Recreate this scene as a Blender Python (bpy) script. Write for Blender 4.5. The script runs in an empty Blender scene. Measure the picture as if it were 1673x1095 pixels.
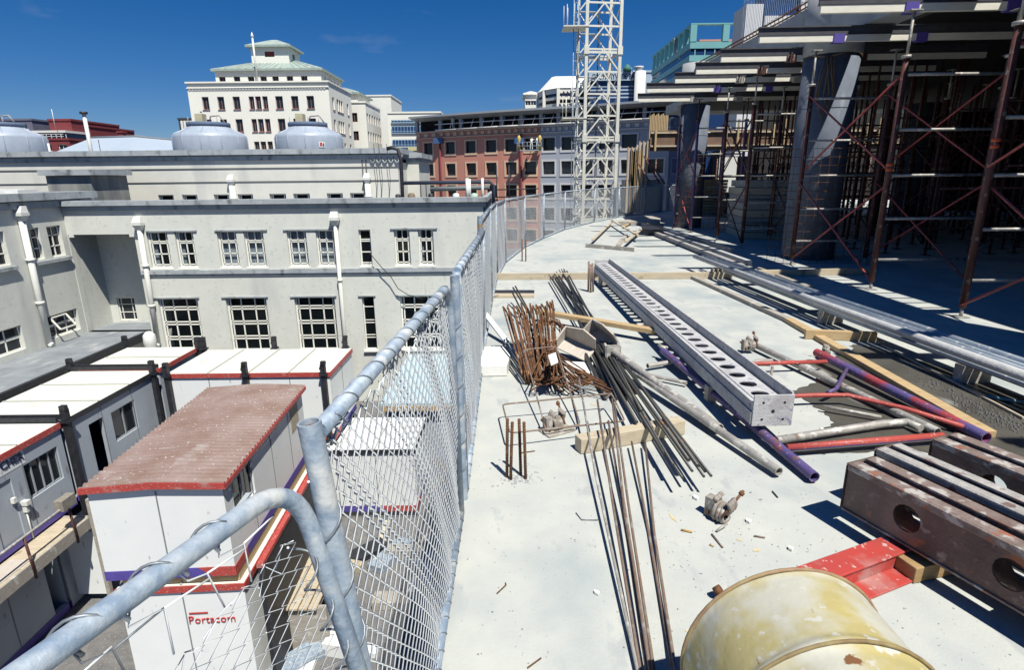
import bpy, bmesh, math, random
from mathutils import Vector, Matrix
random.seed(7)
R = math.radians
V = Vector
sc = bpy.context.scene
COL = sc.collection
PI = math.pi

# ---------------------------------------------------------------- camera model
CAMZ = 1.7
F = 940.0
PITCH = math.atan(259.0 / F)
ROLL = R(0.6)
fw = V((0, math.cos(PITCH), -math.sin(PITCH)))
up0 = V((0, math.sin(PITCH), math.cos(PITCH)))
r0 = V((1, 0, 0))
rt = r0 * math.cos(ROLL) - up0 * math.sin(ROLL)
up = up0 * math.cos(ROLL) + r0 * math.sin(ROLL)
C0 = V((0, 0, CAMZ))
def ray(px, py):
    return fw + rt * ((px - 836.5) / F) + up * ((547.5 - py) / F)
def G(px, py, z=0.0):
    d = ray(px, py); t = (z - CAMZ) / d.z
    return C0 + d * t
def PY(px, py, Y):
    d = ray(px, py); return C0 + d * (Y / d.y)
def PX(px, py, X):
    d = ray(px, py); return C0 + d * (X / d.x)

cam = bpy.data.cameras.new('camera')
cam.sensor_width = 36; cam.lens = 36 * F / 1673.0
cam.clip_start = 0.05; cam.clip_end = 3000
co = bpy.data.objects.new('camera', cam); COL.objects.link(co)
co.matrix_world = Matrix(((rt.x, up.x, -fw.x, 0), (rt.y, up.y, -fw.y, 0), (rt.z, up.z, -fw.z, CAMZ), (0, 0, 0, 1)))
sc.camera = co

# ---------------------------------------------------------------- light
D = V((-0.27, 0.5, -1.0)).normalized()
sl = bpy.data.lights.new('sun', 'SUN'); sl.energy = 5.0; sl.angle = R(0.5); sl.color = (1, 0.965, 0.88)
so = bpy.data.objects.new('sun', sl); COL.objects.link(so)
so.rotation_euler = D.to_track_quat('-Z', 'Y').to_euler()
so.location = (0, 0, 40)
w = bpy.data.worlds.new('World'); sc.world = w; w.use_nodes = True
nt = w.node_tree; nt.nodes.clear()
o_ = nt.nodes.new('ShaderNodeOutputWorld'); bg = nt.nodes.new('ShaderNodeBackground')
sky = nt.nodes.new('ShaderNodeTexSky'); sky.sky_type = 'NISHITA'; sky.sun_disc = False
sky.sun_elevation = math.asin(-D.z); sky.sun_rotation = math.atan2(-D.x, -D.y)
sky.air_density = 1.0; sky.dust_density = 0.15; sky.ozone_density = 3.5; sky.altitude = 300
hs = nt.nodes.new('ShaderNodeHueSaturation'); hs.inputs['Saturation'].default_value = 1.25; hs.inputs['Value'].default_value = 0.85
tc = nt.nodes.new('ShaderNodeTexCoord'); mp = nt.nodes.new('ShaderNodeMapping'); mp.inputs['Scale'].default_value = (1.6, 1.6, 5)
nz = nt.nodes.new('ShaderNodeTexNoise'); nz.inputs['Scale'].default_value = 2.2; nz.inputs['Detail'].default_value = 8
cr = nt.nodes.new('ShaderNodeValToRGB'); cr.color_ramp.elements[0].position = 0.655; cr.color_ramp.elements[1].position = 0.85
mx = nt.nodes.new('ShaderNodeMix'); mx.data_type = 'RGBA'
mx.inputs[7].default_value = (7, 7.4, 8, 1)
tn = nt.nodes.new('ShaderNodeMix'); tn.data_type = 'RGBA'; tn.blend_type = 'MULTIPLY'; tn.inputs[0].default_value = 1; tn.inputs[7].default_value = (.80, .92, 1.20, 1)
nt.links.new(sky.outputs[0], tn.inputs[6]); nt.links.new(tn.outputs[2], hs.inputs['Color'])
nt.links.new(tc.outputs['Generated'], mp.inputs[0]); nt.links.new(mp.outputs[0], nz.inputs['Vector'])
nt.links.new(nz.outputs['Fac'], cr.inputs[0])
mt_ = nt.nodes.new('ShaderNodeMath'); mt_.operation = 'MULTIPLY'; mt_.inputs[1].default_value = 0.45
nt.links.new(cr.outputs[0], mt_.inputs[0]); nt.links.new(mt_.outputs[0], mx.inputs[0])
nt.links.new(hs.outputs[0], mx.inputs[6]); nt.links.new(mx.outputs[2], bg.inputs['Color'])
bg.inputs['Strength'].default_value = 0.053
nt.links.new(bg.outputs[0], o_.inputs[0])
sc.view_settings.view_transform = 'Standard'; sc.view_settings.look = 'None'
sc.view_settings.exposure = 0.39; sc.view_settings.gamma = 1
sc.cycles.diffuse_bounces = 1

# ---------------------------------------------------------------- materials
_m = {}
def mat(name, c, c2=None, scale=5, rough=.75, metal=0.0, bump=0.0, bscale=40, spots=None, stretch=(1, 1, 1), lo=.35, hi=.65, spec=None, spots2=None, spots3=None):
    if name in _m: return _m[name]
    m = bpy.data.materials.new(name); m.use_nodes = True
    n = m.node_tree; L = n.links; b = n.nodes['Principled BSDF']
    b.inputs['Roughness'].default_value = rough; b.inputs['Metallic'].default_value = metal
    if spec is not None: b.inputs['Specular IOR Level'].default_value = spec
    tcn = n.nodes.new('ShaderNodeTexCoord'); mpn = n.nodes.new('ShaderNodeMapping'); mpn.inputs['Scale'].default_value = stretch
    L.new(tcn.outputs['Object'], mpn.inputs[0])
    c4 = (*c, 1); c24 = (*(c2 or tuple(x * .88 for x in c)), 1)
    nn = n.nodes.new('ShaderNodeTexNoise'); nn.inputs['Scale'].default_value = scale; nn.inputs['Detail'].default_value = 8; nn.inputs['Roughness'].default_value = .62
    L.new(mpn.outputs[0], nn.inputs['Vector'])
    rp = n.nodes.new('ShaderNodeValToRGB'); rp.color_ramp.elements[0].position = lo; rp.color_ramp.elements[1].position = hi
    rp.color_ramp.elements[0].color = c4; rp.color_ramp.elements[1].color = c24
    L.new(nn.outputs['Fac'], rp.inputs[0]); out = rp.outputs[0]
    for k, sp in enumerate([spots, spots2, spots3]):
        if not sp: continue
        sn = n.nodes.new('ShaderNodeTexNoise'); sn.inputs['Scale'].default_value = sp[1]; sn.inputs['Detail'].default_value = 5
        mp2 = n.nodes.new('ShaderNodeMapping'); mp2.inputs['Location'].default_value = (3.7 + k * 9, 1.3, 8.1)
        mp2.inputs['Scale'].default_value = sp[3] if len(sp) > 3 else (1, 1, 1)
        L.new(tcn.outputs['Object'], mp2.inputs[0]); L.new(mp2.outputs[0], sn.inputs['Vector'])
        r2 = n.nodes.new('ShaderNodeValToRGB'); r2.color_ramp.elements[0].position = sp[2]; r2.color_ramp.elements[1].position = sp[2] + (sp[4] if len(sp) > 4 else .06)
        L.new(sn.outputs['Fac'], r2.inputs[0])
        mm = n.nodes.new('ShaderNodeMix'); mm.data_type = 'RGBA'; mm.inputs[7].default_value = (*sp[0], 1)
        L.new(r2.outputs[0], mm.inputs[0]); L.new(out, mm.inputs[6]); out = mm.outputs[2]
    L.new(out, b.inputs['Base Color'])
    if bump:
        bn = n.nodes.new('ShaderNodeTexNoise'); bn.inputs['Scale'].default_value = bscale; bn.inputs['Detail'].default_value = 6
        L.new(mpn.outputs[0], bn.inputs['Vector'])
        bp = n.nodes.new('ShaderNodeBump'); bp.inputs['Strength'].default_value = bump; bp.inputs['Distance'].default_value = .01
        L.new(bn.outputs['Fac'], bp.inputs['Height']); L.new(bp.outputs[0], b.inputs['Normal'])
    _m[name] = m; return m

def glassmat(name, tint=(.02, .025, .03), transp=.0):
    if name in _m: return _m[name]
    m = bpy.data.materials.new(name); m.use_nodes = True
    n = m.node_tree; b = n.nodes['Principled BSDF']
    b.inputs['Base Color'].default_value = (*tint, 1); b.inputs['Roughness'].default_value = .06; b.inputs['IOR'].default_value = 1.45
    nn = n.nodes.new('ShaderNodeTexNoise'); nn.inputs['Scale'].default_value = 1.1
    bp = n.nodes.new('ShaderNodeBump'); bp.inputs['Strength'].default_value = .12; bp.inputs['Distance'].default_value = .05
    n.links.new(nn.outputs['Fac'], bp.inputs['Height']); n.links.new(bp.outputs[0], b.inputs['Normal'])
    if transp:
        t = n.nodes.new('ShaderNodeBsdfTransparent'); t.inputs[0].default_value = (.8, .85, .85, 1)
        s = n.nodes.new('ShaderNodeMixShader'); s.inputs[0].default_value = transp
        n.links.new(b.outputs[0], s.inputs[1]); n.links.new(t.outputs[0], s.inputs[2])
        n.links.new(s.outputs[0], n.nodes['Material Output'].inputs[0])
    _m[name] = m; return m

SLAB = mat('slab_concrete', (.485, .495, .455), (.40, .42, .405), 3.4, .85, bump=.15, bscale=70, spots=((.29, .335, .35), 1.3, .49, (1, .75, 1), .22), spots2=((.37, .39, .385), 6.5, .61, (1, .45, 1), .06), spots3=((.17, .17, .17), 42, .69, (1, 1, 1), .03), lo=.3, hi=.7)
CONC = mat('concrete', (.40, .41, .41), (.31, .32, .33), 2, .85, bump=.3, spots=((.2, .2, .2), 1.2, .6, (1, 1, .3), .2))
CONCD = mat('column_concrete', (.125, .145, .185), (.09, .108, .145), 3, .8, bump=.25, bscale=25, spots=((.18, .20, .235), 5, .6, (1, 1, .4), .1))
SHADEW = mat('shade_dark_wall', (.016, .015, .015), (.024, .02, .018), 3, .8)  # near-black colour stands in for deep shade around the falsework
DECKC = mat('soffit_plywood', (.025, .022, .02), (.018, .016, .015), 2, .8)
RENDER = mat('render_wall', (.66, .67, .605), (.61, .62, .565), 1.2, .9, bump=.25, bscale=30, spots=((.52, .53, .50), .9, .56, (1, 1, .22), .2), spots2=((.40, .41, .40), 3.2, .68, (1, 1, .14), .1), spots3=((.55, .56, .52), 6, .6, (1, 1, 1), .05))
RENDER2 = mat('render_upper', (.68, .67, .59), (.62, .61, .55), 1.0, .9, bump=.2, spots=((.50, .50, .47), .8, .54, (1, 1, .2), .2))
RENDERST = mat('render_stained', (.34, .34, .31), (.16, .17, .17), 1.4, .9, bump=.2, stretch=(1, 1, .25))
CORN = mat('cornice', (.40, .43, .44), (.30, .33, .35), 2, .9, spots=((.15, .16, .17), 2.5, .55, (1, 1, .6), .15))
ASPH = mat('asphalt', (.19, .18, .17), (.12, .12, .12), 3, .9, bump=.5, bscale=80, spots=((.32, .31, .29), 25, .62))
ROOFG = mat('bitumen_roof', (.25, .27, .29), (.17, .19, .21), 1.2, .85, spots=((.36, .37, .37), 1.6, .58, (1, .4, 1), .15))
WHITE = mat('white_paint', (.72, .72, .66), (.66, .67, .63), 6, .5)
WALLW = mat('cabin_white', (.80, .82, .80), (.76, .78, .77), 1.5, .55, spots=((.42, .42, .4), 7, .68, (1, 1, .3), .05))
WALLG = mat('cabin_grey', (.42, .46, .50), (.37, .41, .46), 1.5, .55, spots=((.28, .29, .31), 6, .66, (1, 1, .3), .05))
ROOFC = mat('cabin_roof', (.72, .72, .62), (.66, .66, .58), 1.2, .6, spots=((.5, .5, .45), 2, .62, (1, 1, 1), .15))
REDP = mat('red_paint', (.46, .055, .045), (.38, .06, .05), 8, .5, spots=((.50, .36, .33), 34, .61, (1, 1, 1), .05), spots2=((.42, .22, .2), 3.5, .58, (1, 1, 1), .12))
PURP = mat('purple_paint', (.10, .075, .34), (.08, .06, .28), 6, .5)
BLACKS = mat('black_steel', (.012, .014, .02), (.03, .03, .035), 9, .55)
CORR = mat('corrugated_brown', (.19, .12, .095), (.26, .195, .175), 1.3, .6, spots=((.50, .48, .46), 26, .655, (1, 1, 1), .03), spots2=((.42, .39, .37), 1.5, .62, (1, 1, 1), .2))
GALV = mat('galvanised', (.36, .42, .48), (.22, .29, .38), 14, .6, metal=.15, bump=.3, bscale=60, lo=.42, hi=.58, spots=((.54, .56, .56), 9, .56, (1, 1, 1), .10), spots2=((.40, .24, .10), 6, .73, (1, 1, 1), .04))
GALVW = mat('galvanised_wire', (.76, .79, .80), (.62, .66, .69), 30, .6, metal=.0)
TIEW = mat('tie_wire', (.30, .33, .36), (.16, .18, .20), 30, .5, metal=.5)
TWOT = mat('two_tone_tube', (.42, .07, .055), (.36, .06, .05), 9, .55, spots2=((.45, .30, .27), 45, .62))
def _two(m):
    n = m.node_tree; b = n.nodes['Principled BSDF']; src = b.inputs['Base Color'].links[0].from_socket
    t = n.nodes.new('ShaderNodeTexCoord'); s = n.nodes.new('ShaderNodeSeparateXYZ'); n.links.new(t.outputs['Object'], s.inputs[0])
    z = n.nodes.new('ShaderNodeTexNoise'); z.inputs['Scale'].default_value = 12
    a = n.nodes.new('ShaderNodeMath'); a.operation = 'MULTIPLY_ADD'; a.inputs[1].default_value = .016; n.links.new(z.outputs['Fac'], a.inputs[0]); n.links.new(s.outputs[2], a.inputs[2])
    g = n.nodes.new('ShaderNodeMath'); g.operation = 'LESS_THAN'; g.inputs[1].default_value = .074; n.links.new(a.outputs[0], g.inputs[0])
    x = n.nodes.new('ShaderNodeMix'); x.data_type = 'RGBA'; x.inputs[7].default_value = (.11, .075, .27, 1); n.links.new(g.outputs[0], x.inputs[0]); n.links.new(src, x.inputs[6]); n.links.new(x.outputs[2], b.inputs['Base Color'])
_two(TWOT)
TUBEPR = mat('purple_red_tube', (.105, .08, .22), (.33, .05, .06), 2.2, .55, lo=.50, hi=.56, spots2=((.32, .28, .28), 45, .62))
TUBEG = mat('scaffold_tube_grey', (.40, .385, .35), (.30, .28, .26), 11, .55, metal=.2, bump=.3, spots=((.56, .54, .49), 16, .56), spots2=((.22, .12, .07), 9, .64))
TUBES = mat('scaffold_tube_silver', (.34, .39, .44), (.22, .27, .33), 5, .38, metal=.5, spots=((.58, .60, .6), 11, .6))
TUBEP = mat('scaffold_tube_purple', (.105, .08, .22), (.08, .055, .17), 9, .55, spots=((.32, .07, .06), 7, .60, (1, 1, 1), .10), spots2=((.32, .28, .28), 45, .62), spots3=((.15, .08, .06), 20, .62))
TUBER = mat('scaffold_tube_red', (.42, .07, .055), (.33, .055, .05), 9, .55, spots=((.16, .06, .22), 6, .64, (1, 1, 1), .10), spots2=((.45, .30, .27), 45, .62))
TUBEB = mat('scaffold_rusty_red', (.12, .04, .03), (.06, .025, .022), 8, .6, metal=.1, spots=((.24, .17, .14), 12, .6))
RUST = mat('rust', (.165, .075, .032), (.085, .04, .02), 30, .85, metal=.1, spots=((.32, .17, .08), 22, .6))
REBAR = mat('rebar_dark', (.055, .06, .065), (.085, .08, .07), 40, .5, metal=.5, spots=((.24, .12, .05), 8, .66, (1, 1, 1), .04))
REBARB = mat('rebar_brown', (.19, .12, .085), (.24, .19, .16), 25, .7, metal=.2, spots=((.30, .27, .24), 9, .58, (1, 1, 1), .05))
TIMB = mat('timber', (.50, .37, .20), (.42, .29, .15), 3, .75, bump=.3, stretch=(1, 8, 8), spots=((.24, .15, .08), 9, .68))
TIMBX = mat('timber_pale', (.52, .45, .33), (.42, .35, .25), 3, .8, bump=.3, stretch=(1, 9, 9), spots=((.3, .24, .17), 5, .62))
TIMBW = mat('timber_weathered', (.40, .37, .32), (.30, .27, .23), 4, .85, bump=.35, stretch=(1, 8, 8), spots=((.52, .50, .46), 6, .6))
PLY = mat('plywood', (.52, .48, .42), (.42, .36, .31), 6, .8, stretch=(6, 1, 1))
BROWNST = mat('brown_steel', (.15, .10, .085), (.09, .06, .055), 7, .75, metal=.1, bump=.5, bscale=50, spots=((.28, .235, .215), 20, .59, (1, 1, 1), .12), spots3=((.21, .16, .14), 3, .5, (1, 1, .4), .2), spots2=((.27, .10, .05), 8, .62))
BROWNFL = mat('brown_flange', (.24, .19, .17), (.16, .11, .095), 9, .8, metal=.1, bump=.6, bscale=50, spots=((.42, .39, .36), 16, .52, (1, 1, 1), .08), spots2=((.30, .12, .07), 9, .60))
WHTST = mat('cement_caked_steel', (.42, .41, .39), (.27, .25, .24), 12, .85, bump=.6, bscale=50, spots=((.16, .10, .09), 12, .6))
BEAMG = mat('grey_blue_steel', (.50, .50, .49), (.39, .39, .41), 10, .75, bump=.4, bscale=60, spots=((.27, .25, .33), 24, .60), spots2=((.36, .35, .36), 6, .56, (1, 1, 1), .1))
YEL = mat('yellow_paint', (.43, .36, .14), (.39, .34, .16), 9, .6, bump=.35, bscale=18, spots=((.47, .46, .38), 5.0, .47, (1, 1, 1), .14), spots3=((.5, .49, .43), 24, .60, (1, 1, 1), .05), spots2=((.18, .08, .03), 11, .665, (1, 1, 1), .025))
GLASS = glassmat('window_glass'); GLASST = glassmat('window_glass_clear', (.02, .03, .035), .75); GLASSB = glassmat('blue_glass', (.02, .05, .14))
DARK = mat('dark_interior', (.012, .012, .014), (.02, .02, .02), 2, .9)
FRAMEW = mat('window_frame', (.86, .85, .77), (.78, .78, .71), 9, .5)
CURT = mat('curtain', (.75, .78, .82), (.30, .35, .45), 9, .9, stretch=(1.6, 1, .08))
HWALL = mat('hospital_render', (.82, .81, .72), (.77, .76, .68), .25, .85)
COPPER = mat('copper_roof', (.35, .42, .375), (.27, .33, .30), .5, .7, stretch=(3, .3, 1))
FIBG = mat('fibreglass_grey', (.40, .45, .52), (.33, .38, .45), .9, .35, spots=((.28, .32, .38), 1.2, .58, (1, 1, .25), .2))
REDB = mat('terracotta', (.60, .27, .20), (.56, .245, .18), .4, .85)
REDT = mat('pale_trim', (.72, .52, .36), (.66, .47, .33), .5, .8)
GREYB = mat('blue_grey_wall', (.42, .45, .50), (.38, .41, .47), .4, .85)
GREYT = mat('white_trim', (.66, .66, .64), (.6, .6, .6), .5, .8)
MAROON = mat('maroon_wall', (.20, .035, .04), (.17, .03, .035), .3, .85)
PURG = mat('mauve_grey', (.15, .15, .20), (.12, .12, .17), .3, .8)
TEAL = mat('teal_panel', (.19, .45, .45), (.17, .40, .41), .3, .5)
BLUEP = mat('blue_panel', (.05, .11, .25), (.04, .09, .21), .3, .4)
CRANE = mat('crane_paint', (.70, .69, .60), (.62, .61, .53), 2, .5, spots=((.30, .26, .2), 6, .68))
WET = mat('wet_concrete', (.06, .057, .047), (.10, .094, .08), 2.2, .45, bump=.2, spots=((.34, .34, .31), 3.2, .60, (1, .35, 1), .08))
POLY = mat('polystyrene', (.78, .78, .74), (.72, .72, .69), 20, .9)
LBLUE = mat('light_blue_roof', (.46, .58, .64), (.41, .53, .60), 1, .6)
ORANGE = mat('orange_tape', (.62, .10, .02), (.55, .08, .02), 6, .5)
ROPE = mat('rope', (.22, .15, .09), (.15, .10, .06), 60, .9)
GREEN = mat('lime_tape', (.42, .60, .06), None, 6, .5)
REDL = mat('red_letter', (.50, .03, .03), None, 6, .5)
NAVYL = mat('black_letter', (.02, .025, .06), None, 6, .5)
SKIN = mat('skin', (.45, .28, .2), None, 6, .6)

# ---------------------------------------------------------------- mesh builder
class MB:
    def __init__(s): s.v = []; s.f = []; s.sm = []
    def quad(s, *p, smooth=False):
        i = len(s.v); s.v += [V(q) for q in p]; s.f.append(tuple(range(i, i + len(p)))); s.sm.append(smooth); return s
    def hexa(s, p):   # 8 pts, bottom 4 ccw then top 4 ccw
        i = len(s.v); s.v += [V(q) for q in p]
        for f in ((3, 2, 1, 0), (4, 5, 6, 7), (0, 1, 5, 4), (1, 2, 6, 5), (2, 3, 7, 6), (3, 0, 4, 7)):
            s.f.append(tuple(i + k for k in f)); s.sm.append(False)
        return s
    def box(s, x0, x1, y0, y1, z0, z1):
        return s.hexa([(x0, y0, z0), (x1, y0, z0), (x1, y1, z0), (x0, y1, z0), (x0, y0, z1), (x1, y0, z1), (x1, y1, z1), (x0, y1, z1)])
    def bar(s, a, b, w, h, upv=(0, 0, 1)):   # box beam from a to b, width w, height h centred
        a = V(a); b = V(b); d = (b - a).normalized(); upv = V(upv)
        if abs(d.dot(upv)) > .98: upv = V((0, 1, 0))
        sd = d.cross(upv).normalized(); u = sd.cross(d).normalized()
        sd *= w / 2; u *= h / 2
        return s.hexa([a - sd - u, a + sd - u, b + sd - u, b - sd - u, a - sd + u, a + sd + u, b + sd + u, b - sd + u])
    def tube(s, pts, r, n=8, closed=False, caps=True, r2=None):
        pts = [V(p) for p in pts]; m = len(pts)
        i0 = len(s.v); u = None
        for k in range(m):
            if closed: t = (pts[(k + 1) % m] - pts[k - 1])
            else: t = (pts[min(k + 1, m - 1)] - pts[max(k - 1, 0)])
            t.normalize()
            if u is None:
                u = t.orthogonal().normalized()
            else:
                u = (u - t * u.dot(t))
                u = u.normalized() if u.length > 1e-6 else t.orthogonal().normalized()
            w_ = t.cross(u)
            rr = r if r2 is None else r + (r2 - r) * k / (m - 1)
            for j in range(n):
                a = 2 * PI * j / n
                s.v.append(pts[k] + (u * math.cos(a) + w_ * math.sin(a)) * rr)
        for k in range(m if closed else m - 1):
            for j in range(n):
                a = i0 + k * n + j; b = i0 + k * n + (j + 1) % n
                c = i0 + ((k + 1) % m) * n + (j + 1) % n; d = i0 + ((k + 1) % m) * n + j
                s.f.append((a, b, c, d)); s.sm.append(True)
        if caps and not closed:
            s.f.append(tuple(i0 + j for j in range(n))[::-1]); s.sm.append(False)
            s.f.append(tuple(i0 + (m - 1) * n + j for j in range(n))); s.sm.append(False)
        return s
    def pipe(s, a, b, r, n=16, t=.006):  # hollow open tube
        a = V(a); b = V(b)
        s.tube([a, b], r, n, caps=False); s.tube([a, b], r - t, n, caps=False)
        d = (b - a).normalized(); u = d.orthogonal().normalized(); w_ = d.cross(u)
        for e in (a, b):
            i = len(s.v)
            for j in range(n):
                an = 2 * PI * j / n; q = u * math.cos(an) + w_ * math.sin(an)
                s.v.append(e + q * r); s.v.append(e + q * (r - t))
            for j in range(n):
                k = (j + 1) % n
                s.f.append((i + 2 * j, i + 2 * k, i + 2 * k + 1, i + 2 * j + 1)); s.sm.append(False)
        return s
    def lathe(s, prof, c, n=32, axis=None):
        c = V(c); ax = V(axis).normalized() if axis else V((0, 0, 1))
        u = ax.orthogonal().normalized(); w_ = ax.cross(u); i0 = len(s.v)
        for (r, h) in prof:
            for j in range(n):
                a = 2 * PI * j / n; s.v.append(c + ax * h + (u * math.cos(a) + w_ * math.sin(a)) * r)
        for k in range(len(prof) - 1):
            for j in range(n):
                s.f.append((i0 + k * n + j, i0 + k * n + (j + 1) % n, i0 + (k + 1) * n + (j + 1) % n, i0 + (k + 1) * n + j)); s.sm.append(True)
        s.f.append(tuple(i0 + j for j in range(n))[::-1]); s.sm.append(False)
        s.f.append(tuple(i0 + (len(prof) - 1) * n + j for j in range(n))); s.sm.append(False)
        return s
    def prism(s, poly, z0, z1):
        n = len(poly); i = len(s.v)
        s.v += [V((p[0], p[1], z0)) for p in poly] + [V((p[0], p[1], z1)) for p in poly]
        s.f.append(tuple(range(i, i + n))[::-1]); s.f.append(tuple(range(i + n, i + 2 * n))); s.sm += [False, False]
        for k in range(n):
            s.f.append((i + k, i + (k + 1) % n, i + n + (k + 1) % n, i + n + k)); s.sm.append(False)
        return s
    def wall(s, o, u, n_, W, H, holes, t=.25, vdir=(0, 0, 1)):
        o = V(o); u = V(u); nn = V(n_); vv = V(vdir)
        us = sorted({0, W} | {h[0] for h in holes} | {h[1] for h in holes}); vs = sorted({0, H} | {h[2] for h in holes} | {h[3] for h in holes})
        us = [a for a in us if 0 <= a <= W]; vs = [a for a in vs if 0 <= a <= H]
        P = lambda a, b, d=0: o + u * a + vv * b - nn * d
        for i in range(len(us) - 1):
            for j in range(len(vs) - 1):
                cu = (us[i] + us[i + 1]) / 2; cv = (vs[j] + vs[j + 1]) / 2
                if any(h[0] < cu < h[1] and h[2] < cv < h[3] for h in holes): continue
                s.quad(P(us[i], vs[j]), P(us[i + 1], vs[j]), P(us[i + 1], vs[j + 1]), P(us[i], vs[j + 1]))
        for (a, b, c, d) in holes:
            s.quad(P(a, c), P(a, c, t), P(b, c, t), P(b, c)); s.quad(P(a, d), P(b, d), P(b, d, t), P(a, d, t))
            s.quad(P(a, c), P(a, d), P(a, d, t), P(a, c, t)); s.quad(P(b, c), P(b, c, t), P(b, d, t), P(b, d))
        return s
    def build(s, name, m, parent=None, local=False, bevel=0, kind=None, merge=False):
        me = bpy.data.meshes.new(name)
        vs = s.v
        org = V((0, 0, 0))
        if parent is not None and not local:
            iv = parent['_m'] if False else MATS[parent.name]
            vs = [iv @ q for q in vs]
        elif parent is None and kind is None:
            xs = [q.x for q in vs]; ys = [q.y for q in vs]; zs = [q.z for q in vs]
            org = V(((min(xs) + max(xs)) / 2, (min(ys) + max(ys)) / 2, min(zs)))
            vs = [q - org for q in vs]
        me.from_pydata([tuple(q) for q in vs], [], s.f)
        me.polygons.foreach_set('use_smooth', s.sm)
        if merge or bevel:
            bm = bmesh.new(); bm.from_mesh(me); bmesh.ops.remove_doubles(bm, verts=bm.verts, dist=1e-5); bm.to_mesh(me); bm.free()
        me.update()
        me.materials.append(m)
        o = bpy.data.objects.new(name, me); COL.objects.link(o); o.location = org
        MATS[o.name] = Matrix.Translation(-org) if parent is None else MATS[parent.name]
        if parent is not None: o.parent = parent
        if kind: o['kind'] = kind
        if bevel:
            b = o.modifiers.new('bevel', 'BEVEL'); b.width = bevel; b.segments = 2; b.limit_method = 'ANGLE'
        return o
MATS = {}
def thing(name, label, cat, loc=(0, 0, 0), rotz=0, group=None):
    o = bpy.data.objects.new(name, None); COL.objects.link(o); o.empty_display_size = .2
    o.location = loc; o.rotation_euler = (0, 0, rotz)
    o['label'] = label; o['category'] = cat
    if group: o['group'] = group
    MATS[o.name] = (Matrix.Translation(V(loc)) @ Matrix.Rotation(rotz, 4, 'Z')).inverted()
    return o
def tag(o, label, cat, group=None, kind=None):
    o['label'] = label; o['category'] = cat
    if group: o['group'] = group
    if kind: o['kind'] = kind
    return o
def dup(root, loc, rotz=0, label=None, scale=None):
    r = root.copy(); COL.objects.link(r); r.location = loc; r.rotation_euler = (0, 0, rotz)
    if scale: r.scale = scale
    if label: r['label'] = label
    for ch in list(root.children):
        c = ch.copy(); COL.objects.link(c); c.parent = r
        for g in list(ch.children):
            d = g.copy(); COL.objects.link(d); d.parent = c
    return r
def sub(name, mbx, m, parent):       # sub-part: geometry already relative through parent part
    return mbx.build(name, m, parent)
def text(name, body, size, o, u, n_, m, parent, bold=0.0, ext=.01, sx=1, right=False):
    cu = bpy.data.curves.new(name, 'FONT'); cu.body = body; cu.size = size; cu.extrude = ext; cu.offset = bold; cu.resolution_u = 2
    t = bpy.data.objects.new('tmp', cu); COL.objects.link(t)
    dg = bpy.context.evaluated_depsgraph_get(); me = bpy.data.meshes.new_from_object(t.evaluated_get(dg))
    bpy.data.objects.remove(t)
    u = V(u).normalized(); n_ = V(n_).normalized(); v_ = n_.cross(u)
    if right: o = V(o) - u * max(q.co.x for q in me.vertices) * sx
    M4 = Matrix(((u.x * sx, v_.x, n_.x, o[0]), (u.y * sx, v_.y, n_.y, o[1]), (u.z * sx, v_.z, n_.z, o[2]), (0, 0, 0, 1)))
    me.transform(MATS[parent.name] @ M4); me.materials.clear(); me.materials.append(m)
    ob = bpy.data.objects.new(name, me); COL.objects.link(ob); ob.parent = parent; MATS[ob.name] = MATS[parent.name]
    return ob
ORD = ['first', 'second', 'third', 'fourth', 'fifth', 'sixth', 'seventh', 'eighth', 'ninth', 'tenth', 'eleventh', 'twelfth', 'thirteenth', 'fourteenth', 'fifteenth', 'sixteenth', 'seventeenth', 'eighteenth', 'nineteenth', 'twentieth']

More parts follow.
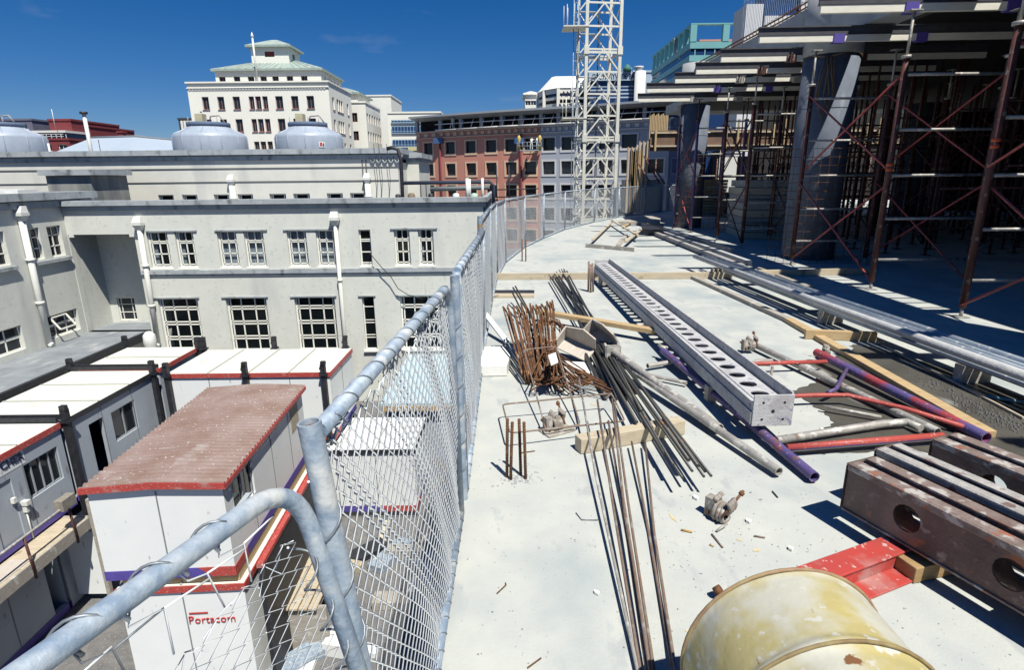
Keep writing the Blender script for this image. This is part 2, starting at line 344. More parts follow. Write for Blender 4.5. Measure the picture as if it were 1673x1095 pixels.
def window(parent, o, u, n_, W, H, vb=(), hb=(), fm=None, fw_=.05, inset=.1, glass=None, curtain=None, sill=None):
    """frame mesh part + pane sub-part. vb/hb are fractions of bars"""
    o = V(o); u = V(u); nn = V(n_); z = V((0, 0, 1)); q = o - nn * inset
    m = MB(); d = .04
    def bb(a0, a1, b0, b1):
        m.hexa([q + u * a0 + z * b0 - nn * d, q + u * a1 + z * b0 - nn * d, q + u * a1 + z * b0, q + u * a0 + z * b0,
                q + u * a0 + z * b1 - nn * d, q + u * a1 + z * b1 - nn * d, q + u * a1 + z * b1, q + u * a0 + z * b1])
    bb(0, fw_, 0, H); bb(W - fw_, W, 0, H); bb(fw_, W - fw_, 0, fw_); bb(fw_, W - fw_, H - fw_, H)
    for f in vb: bb(f * W - fw_ * .4, f * W + fw_ * .4, fw_, H - fw_)
    for f in hb: bb(fw_, W - fw_, f * H - fw_ * .4, f * H + fw_ * .4)
    wn = m.build('window', fm or FRAMEW, parent)
    g = MB(); g.quad(q + u * fw_ + z * fw_ - nn * .03, q + u * (W - fw_) + z * fw_ - nn * .03, q + u * (W - fw_) + z * (H - fw_) - nn * .03, q + u * fw_ + z * (H - fw_) - nn * .03)
    g.build('pane', glass or GLASS, wn)
    if curtain:
        for (a, b) in curtain:
            c = MB(); K = 10
            for k in range(K):
                x0 = a + (b - a) * k / K; x1 = a + (b - a) * (k + 1) / K; e0 = .12 + .03 * (k % 2); e1 = .12 + .03 * ((k + 1) % 2)
                c.quad(q + u * x0 * W - nn * e0 + z * .03, q + u * x1 * W - nn * e1 + z * .03, q + u * x1 * W - nn * e1 + z * (H - .03), q + u * x0 * W - nn * e0 + z * (H - .03), smooth=True)
            c.build('curtain', CURT, wn)
    if sill:
        s = MB(); a = o + u * -.06 - z * .09
        s.hexa([a - nn * .01, a + u * (W + .12) - nn * .01, a + u * (W + .12) + nn * sill, a + nn * sill] + [p + z * .08 for p in (a - nn * .01, a + u * (W + .12) - nn * .01, a + u * (W + .12) + nn * sill, a + nn * sill)])
        s.build('sill', fm or FRAMEW, wn)
    return wn
# ================================================================ SETTING
GZ = -8.7
g = MB(); g.quad((-1500, -200, GZ), (1500, -200, GZ), (1500, 2500, GZ), (-1500, 2500, GZ)); g.build('ground', ASPH, kind='structure')
edge = [(-1.6, -6), (-1.0, -.6), (-.34, 1.1)]
edge += [tuple(G(*p).xy) for p in ((710, 1095), (757, 800), (775, 650), (789, 549))]
edge += [(-.32, 8.0), (-.30, 9.9), (-.15, 11.7), (.32, 14.4), (.9, 16.4), (1.7, 19.1), (3.1, 22.2), (4.4, 24.6), (6.0, 26.9), (7.6, 28.9), (10.5, 32), (15, 36)]
poly = edge + [(40, 46), (40, -6)]
sb = MB(); sb.prism(poly[::-1], -.4, 0); sb.build('slab', SLAB, kind='structure')
# storeys beneath the slab
low = [(x + .5, y) for x, y in edge] + [(39, 45), (39, -5.5)]
t = thing('concrete_building', 'unfinished concrete building carrying the pale floor slab with its debris', 'building', (15, 15, GZ))
MB().prism(low[::-1], GZ, -.405).build('wall', CONC, t)
# construction joints / slight levels on slab
def strip(p, q, w_, z, m, name, kind='structure'):
    a = V((p[0], p[1], 0)); b = V((q[0], q[1], 0)); d = (b - a).normalized(); s_ = V((-d.y, d.x, 0)) * w_ / 2
    k = MB(); k.quad(a - s_ + V((0, 0, z)), b - s_ + V((0, 0, z)), b + s_ + V((0, 0, z)), a + s_ + V((0, 0, z))); return k.build(name, m, kind=kind)
# wet patch
wp = [G(x, y, .004) for x, y in ((1258, 735), (1300, 712), (1345, 703), (1362, 690), (1345, 672), (1325, 660), (1290, 640), (1335, 625), (1338, 604), (1318, 592), (1362, 586), (1372, 575), (1395, 572), (1390, 563), (1420, 566), (1452, 574), (1480, 583), (1560, 607), (1700, 660), (1760, 760), (1640, 760), (1560, 745), (1480, 735), (1400, 740), (1330, 742))]
wq = MB(); pts = []
for i, p in enumerate(wp):
    q = wp[(i + 1) % len(wp)]
    for k in range(6):
        e = p.lerp(q, k / 6); pts.append(e + V((random.uniform(-.02, .02), random.uniform(-.02, .02), 0)))
wq.quad(*pts); wq.build('wet_patch', WET, kind='structure')

# ---- fence -------------------------------------------------------------
def rounded(p, r=.12, n=6):   # round the interior corners of a polyline
    out = [V(p[0])]
    for i in range(1, len(p) - 1):
        a, b, c = V(p[i - 1]), V(p[i]), V(p[i + 1]); d0 = (a - b).normalized(); d1 = (c - b).normalized()
        s_ = b + d0 * r; e = b + d1 * r
        for k in range(n + 1):
            t_ = k / n; out.append(s_ * (1 - t_) ** 2 + b * 2 * t_ * (1 - t_) + e * t_ ** 2)
    out.append(V(p[-1])); return out
def helix(a, b, r, wr, turns, n=6, ph=0):
    a = V(a); b = V(b); d = (b - a).normalized(); u = d.orthogonal().normalized(); w_ = d.cross(u); P = []
    N = int(turns * 14)
    for k in range(N + 1):
        f = k / N; an = ph + f * turns * 2 * PI
        P.append(a.lerp(b, f) + (u * math.cos(an) + w_ * math.sin(an)) * r)
    return P
def tie_rings(m, a, b, r, wr, sp=.14, ph0=0):
    a = V(a); b = V(b); L_ = (b - a).length; d = (b - a).normalized(); u = V((0, 0, 1)) if abs(d.z) < .7 else V((1, 0, 0)); u = (u - d * u.dot(d)).normalized(); w_ = d.cross(u)
    k = ph0; i = 0
    while k < L_ - .03:
        c = a + d * k; P = []
        for j in range(15):
            an = 2 * PI * j / 14; P.append(c + (u * math.cos(an) + w_ * math.sin(an)) * (r + wr * .7) + d * (.05 * j / 14 - .025))
        m.tube(P, wr, 5)
        # twisted tail
        base = c - u * (r + wr)
        tp = base + V((random.uniform(-.015, .015), random.uniform(-.015, .015), -.035))
        m.tube([base, base + (tp - base) * .5 + V((.006, .004, 0)), tp], wr * 1.7, 5)
        k += sp * random.uniform(.8, 1.2); i += 1
def chain(parent, A0, A1, B0, B1, p=.055, kv=.5, wr=.0017, sag=.06, wob=.006, top_gap=.04, sides=3):
    """A0,A1 bottom/top at one end; B0,B1 at other"""
    A0, A1, B0, B1 = V(A0), V(A1), V(B0), V(B1)
    L_ = ((B0 + B1) / 2 - (A0 + A1) / 2).length; H_ = ((A1 - A0).length + (B1 - B0).length) / 2
    nw = int(L_ / p); nh = int(H_ / (p * kv)); m = MB()
    nrm = (B0 - A0).cross(A1 - A0).normalized()
    for i in range(nw):
        P = []
        for k in range(nh + 1):
            off = .5 if (k + i) % 2 else -.5
            u = (i + .5 + off * 1.0) / nw; v_ = k / nh
            vt = 1 - top_gap / H_ * (1 + .6 * math.sin(i * .9)) if k == nh else v_
            u += wob / L_ * math.sin(v_ * 17 + i * .5); dn = sag * math.sin(PI * v_) * math.sin(PI * u) * .35 + wob * math.sin(v_ * 9 + i * .37)
            vt -= (sag * .4 * math.sin(PI * min(max(u, 0), 1) * 3) ** 2 / H_) * v_
            e = A0.lerp(B0, u).lerp(A1.lerp(B1, u), vt) + nrm * (dn + (.0022 if off > 0 else -.0022))
            P.append(e)
        m.tube(P, wr, sides, caps=False)
    return m.build('wire_mesh', GALVW, parent)
FG = 'fence panels along the slab edge'
# panel 1 (nearest)
T1 = PY(452, 797, 1.05); _q = PY(568, 1095, 1.05); B1_ = T1 + (_q - T1) * ((T1.z - .03) / (T1.z - _q.z)); T0 = V((-1.27, -1.25, 1.085)); B0_ = V((-.95, -1.25, 0.03))
t = thing('mesh_fence', 'nearest chain link fence panel, its grey tube bending down at the far end', 'fence', B1_, 0, FG)
m = MB(); m.tube(rounded([B0_, T0, T1 + V((.02, .04, 0)), B1_], .13, 8), .0200, 16); m.tube([B0_, B1_], .02, 10); m.build('frame', GALV, t)
m = MB(); m.tube(helix(T0.lerp(T1, .35), T0.lerp(T1, .94), .0218, 0, 12), .0028, 5); m.build('tie_wire', TIEW, t)
m = MB(); m.tube(helix(T1 + (B1_ - T1) * .12, B1_, .0218, 0, 9), .0028, 5); m.build('tie_wire', TIEW, t)
# loosely laced big loops at the top of the mesh
q0 = T0 + (B0_ - T0) * .03; chain(t, B0_, T0 + (B0_ - T0) * .165, B1_, T1 + (B1_ - T1) * .09, wr=.0017, sag=.05, wob=.008, p=.032)
for k in range(16):
    u = .40 + k / 16 * .57; g_ = lambda uu, d: T0.lerp(T1, uu) + (B0_.lerp(B1_, uu) - T0.lerp(T1, uu)).normalized() * d
    du = .57 / 16; dm = .165 - .07 * u; j = random.uniform(-.006, .006)
    m = MB(); m.tube([g_(u, .021), g_(u + j, .045), g_(u + du * .5, dm * .55), g_(u + du * .45 + j, dm + .03)], .0019, 5)
    m.tube([g_(u + du * .5, dm * .55), g_(u + du * 1.5, dm * .55 + random.uniform(-.015, .01))], .0019, 5)
    m.tube([g_(u + j, .022), g_(u + j + .002, .036)], .0040, 6)
    m.build('lacing_wire', GALVW if k % 4 else TIEW, t)
# post between panel 1 and 2
def fpost(loc, top, r, label, h=None):
    t = thing('fence_post', label, 'fence post', loc, 0, 'fence posts standing on the slab edge')
    m = MB(); m.pipe(loc, top, r, 20, .005); m.build('pole', GALV, t)
    m = MB(); m.tube(helix(V(loc).lerp(V(top), .1), V(loc).lerp(V(top), .9), r + .0022, 0, 6.5), .0030, 5); m.build('tie_wire', TIEW, t)
    d = (V(top) - V(loc)).normalized()
    m = MB(); m.tube([V(top) - d * .015, V(top) - d * .012], r - .006, 16); m.build('rusty_plug', mat('rusty_cap', (.16, .07, .05), (.10, .05, .04), 40, .9), t)
    return t
PA = PY(505, 690, 1.11); _p = PY(590, 1095, 1.11); PAb = PA + (_p - PA) * ((PA.z + .05) / (PA.z - _p.z))
fpost(PAb, PA, .025, 'thick grey fence post with rusty open top nearest the camera')
PB = PY(743, 450, 2.80); PBb = V((-.275, 2.80, -.05))
fpost(PBb, PB, .0235, 'second grey fence post, standing upright past the bent tube corner')
PCc = PY(784, 353, 5.35); PCb = V((-.30, 5.35, -.05))
fpost(PCb, PCc, .024, 'third grey fence post where the far fence run starts')
def panel(a0, a1, b0, b1, label, bend=False, r=.022, near=True, wr=.0017, p=.055, ties=True):
    a0, a1, b0, b1 = map(V, (a0, a1, b0, b1))
    t = thing('mesh_fence', label, 'fence', (a0 + b0) / 2, 0, FG)
    m = MB()
    if bend: m.tube(rounded([a1, b1, b0], .14, 8), r, 16); m.tube([a0, b0], r, 8)
    else:
        m.tube([a1, b1], r, 12 if near else 7); m.tube([a0, b0], r, 8); m.tube([b0, b1], r, 8); m.tube([a0, a1], r, 8)
    m.build('frame', GALV, t)
    if ties:
        e0, e1 = (a1.lerp(b1, .04), a1.lerp(b1, .93)); m = MB(); m.tube(helix(e0, e1, r + .0015, 0, 12 if near else 8), .0022, 5); m.build('tie_wire', TIEW, t)
        m = MB(); m.tube(helix(a0, b0, r + .0015, 0, 18 if near else 8), .0020, 4); m.build('tie_wire', TIEW, t)
    chain(t, a0 + (b0 - a0) * .01, a1, b0, b1, p=p, wr=wr, kv=1.25 if near else .8, sag=.05 if near else .0, wob=.009 if near else .003)
    return t
b2 = PY(733, 466, 2.66)
panel((-.285, 1.13, .03), V(PA) + V((.01, .02, -.03)), (-.275, 2.62, .03), b2, 'second fence panel, rusty topped post at its near end, facing the white slab', True, .0205, wr=.0031, p=.024)
panel((-.27, 2.84, .03), PY(746, 444, 2.84), (-.29, 5.28, .03), PY(789, 378, 5.28), 'third fence panel, narrow slice between two tall posts', wr=.0034, p=.026)
fp = [(-.29, 5.37), (-.28, 7.8), (-.25, 9.9), (-.12, 11.7), (.34, 14.3), (.92, 16.4), (1.75, 19.0), (3.15, 22.1), (4.5, 24.5), (6.1, 26.8), (7.7, 28.8), (10.5, 31.8)]
hts = [1.30, 1.29, 1.27, 1.25, 1.23, 1.22, 1.22, 1.22, 1.22, 1.22, 1.22, 1.22]
for i in range(len(fp) - 1):
    a, b = fp[i], fp[i + 1]; d = (V((*b, 0)) - V((*a, 0))).normalized() * .03
    panel((a[0] + d.x, a[1] + d.y, .03), (a[0] + d.x, a[1] + d.y, hts[i]), (b[0] - d.x, b[1] - d.y, .03), (b[0] - d.x, b[1] - d.y, hts[i + 1]),
          'mesh fence panel on the curving slab edge, %s beyond the third post' % ORD[i], near=False, wr=.0036 if i < 3 else .0048, p=.044 if i < 3 else .055, r=.021, ties=i < 5)

# ---- near building ------------------------------------------------------
YF = 26.0
def FP(px, py): return PY(px, py, YF)
zc_top = FP(450, 325).z; zc_bot = FP(450, 341).z
xl = FP(106, 360).x; xr = FP(790, 360).x; XW = PX(0, 588, -19.8).x; XW = -19.8
LEDZ = -5.1
zu0, zu1 = FP(430, 436).z, FP(430, 377).z
zl0, zl1 = FP(450, 573).z, FP(450, 486).z
zs = FP(450, 443).z
t = thing('rendered_building', 'pale grey rendered two storey block with white multi pane windows behind the cabins', 'building', ((xl + xr) / 2, YF, GZ))
nb = t
uw = [(243, 277, 0), (289, 319, 0), (357.5, 389, 1), (401, 433, 1), (471, 502.7, 1), (518, 549, 1), (587.7, 607, 2), (645, 670.5, 3), (684, 709, 0)]
lw = [(264, 329), (374, 440), (485, 550.5), (594.5, 613.7), (656, 722)]
holes = []; W_ = xr - xl; H_ = zc_bot - GZ
ow = []
for a, b, k in uw:
    x0, x1 = FP(a, 408).x, FP(b, 408).x; ow.append((x0, x1, zu0, zu1, k)); holes.append((x0 - xl, x1 - xl, zu0 - GZ, zu1 - GZ))
for a, b in lw:
    x0, x1 = FP(a, 530).x, FP(b, 530).x; ow.append((x0, x1, zl0, zl1, 9)); holes.append((x0 - xl, x1 - xl, zl0 - GZ, zl1 - GZ))
# recess opening
rx0, rx1 = XW + .02, FP(222, 400).x; rz1 = FP(170, 383).z
holes.append((0.0, rx1 - xl, LEDZ - GZ, rz1 - GZ))
# the wall is extended left to meet the wing
xl2 = XW
hh = [(a + xl - xl2, b + xl - xl2, c, d) for a, b, c, d in holes]; hh[-1] = (0.02, rx1 - xl2, LEDZ - GZ, rz1 - GZ)
MBw = MB(); MBw.wall((xl2, YF, GZ), (1, 0, 0), (0, -1, 0), xr - xl2, H_, hh[:-1] + [hh[-1]], .3)
MBw.quad((xr, YF, GZ), (xr, YF + 12, GZ), (xr, YF + 12, zc_bot), (xr, YF, zc_bot))
MBw.quad((xl2, YF + 12, GZ), (xr, YF + 12, GZ), (xr, YF + 12, zc_bot), (xl2, YF + 12, zc_bot))
MBw.build('wall', RENDER, t)
MB().box(xl2 + 3.2, xr - .2, YF + 1.2, YF + 11.8, GZ, zc_bot - .3).build('interior', DARK, t)
MB().box(xl2, xr + .05, YF + .3, YF + 11.9, zc_bot - .2, zc_bot + .02).build('roof', ROOFG, t)
m = MB(); h = (zc_top - zc_bot)
m.box(xl - .1, xr + .12, YF - .10, YF + .35, zc_bot, zc_bot + h * .45); m.box(xl - .16, xr + .2, YF - .22, YF + .4, zc_bot + h * .5, zc_top); m.box(xl - .05, xr + .08, YF - .05, YF + .35, zc_bot + h * .45, zc_bot + h * .5)
m.box(xr - .02, xr + .2, YF + .4, YF + 10, zc_bot + h * .5, zc_top)
m.build('cornice', CORN, t)
m = MB(); m.box(rx1 + .05, xr + .06, YF - .10, YF + .02, zs - .09, zs + .09); m.box(rx1 + .05, xr + .05, YF - .05, YF + .01, zs - .2, zs - .09); m.build('string_course', CORN, t)
# recess: back wall, right cheek, soffit
MB().wall((XW, YF + 1.8, LEDZ), (1, 0, 0), (0, -1, 0), rx1 - XW + .3, rz1 - LEDZ, [(FP(187, 500).x * 1.06 - XW, FP(187, 500).x * 1.06 - XW + .85, .12, 1.25)], .15).build('recess_wall', RENDER, t)
xx = FP(187, 500).x * 1.06
window(t, (xx, YF + 1.8, LEDZ + .12), (1, 0, 0), (0, -1, 0), .85, 1.13, (.2, .8), (.35, .7), inset=.06, fw_=.04)
MB().box(rx1, rx1 + .3, YF + .31, YF + 1.8, LEDZ, rz1).build('recess_cheek', RENDER, t)
MB().box(XW, rx1, YF + .31, YF + 1.8, rz1 + .002, rz1 + .2).build('soffit', RENDER, t)
# chamfer brackets
m = MB()
for x0, sg in ((rx1, -1), (XW + .05, 1)):
    m.prism([(0, 0)] * 0 + [(x0, YF), (x0 + sg * .22, YF), (x0 + sg * .22, YF + .28), (x0, YF + .28)], rz1 - .12, rz1 - .001)
m.build('bracket', RENDER, t)
for (x0, x1, z0, z1, k) in ow:
    w_, h_ = x1 - x0, z1 - z0
    if k == 9:
        if w_ > 1.0:
            window(t, (x0, YF, z0), (1, 0, 0), (0, -1, 0), w_, h_, (.08, .34, .68, .93), (.22, .27, .50, .55, .78, .83), inset=.14, fw_=.07, glass=GLASST, sill=.06)
        else: window(t, (x0, YF, z0), (1, 0, 0), (0, -1, 0), w_, h_, (), (.22, .27, .5, .55, .8), inset=.14, fw_=.045, glass=GLASST, sill=.12)
    else:
        cur = {0: [(.08, .3)], 1: [(.05, .42), (.5, .95)], 2: None, 3: None}[k]
        vb = (.14, .5, .86) if k != 2 else ()
        window(t, (x0, YF, z0), (1, 0, 0), (0, -1, 0), w_, h_, vb, (.08, .38, .68, .73), inset=.12, fw_=.06, glass=GLASST, curtain=cur, sill=.03)
# window head mouldings
for a, b in ((241, 320), (353, 435), (465, 550), (640, 713)):
    x0, x1 = FP(a, 379).x, FP(b, 379).x; MB().box(x0 - .05, x1 + .05, YF - .06, YF + .02, zu1 + .003, zu1 + .06).build('head_moulding', CORN, t)
for a, b in lw:
    x0, x1 = FP(a, 530).x, FP(b, 530).x; MB().box(x0 - .15, x1 + .1, YF - .06, YF + .02, zl1 + .003, zl1 + .06).build('head_moulding', CORN, t)
# yellow blind in the right hand window
x0 = FP(650, 408).x
MB().box(x0, x0 + .5, YF + .33, YF + .36, FP(655, 415).z, FP(655, 396).z).build('blind', TIMB, t)

def downpipe(a, b, hw, label, nrm, m1=WHITE, stops=(.3, .65), rust=False):
    a = V(a); b = V(b); nrm = V(nrm); t = thing('downpipe', label, 'drain pipe', b, 0, 'white downpipes on the rendered walls')
    o = nrm * .12; m = MB(); m.tube([a + o, b + o], hw, 12)
    m.tube([b + o, b + o + nrm * .15 + V((0, 0, -.06))], hw, 10); m.build('pipe', m1, t)
    m = MB()
    for f in stops: c = a.lerp(b, f) + o; m.tube([c + V((0, 0, -.05)), c + V((0, 0, .05))], hw * 1.35, 12); 
    m.build('collar', m1, t)
    m = MB(); c = a + o; s_ = .19
    m.hexa([c + V(p) for p in ((-s_ * .5, -s_ * .5, 0), (s_ * .5, -s_ * .5, 0), (s_ * .5, s_ * .5, 0), (-s_ * .5, s_ * .5, 0), (-s_, -s_, s_ * 1.2), (s_, -s_, s_ * 1.2), (s_, s_, s_ * 1.2), (-s_, s_, s_ * 1.2))])
    m.box(c.x - s_ * 1.1, c.x + s_ * 1.1, c.y - s_ * 1.1, c.y + s_ * 1.1, c.z + s_ * 1.2, c.z + s_ * 1.9)
    m.hexa([c + V(p) for p in ((-s_, -s_, s_ * 1.9), (s_, -s_, s_ * 1.9), (s_, s_, s_ * 1.9), (-s_, s_, s_ * 1.9), (-s_ * .8, -s_ * .2, s_ * 3.2), (s_ * .8, -s_ * .2, s_ * 3.2), (s_ * .8, s_, s_ * 3.2), (-s_ * .8, s_, s_ * 3.2))])
    m.build('rainwater_head', m1, t)
a = FP(231, 376); b = FP(252, 575)
downpipe((a.x, YF, a.z), (a.x - .1, YF, GZ + 3.0), .11, 'white downpipe with broken rusty head right of the dark recess', (0, -1, 0))
a = FP(549, 368); downpipe((a.x, YF, a.z), (a.x - .05, YF, GZ + .2), .085, 'white downpipe left of the narrow windows on the grey facade', (0, -1, 0))
a = PX(31, 362, XW); b = PX(77, 566, XW)
downpipe((XW, a.y, a.z), (XW, b.y, LEDZ + .12), .12, 'white downpipe on the left wing between the window pairs', (1, 0, 0))
# hanging cable
m = MB(); P = [FP(606, 412), FP(625, 435), FP(640, 450), FP(652, 470), FP(668, 480), FP(690, 486)]; P = [p - V((0, .25, 0)) for p in P]
m.tube([nb.location * 0 + V((P[0].x, YF + .05, P[0].z))] + P, .02, 5); tag(m.build('cable', BLACKS), 'thin dark cable looping down the facade from the narrow window', 'cable')
# ---- left wing
zw_top = PX(0, 317, XW).z; zw_bot = zw_top - .62
t = thing('side_wing', 'shaded grey rendered wing at left with flat ledge roof below its windows', 'building', (XW - 4, 18, GZ))
wins = []
def wy(px, py): return PX(px, py, XW).y
def wz(px, py): return PX(px, py, XW).z
y0w, y1w = 6.0, YF + 1.8
L_ = []
L_.append((wy(46, 398), wy(68.5, 398), wz(62, 425), wz(58, 372), (.5,), (.35, .7)))
L_.append((wy(80, 393), wy(103, 393), wz(62, 425), wz(58, 372), (.5,), (.35, .7)))
L_.append((wy(11, 402) - 1.5, wy(11, 402), wz(62, 425), wz(58, 372), (.5,), (.35, .7)))
L_.append((wy(74, 535), wy(129, 522), wz(100, 549), wz(100, 511), (.33, .66), (.5, .56)))
L_.append((wy(40, 557) - 2.2, wy(40, 557), wz(100, 549), wz(100, 511), (.33, .66), (.5, .56)))
holes = [(y1w - b, y1w - a, c - GZ, d - GZ) for a, b, c, d, _, _ in L_]
m = MB(); m.wall((XW, y1w, GZ), (0, -1, 0), (1, 0, 0), y1w - y0w, zw_bot - GZ, holes, .3)
m.quad((XW - 9, y1w, GZ), (XW, y1w, GZ), (XW, y1w, zw_bot), (XW - 9, y1w, zw_bot)); m.build('wall', RENDER, t)
MB().box(XW - 9, XW - 1.2, y0w, y1w, GZ, zw_bot - .3).build('interior', DARK, t)
MB().box(XW - 9, XW - .3, y0w, y1w, zw_bot - .2, zw_bot).build('roof', ROOFG, t)
m = MB(); m.box(XW - .3, XW + .12, y0w, y1w + .02, zw_bot, zw_bot + .27); m.box(XW - .3, XW + .25, y0w, y1w + .3, zw_bot + .32, zw_top); m.box(XW - .3, XW + .08, y0w, y1w, zw_bot + .27, zw_bot + .32)
m.box(XW - 9, XW - .3, y1w - .3, y1w + .3, zw_bot + .32, zw_top); m.build('cornice', CORN, t)
for (a, b, c, d, vb, hb) in L_:
    window(t, (XW, b, c), (0, -1, 0), (1, 0, 0), b - a, d - c, vb, hb, inset=.12, fw_=.06)
m = MB()
for k in (0, 2):
    a, b, c, d = L_[k][:4]; bb_ = L_[1][1] if k == 0 else b
    m.box(XW, XW + .14, a - .15, bb_ + .15, c - .2, c - .06)
m.build('sill', CORN, t)
# open casement
a, b, c, d = L_[3][:4]
m = MB(); y_ = a + .35; z_ = (c + d) / 2
for p, q in (((XW, y_, d - .1), (XW, y_ + .9, d - .1)), ((XW + .35, y_, z_ - .1), (XW + .35, y_ + .9, z_ - .1)), ((XW, y_, d - .1), (XW + .35, y_, z_ - .1)), ((XW, y_ + .9, d - .1), (XW + .35, y_ + .9, z_ - .1))): m.bar(p, q, .06, .05)
m.build('open_sash', FRAMEW, t)
m = MB(); m.box(XW + .003, -17.0, y0w, YF - .003, LEDZ - .25, LEDZ); m.box(XW + .003, rx1, YF - .003, YF + 1.8, LEDZ - .25, LEDZ); m.build('ledge_roof', ROOFG, t)
m = MB(); m.box(-17.0, -16.85, y0w, YF - .003, LEDZ - .3, LEDZ + .05); m.build('gutter', BLACKS, t)
MB().box(XW + .003, -17.2, y0w, YF - .003, GZ, LEDZ - .25).build('lower_wall', RENDER, t)

# ---- middle building
YM = 36.0
def MP(px, py): return PY(px, py, YM)
zm = MP(325, 245).z; xr_m = MP(650, 270).x
t = thing('parapet_building', 'long pale building with grooved walls behind the near facade, cooling units on its roof', 'building', (-18, YM, GZ))
holes = []
xm0 = -52
sw = [(258, 283), (297, 322), (349, 374), (388, 413), (440, 467), (479, 506), (534, 560), (572, 598)]
zz = MP(400, 317).z
for a, b in sw: holes.append((MP(a, 318).x - xm0, MP(b, 318).x - xm0, zz - 1.1 - GZ, zz - GZ))
m = MB(); m.wall((xm0, YM, GZ), (1, 0, 0), (0, -1, 0), xr_m - xm0, zm - .62 - GZ, holes, .3)
m.quad((xr_m, YM, GZ), (xr_m, YM + 14, GZ), (xr_m, YM + 14, zm - .62), (xr_m, YM, zm - .62)); m.build('wall', RENDER2, t)
MB().box(xm0, xr_m - .1, YM + .9, YM + 13.9, GZ, zm - .9).build('interior', DARK, t)
MB().box(xm0, xr_m, YM + .3, YM + 14, zm - .8, zm - .62).build('roof', ROOFG, t)
m = MB(); m.box(xm0, xr_m + .1, YM - .1, YM + .3, zm - .62, zm - .36); m.box(xm0, xr_m + .25, YM - .28, YM + .35, zm - .30, zm); m.box(xm0, xr_m + .06, YM - .04, YM + .3, zm - .36, zm - .30)
m.box(xr_m - .1, xr_m + .25, YM + .35, YM + 14, zm - .30, zm); m.build('cornice', CORN, t)
m = MB()
for py in (275, 297):
    z_ = MP(400, py).z; m.box(xm0, xr_m + .02, YM - .035, YM + .01, z_ - .03, z_ + .03)
for px in (592, 598): m.box(MP(px, 280).x, MP(px, 280).x + .06, YM - .03, YM + .01, GZ, zm - .65)
m.build('groove', mat('groove', (.12, .12, .12)), t)
for a, b in sw:
    x0, x1 = MP(a, 318).x, MP(b, 318).x
    window(t, (x0, YM, zz - 1.1), (1, 0, 0), (0, -1, 0), x1 - x0, 1.1, (.15, .85), (.7,), inset=.15, fw_=.07, glass=GLASST)
# swag moulding near the corner
m = MB()
for k in range(5):
    x0 = MP(604 + k * 10, 262).x; x1 = MP(614 + k * 10, 262).x; z_ = MP(620, 256).z
    m.tube([(x0, YM - .06, z_), (x0 + (x1 - x0) * .25, YM - .07, z_ - .28), ((x0 + x1) / 2, YM - .07, z_ - .36), (x0 + (x1 - x0) * .75, YM - .07, z_ - .28), (x1, YM - .06, z_)], .05, 6)
m.build('swag_moulding', CORN, t)
# vertical wires on it
for px in (612, 620, 633):
    m = MB(); a = MP(px, 235); m.tube([(a.x, YM - .3, a.z), (a.x + .1, YM - .32, a.z - 2), (a.x - .05, YM - .31, GZ + 9)], .018, 4)
    m.build('lightning_cable', BLACKS, t)
a = MP(380, 303); downpipe((a.x, YM, a.z), (a.x, YM, a.z - 2.5), .17, 'white rainwater head on the upper pale wall, left one', (0, -1, 0))
a = MP(601, 300); downpipe((a.x, YM, a.z), (a.x, YM, a.z - 2.5), .17, 'white rainwater head on the upper pale wall near its right corner', (0, -1, 0))
# end block right of duct
x0, x1 = PY(655, 270, 39).x, PY(684, 270, 39).x; z_ = PY(670, 250, 39).z
t = thing('end_block', 'small pale corner block with moulded cap behind the black duct', 'building', ((x0 + x1) / 2, 40, GZ))
MB().box(x0, x1, 39, 44, GZ, z_ - .5).build('wall', RENDER2, t)
m = MB(); m.box(x0 - .1, x1 + .25, 38.8, 44.2, z_ - .3, z_); m.box(x0 - .05, x1 + .12, 38.9, 44.1, z_ - .5, z_ - .3); m.build('cap', CORN, t)
# stained stair towers
t = thing('stair_tower', 'stained dark grey roof tower with flat cap on the left roofs', 'tower', (MP(110, 300).x, 33, -2))
a = PY(77, 300, 31.3); b = PY(149, 300, 31.3); zt = PY(100, 277, 31.3).z
MB().box(a.x, b.x, 31.3, 34.3, -3, zt - .3).build('wall', RENDERST, t)
MB().box(a.x - .22, b.x + .22, 31.08, 34.5, zt - .29, zt).build('cap', CORN, t)
# white tarp at far left roof
a = PY(18, 313, 24); m = MB()
for i in range(8):
    m.box(a.x - 1.4 + i * .25, a.x - 1.15 + i * .25, 23.6, 24.6, a.z - .1, a.z + .04 + .03 * (i % 3))
tag(m.build('tarpaulin', POLY), 'white folded sheet lying on the left wing roof', 'tarpaulin')
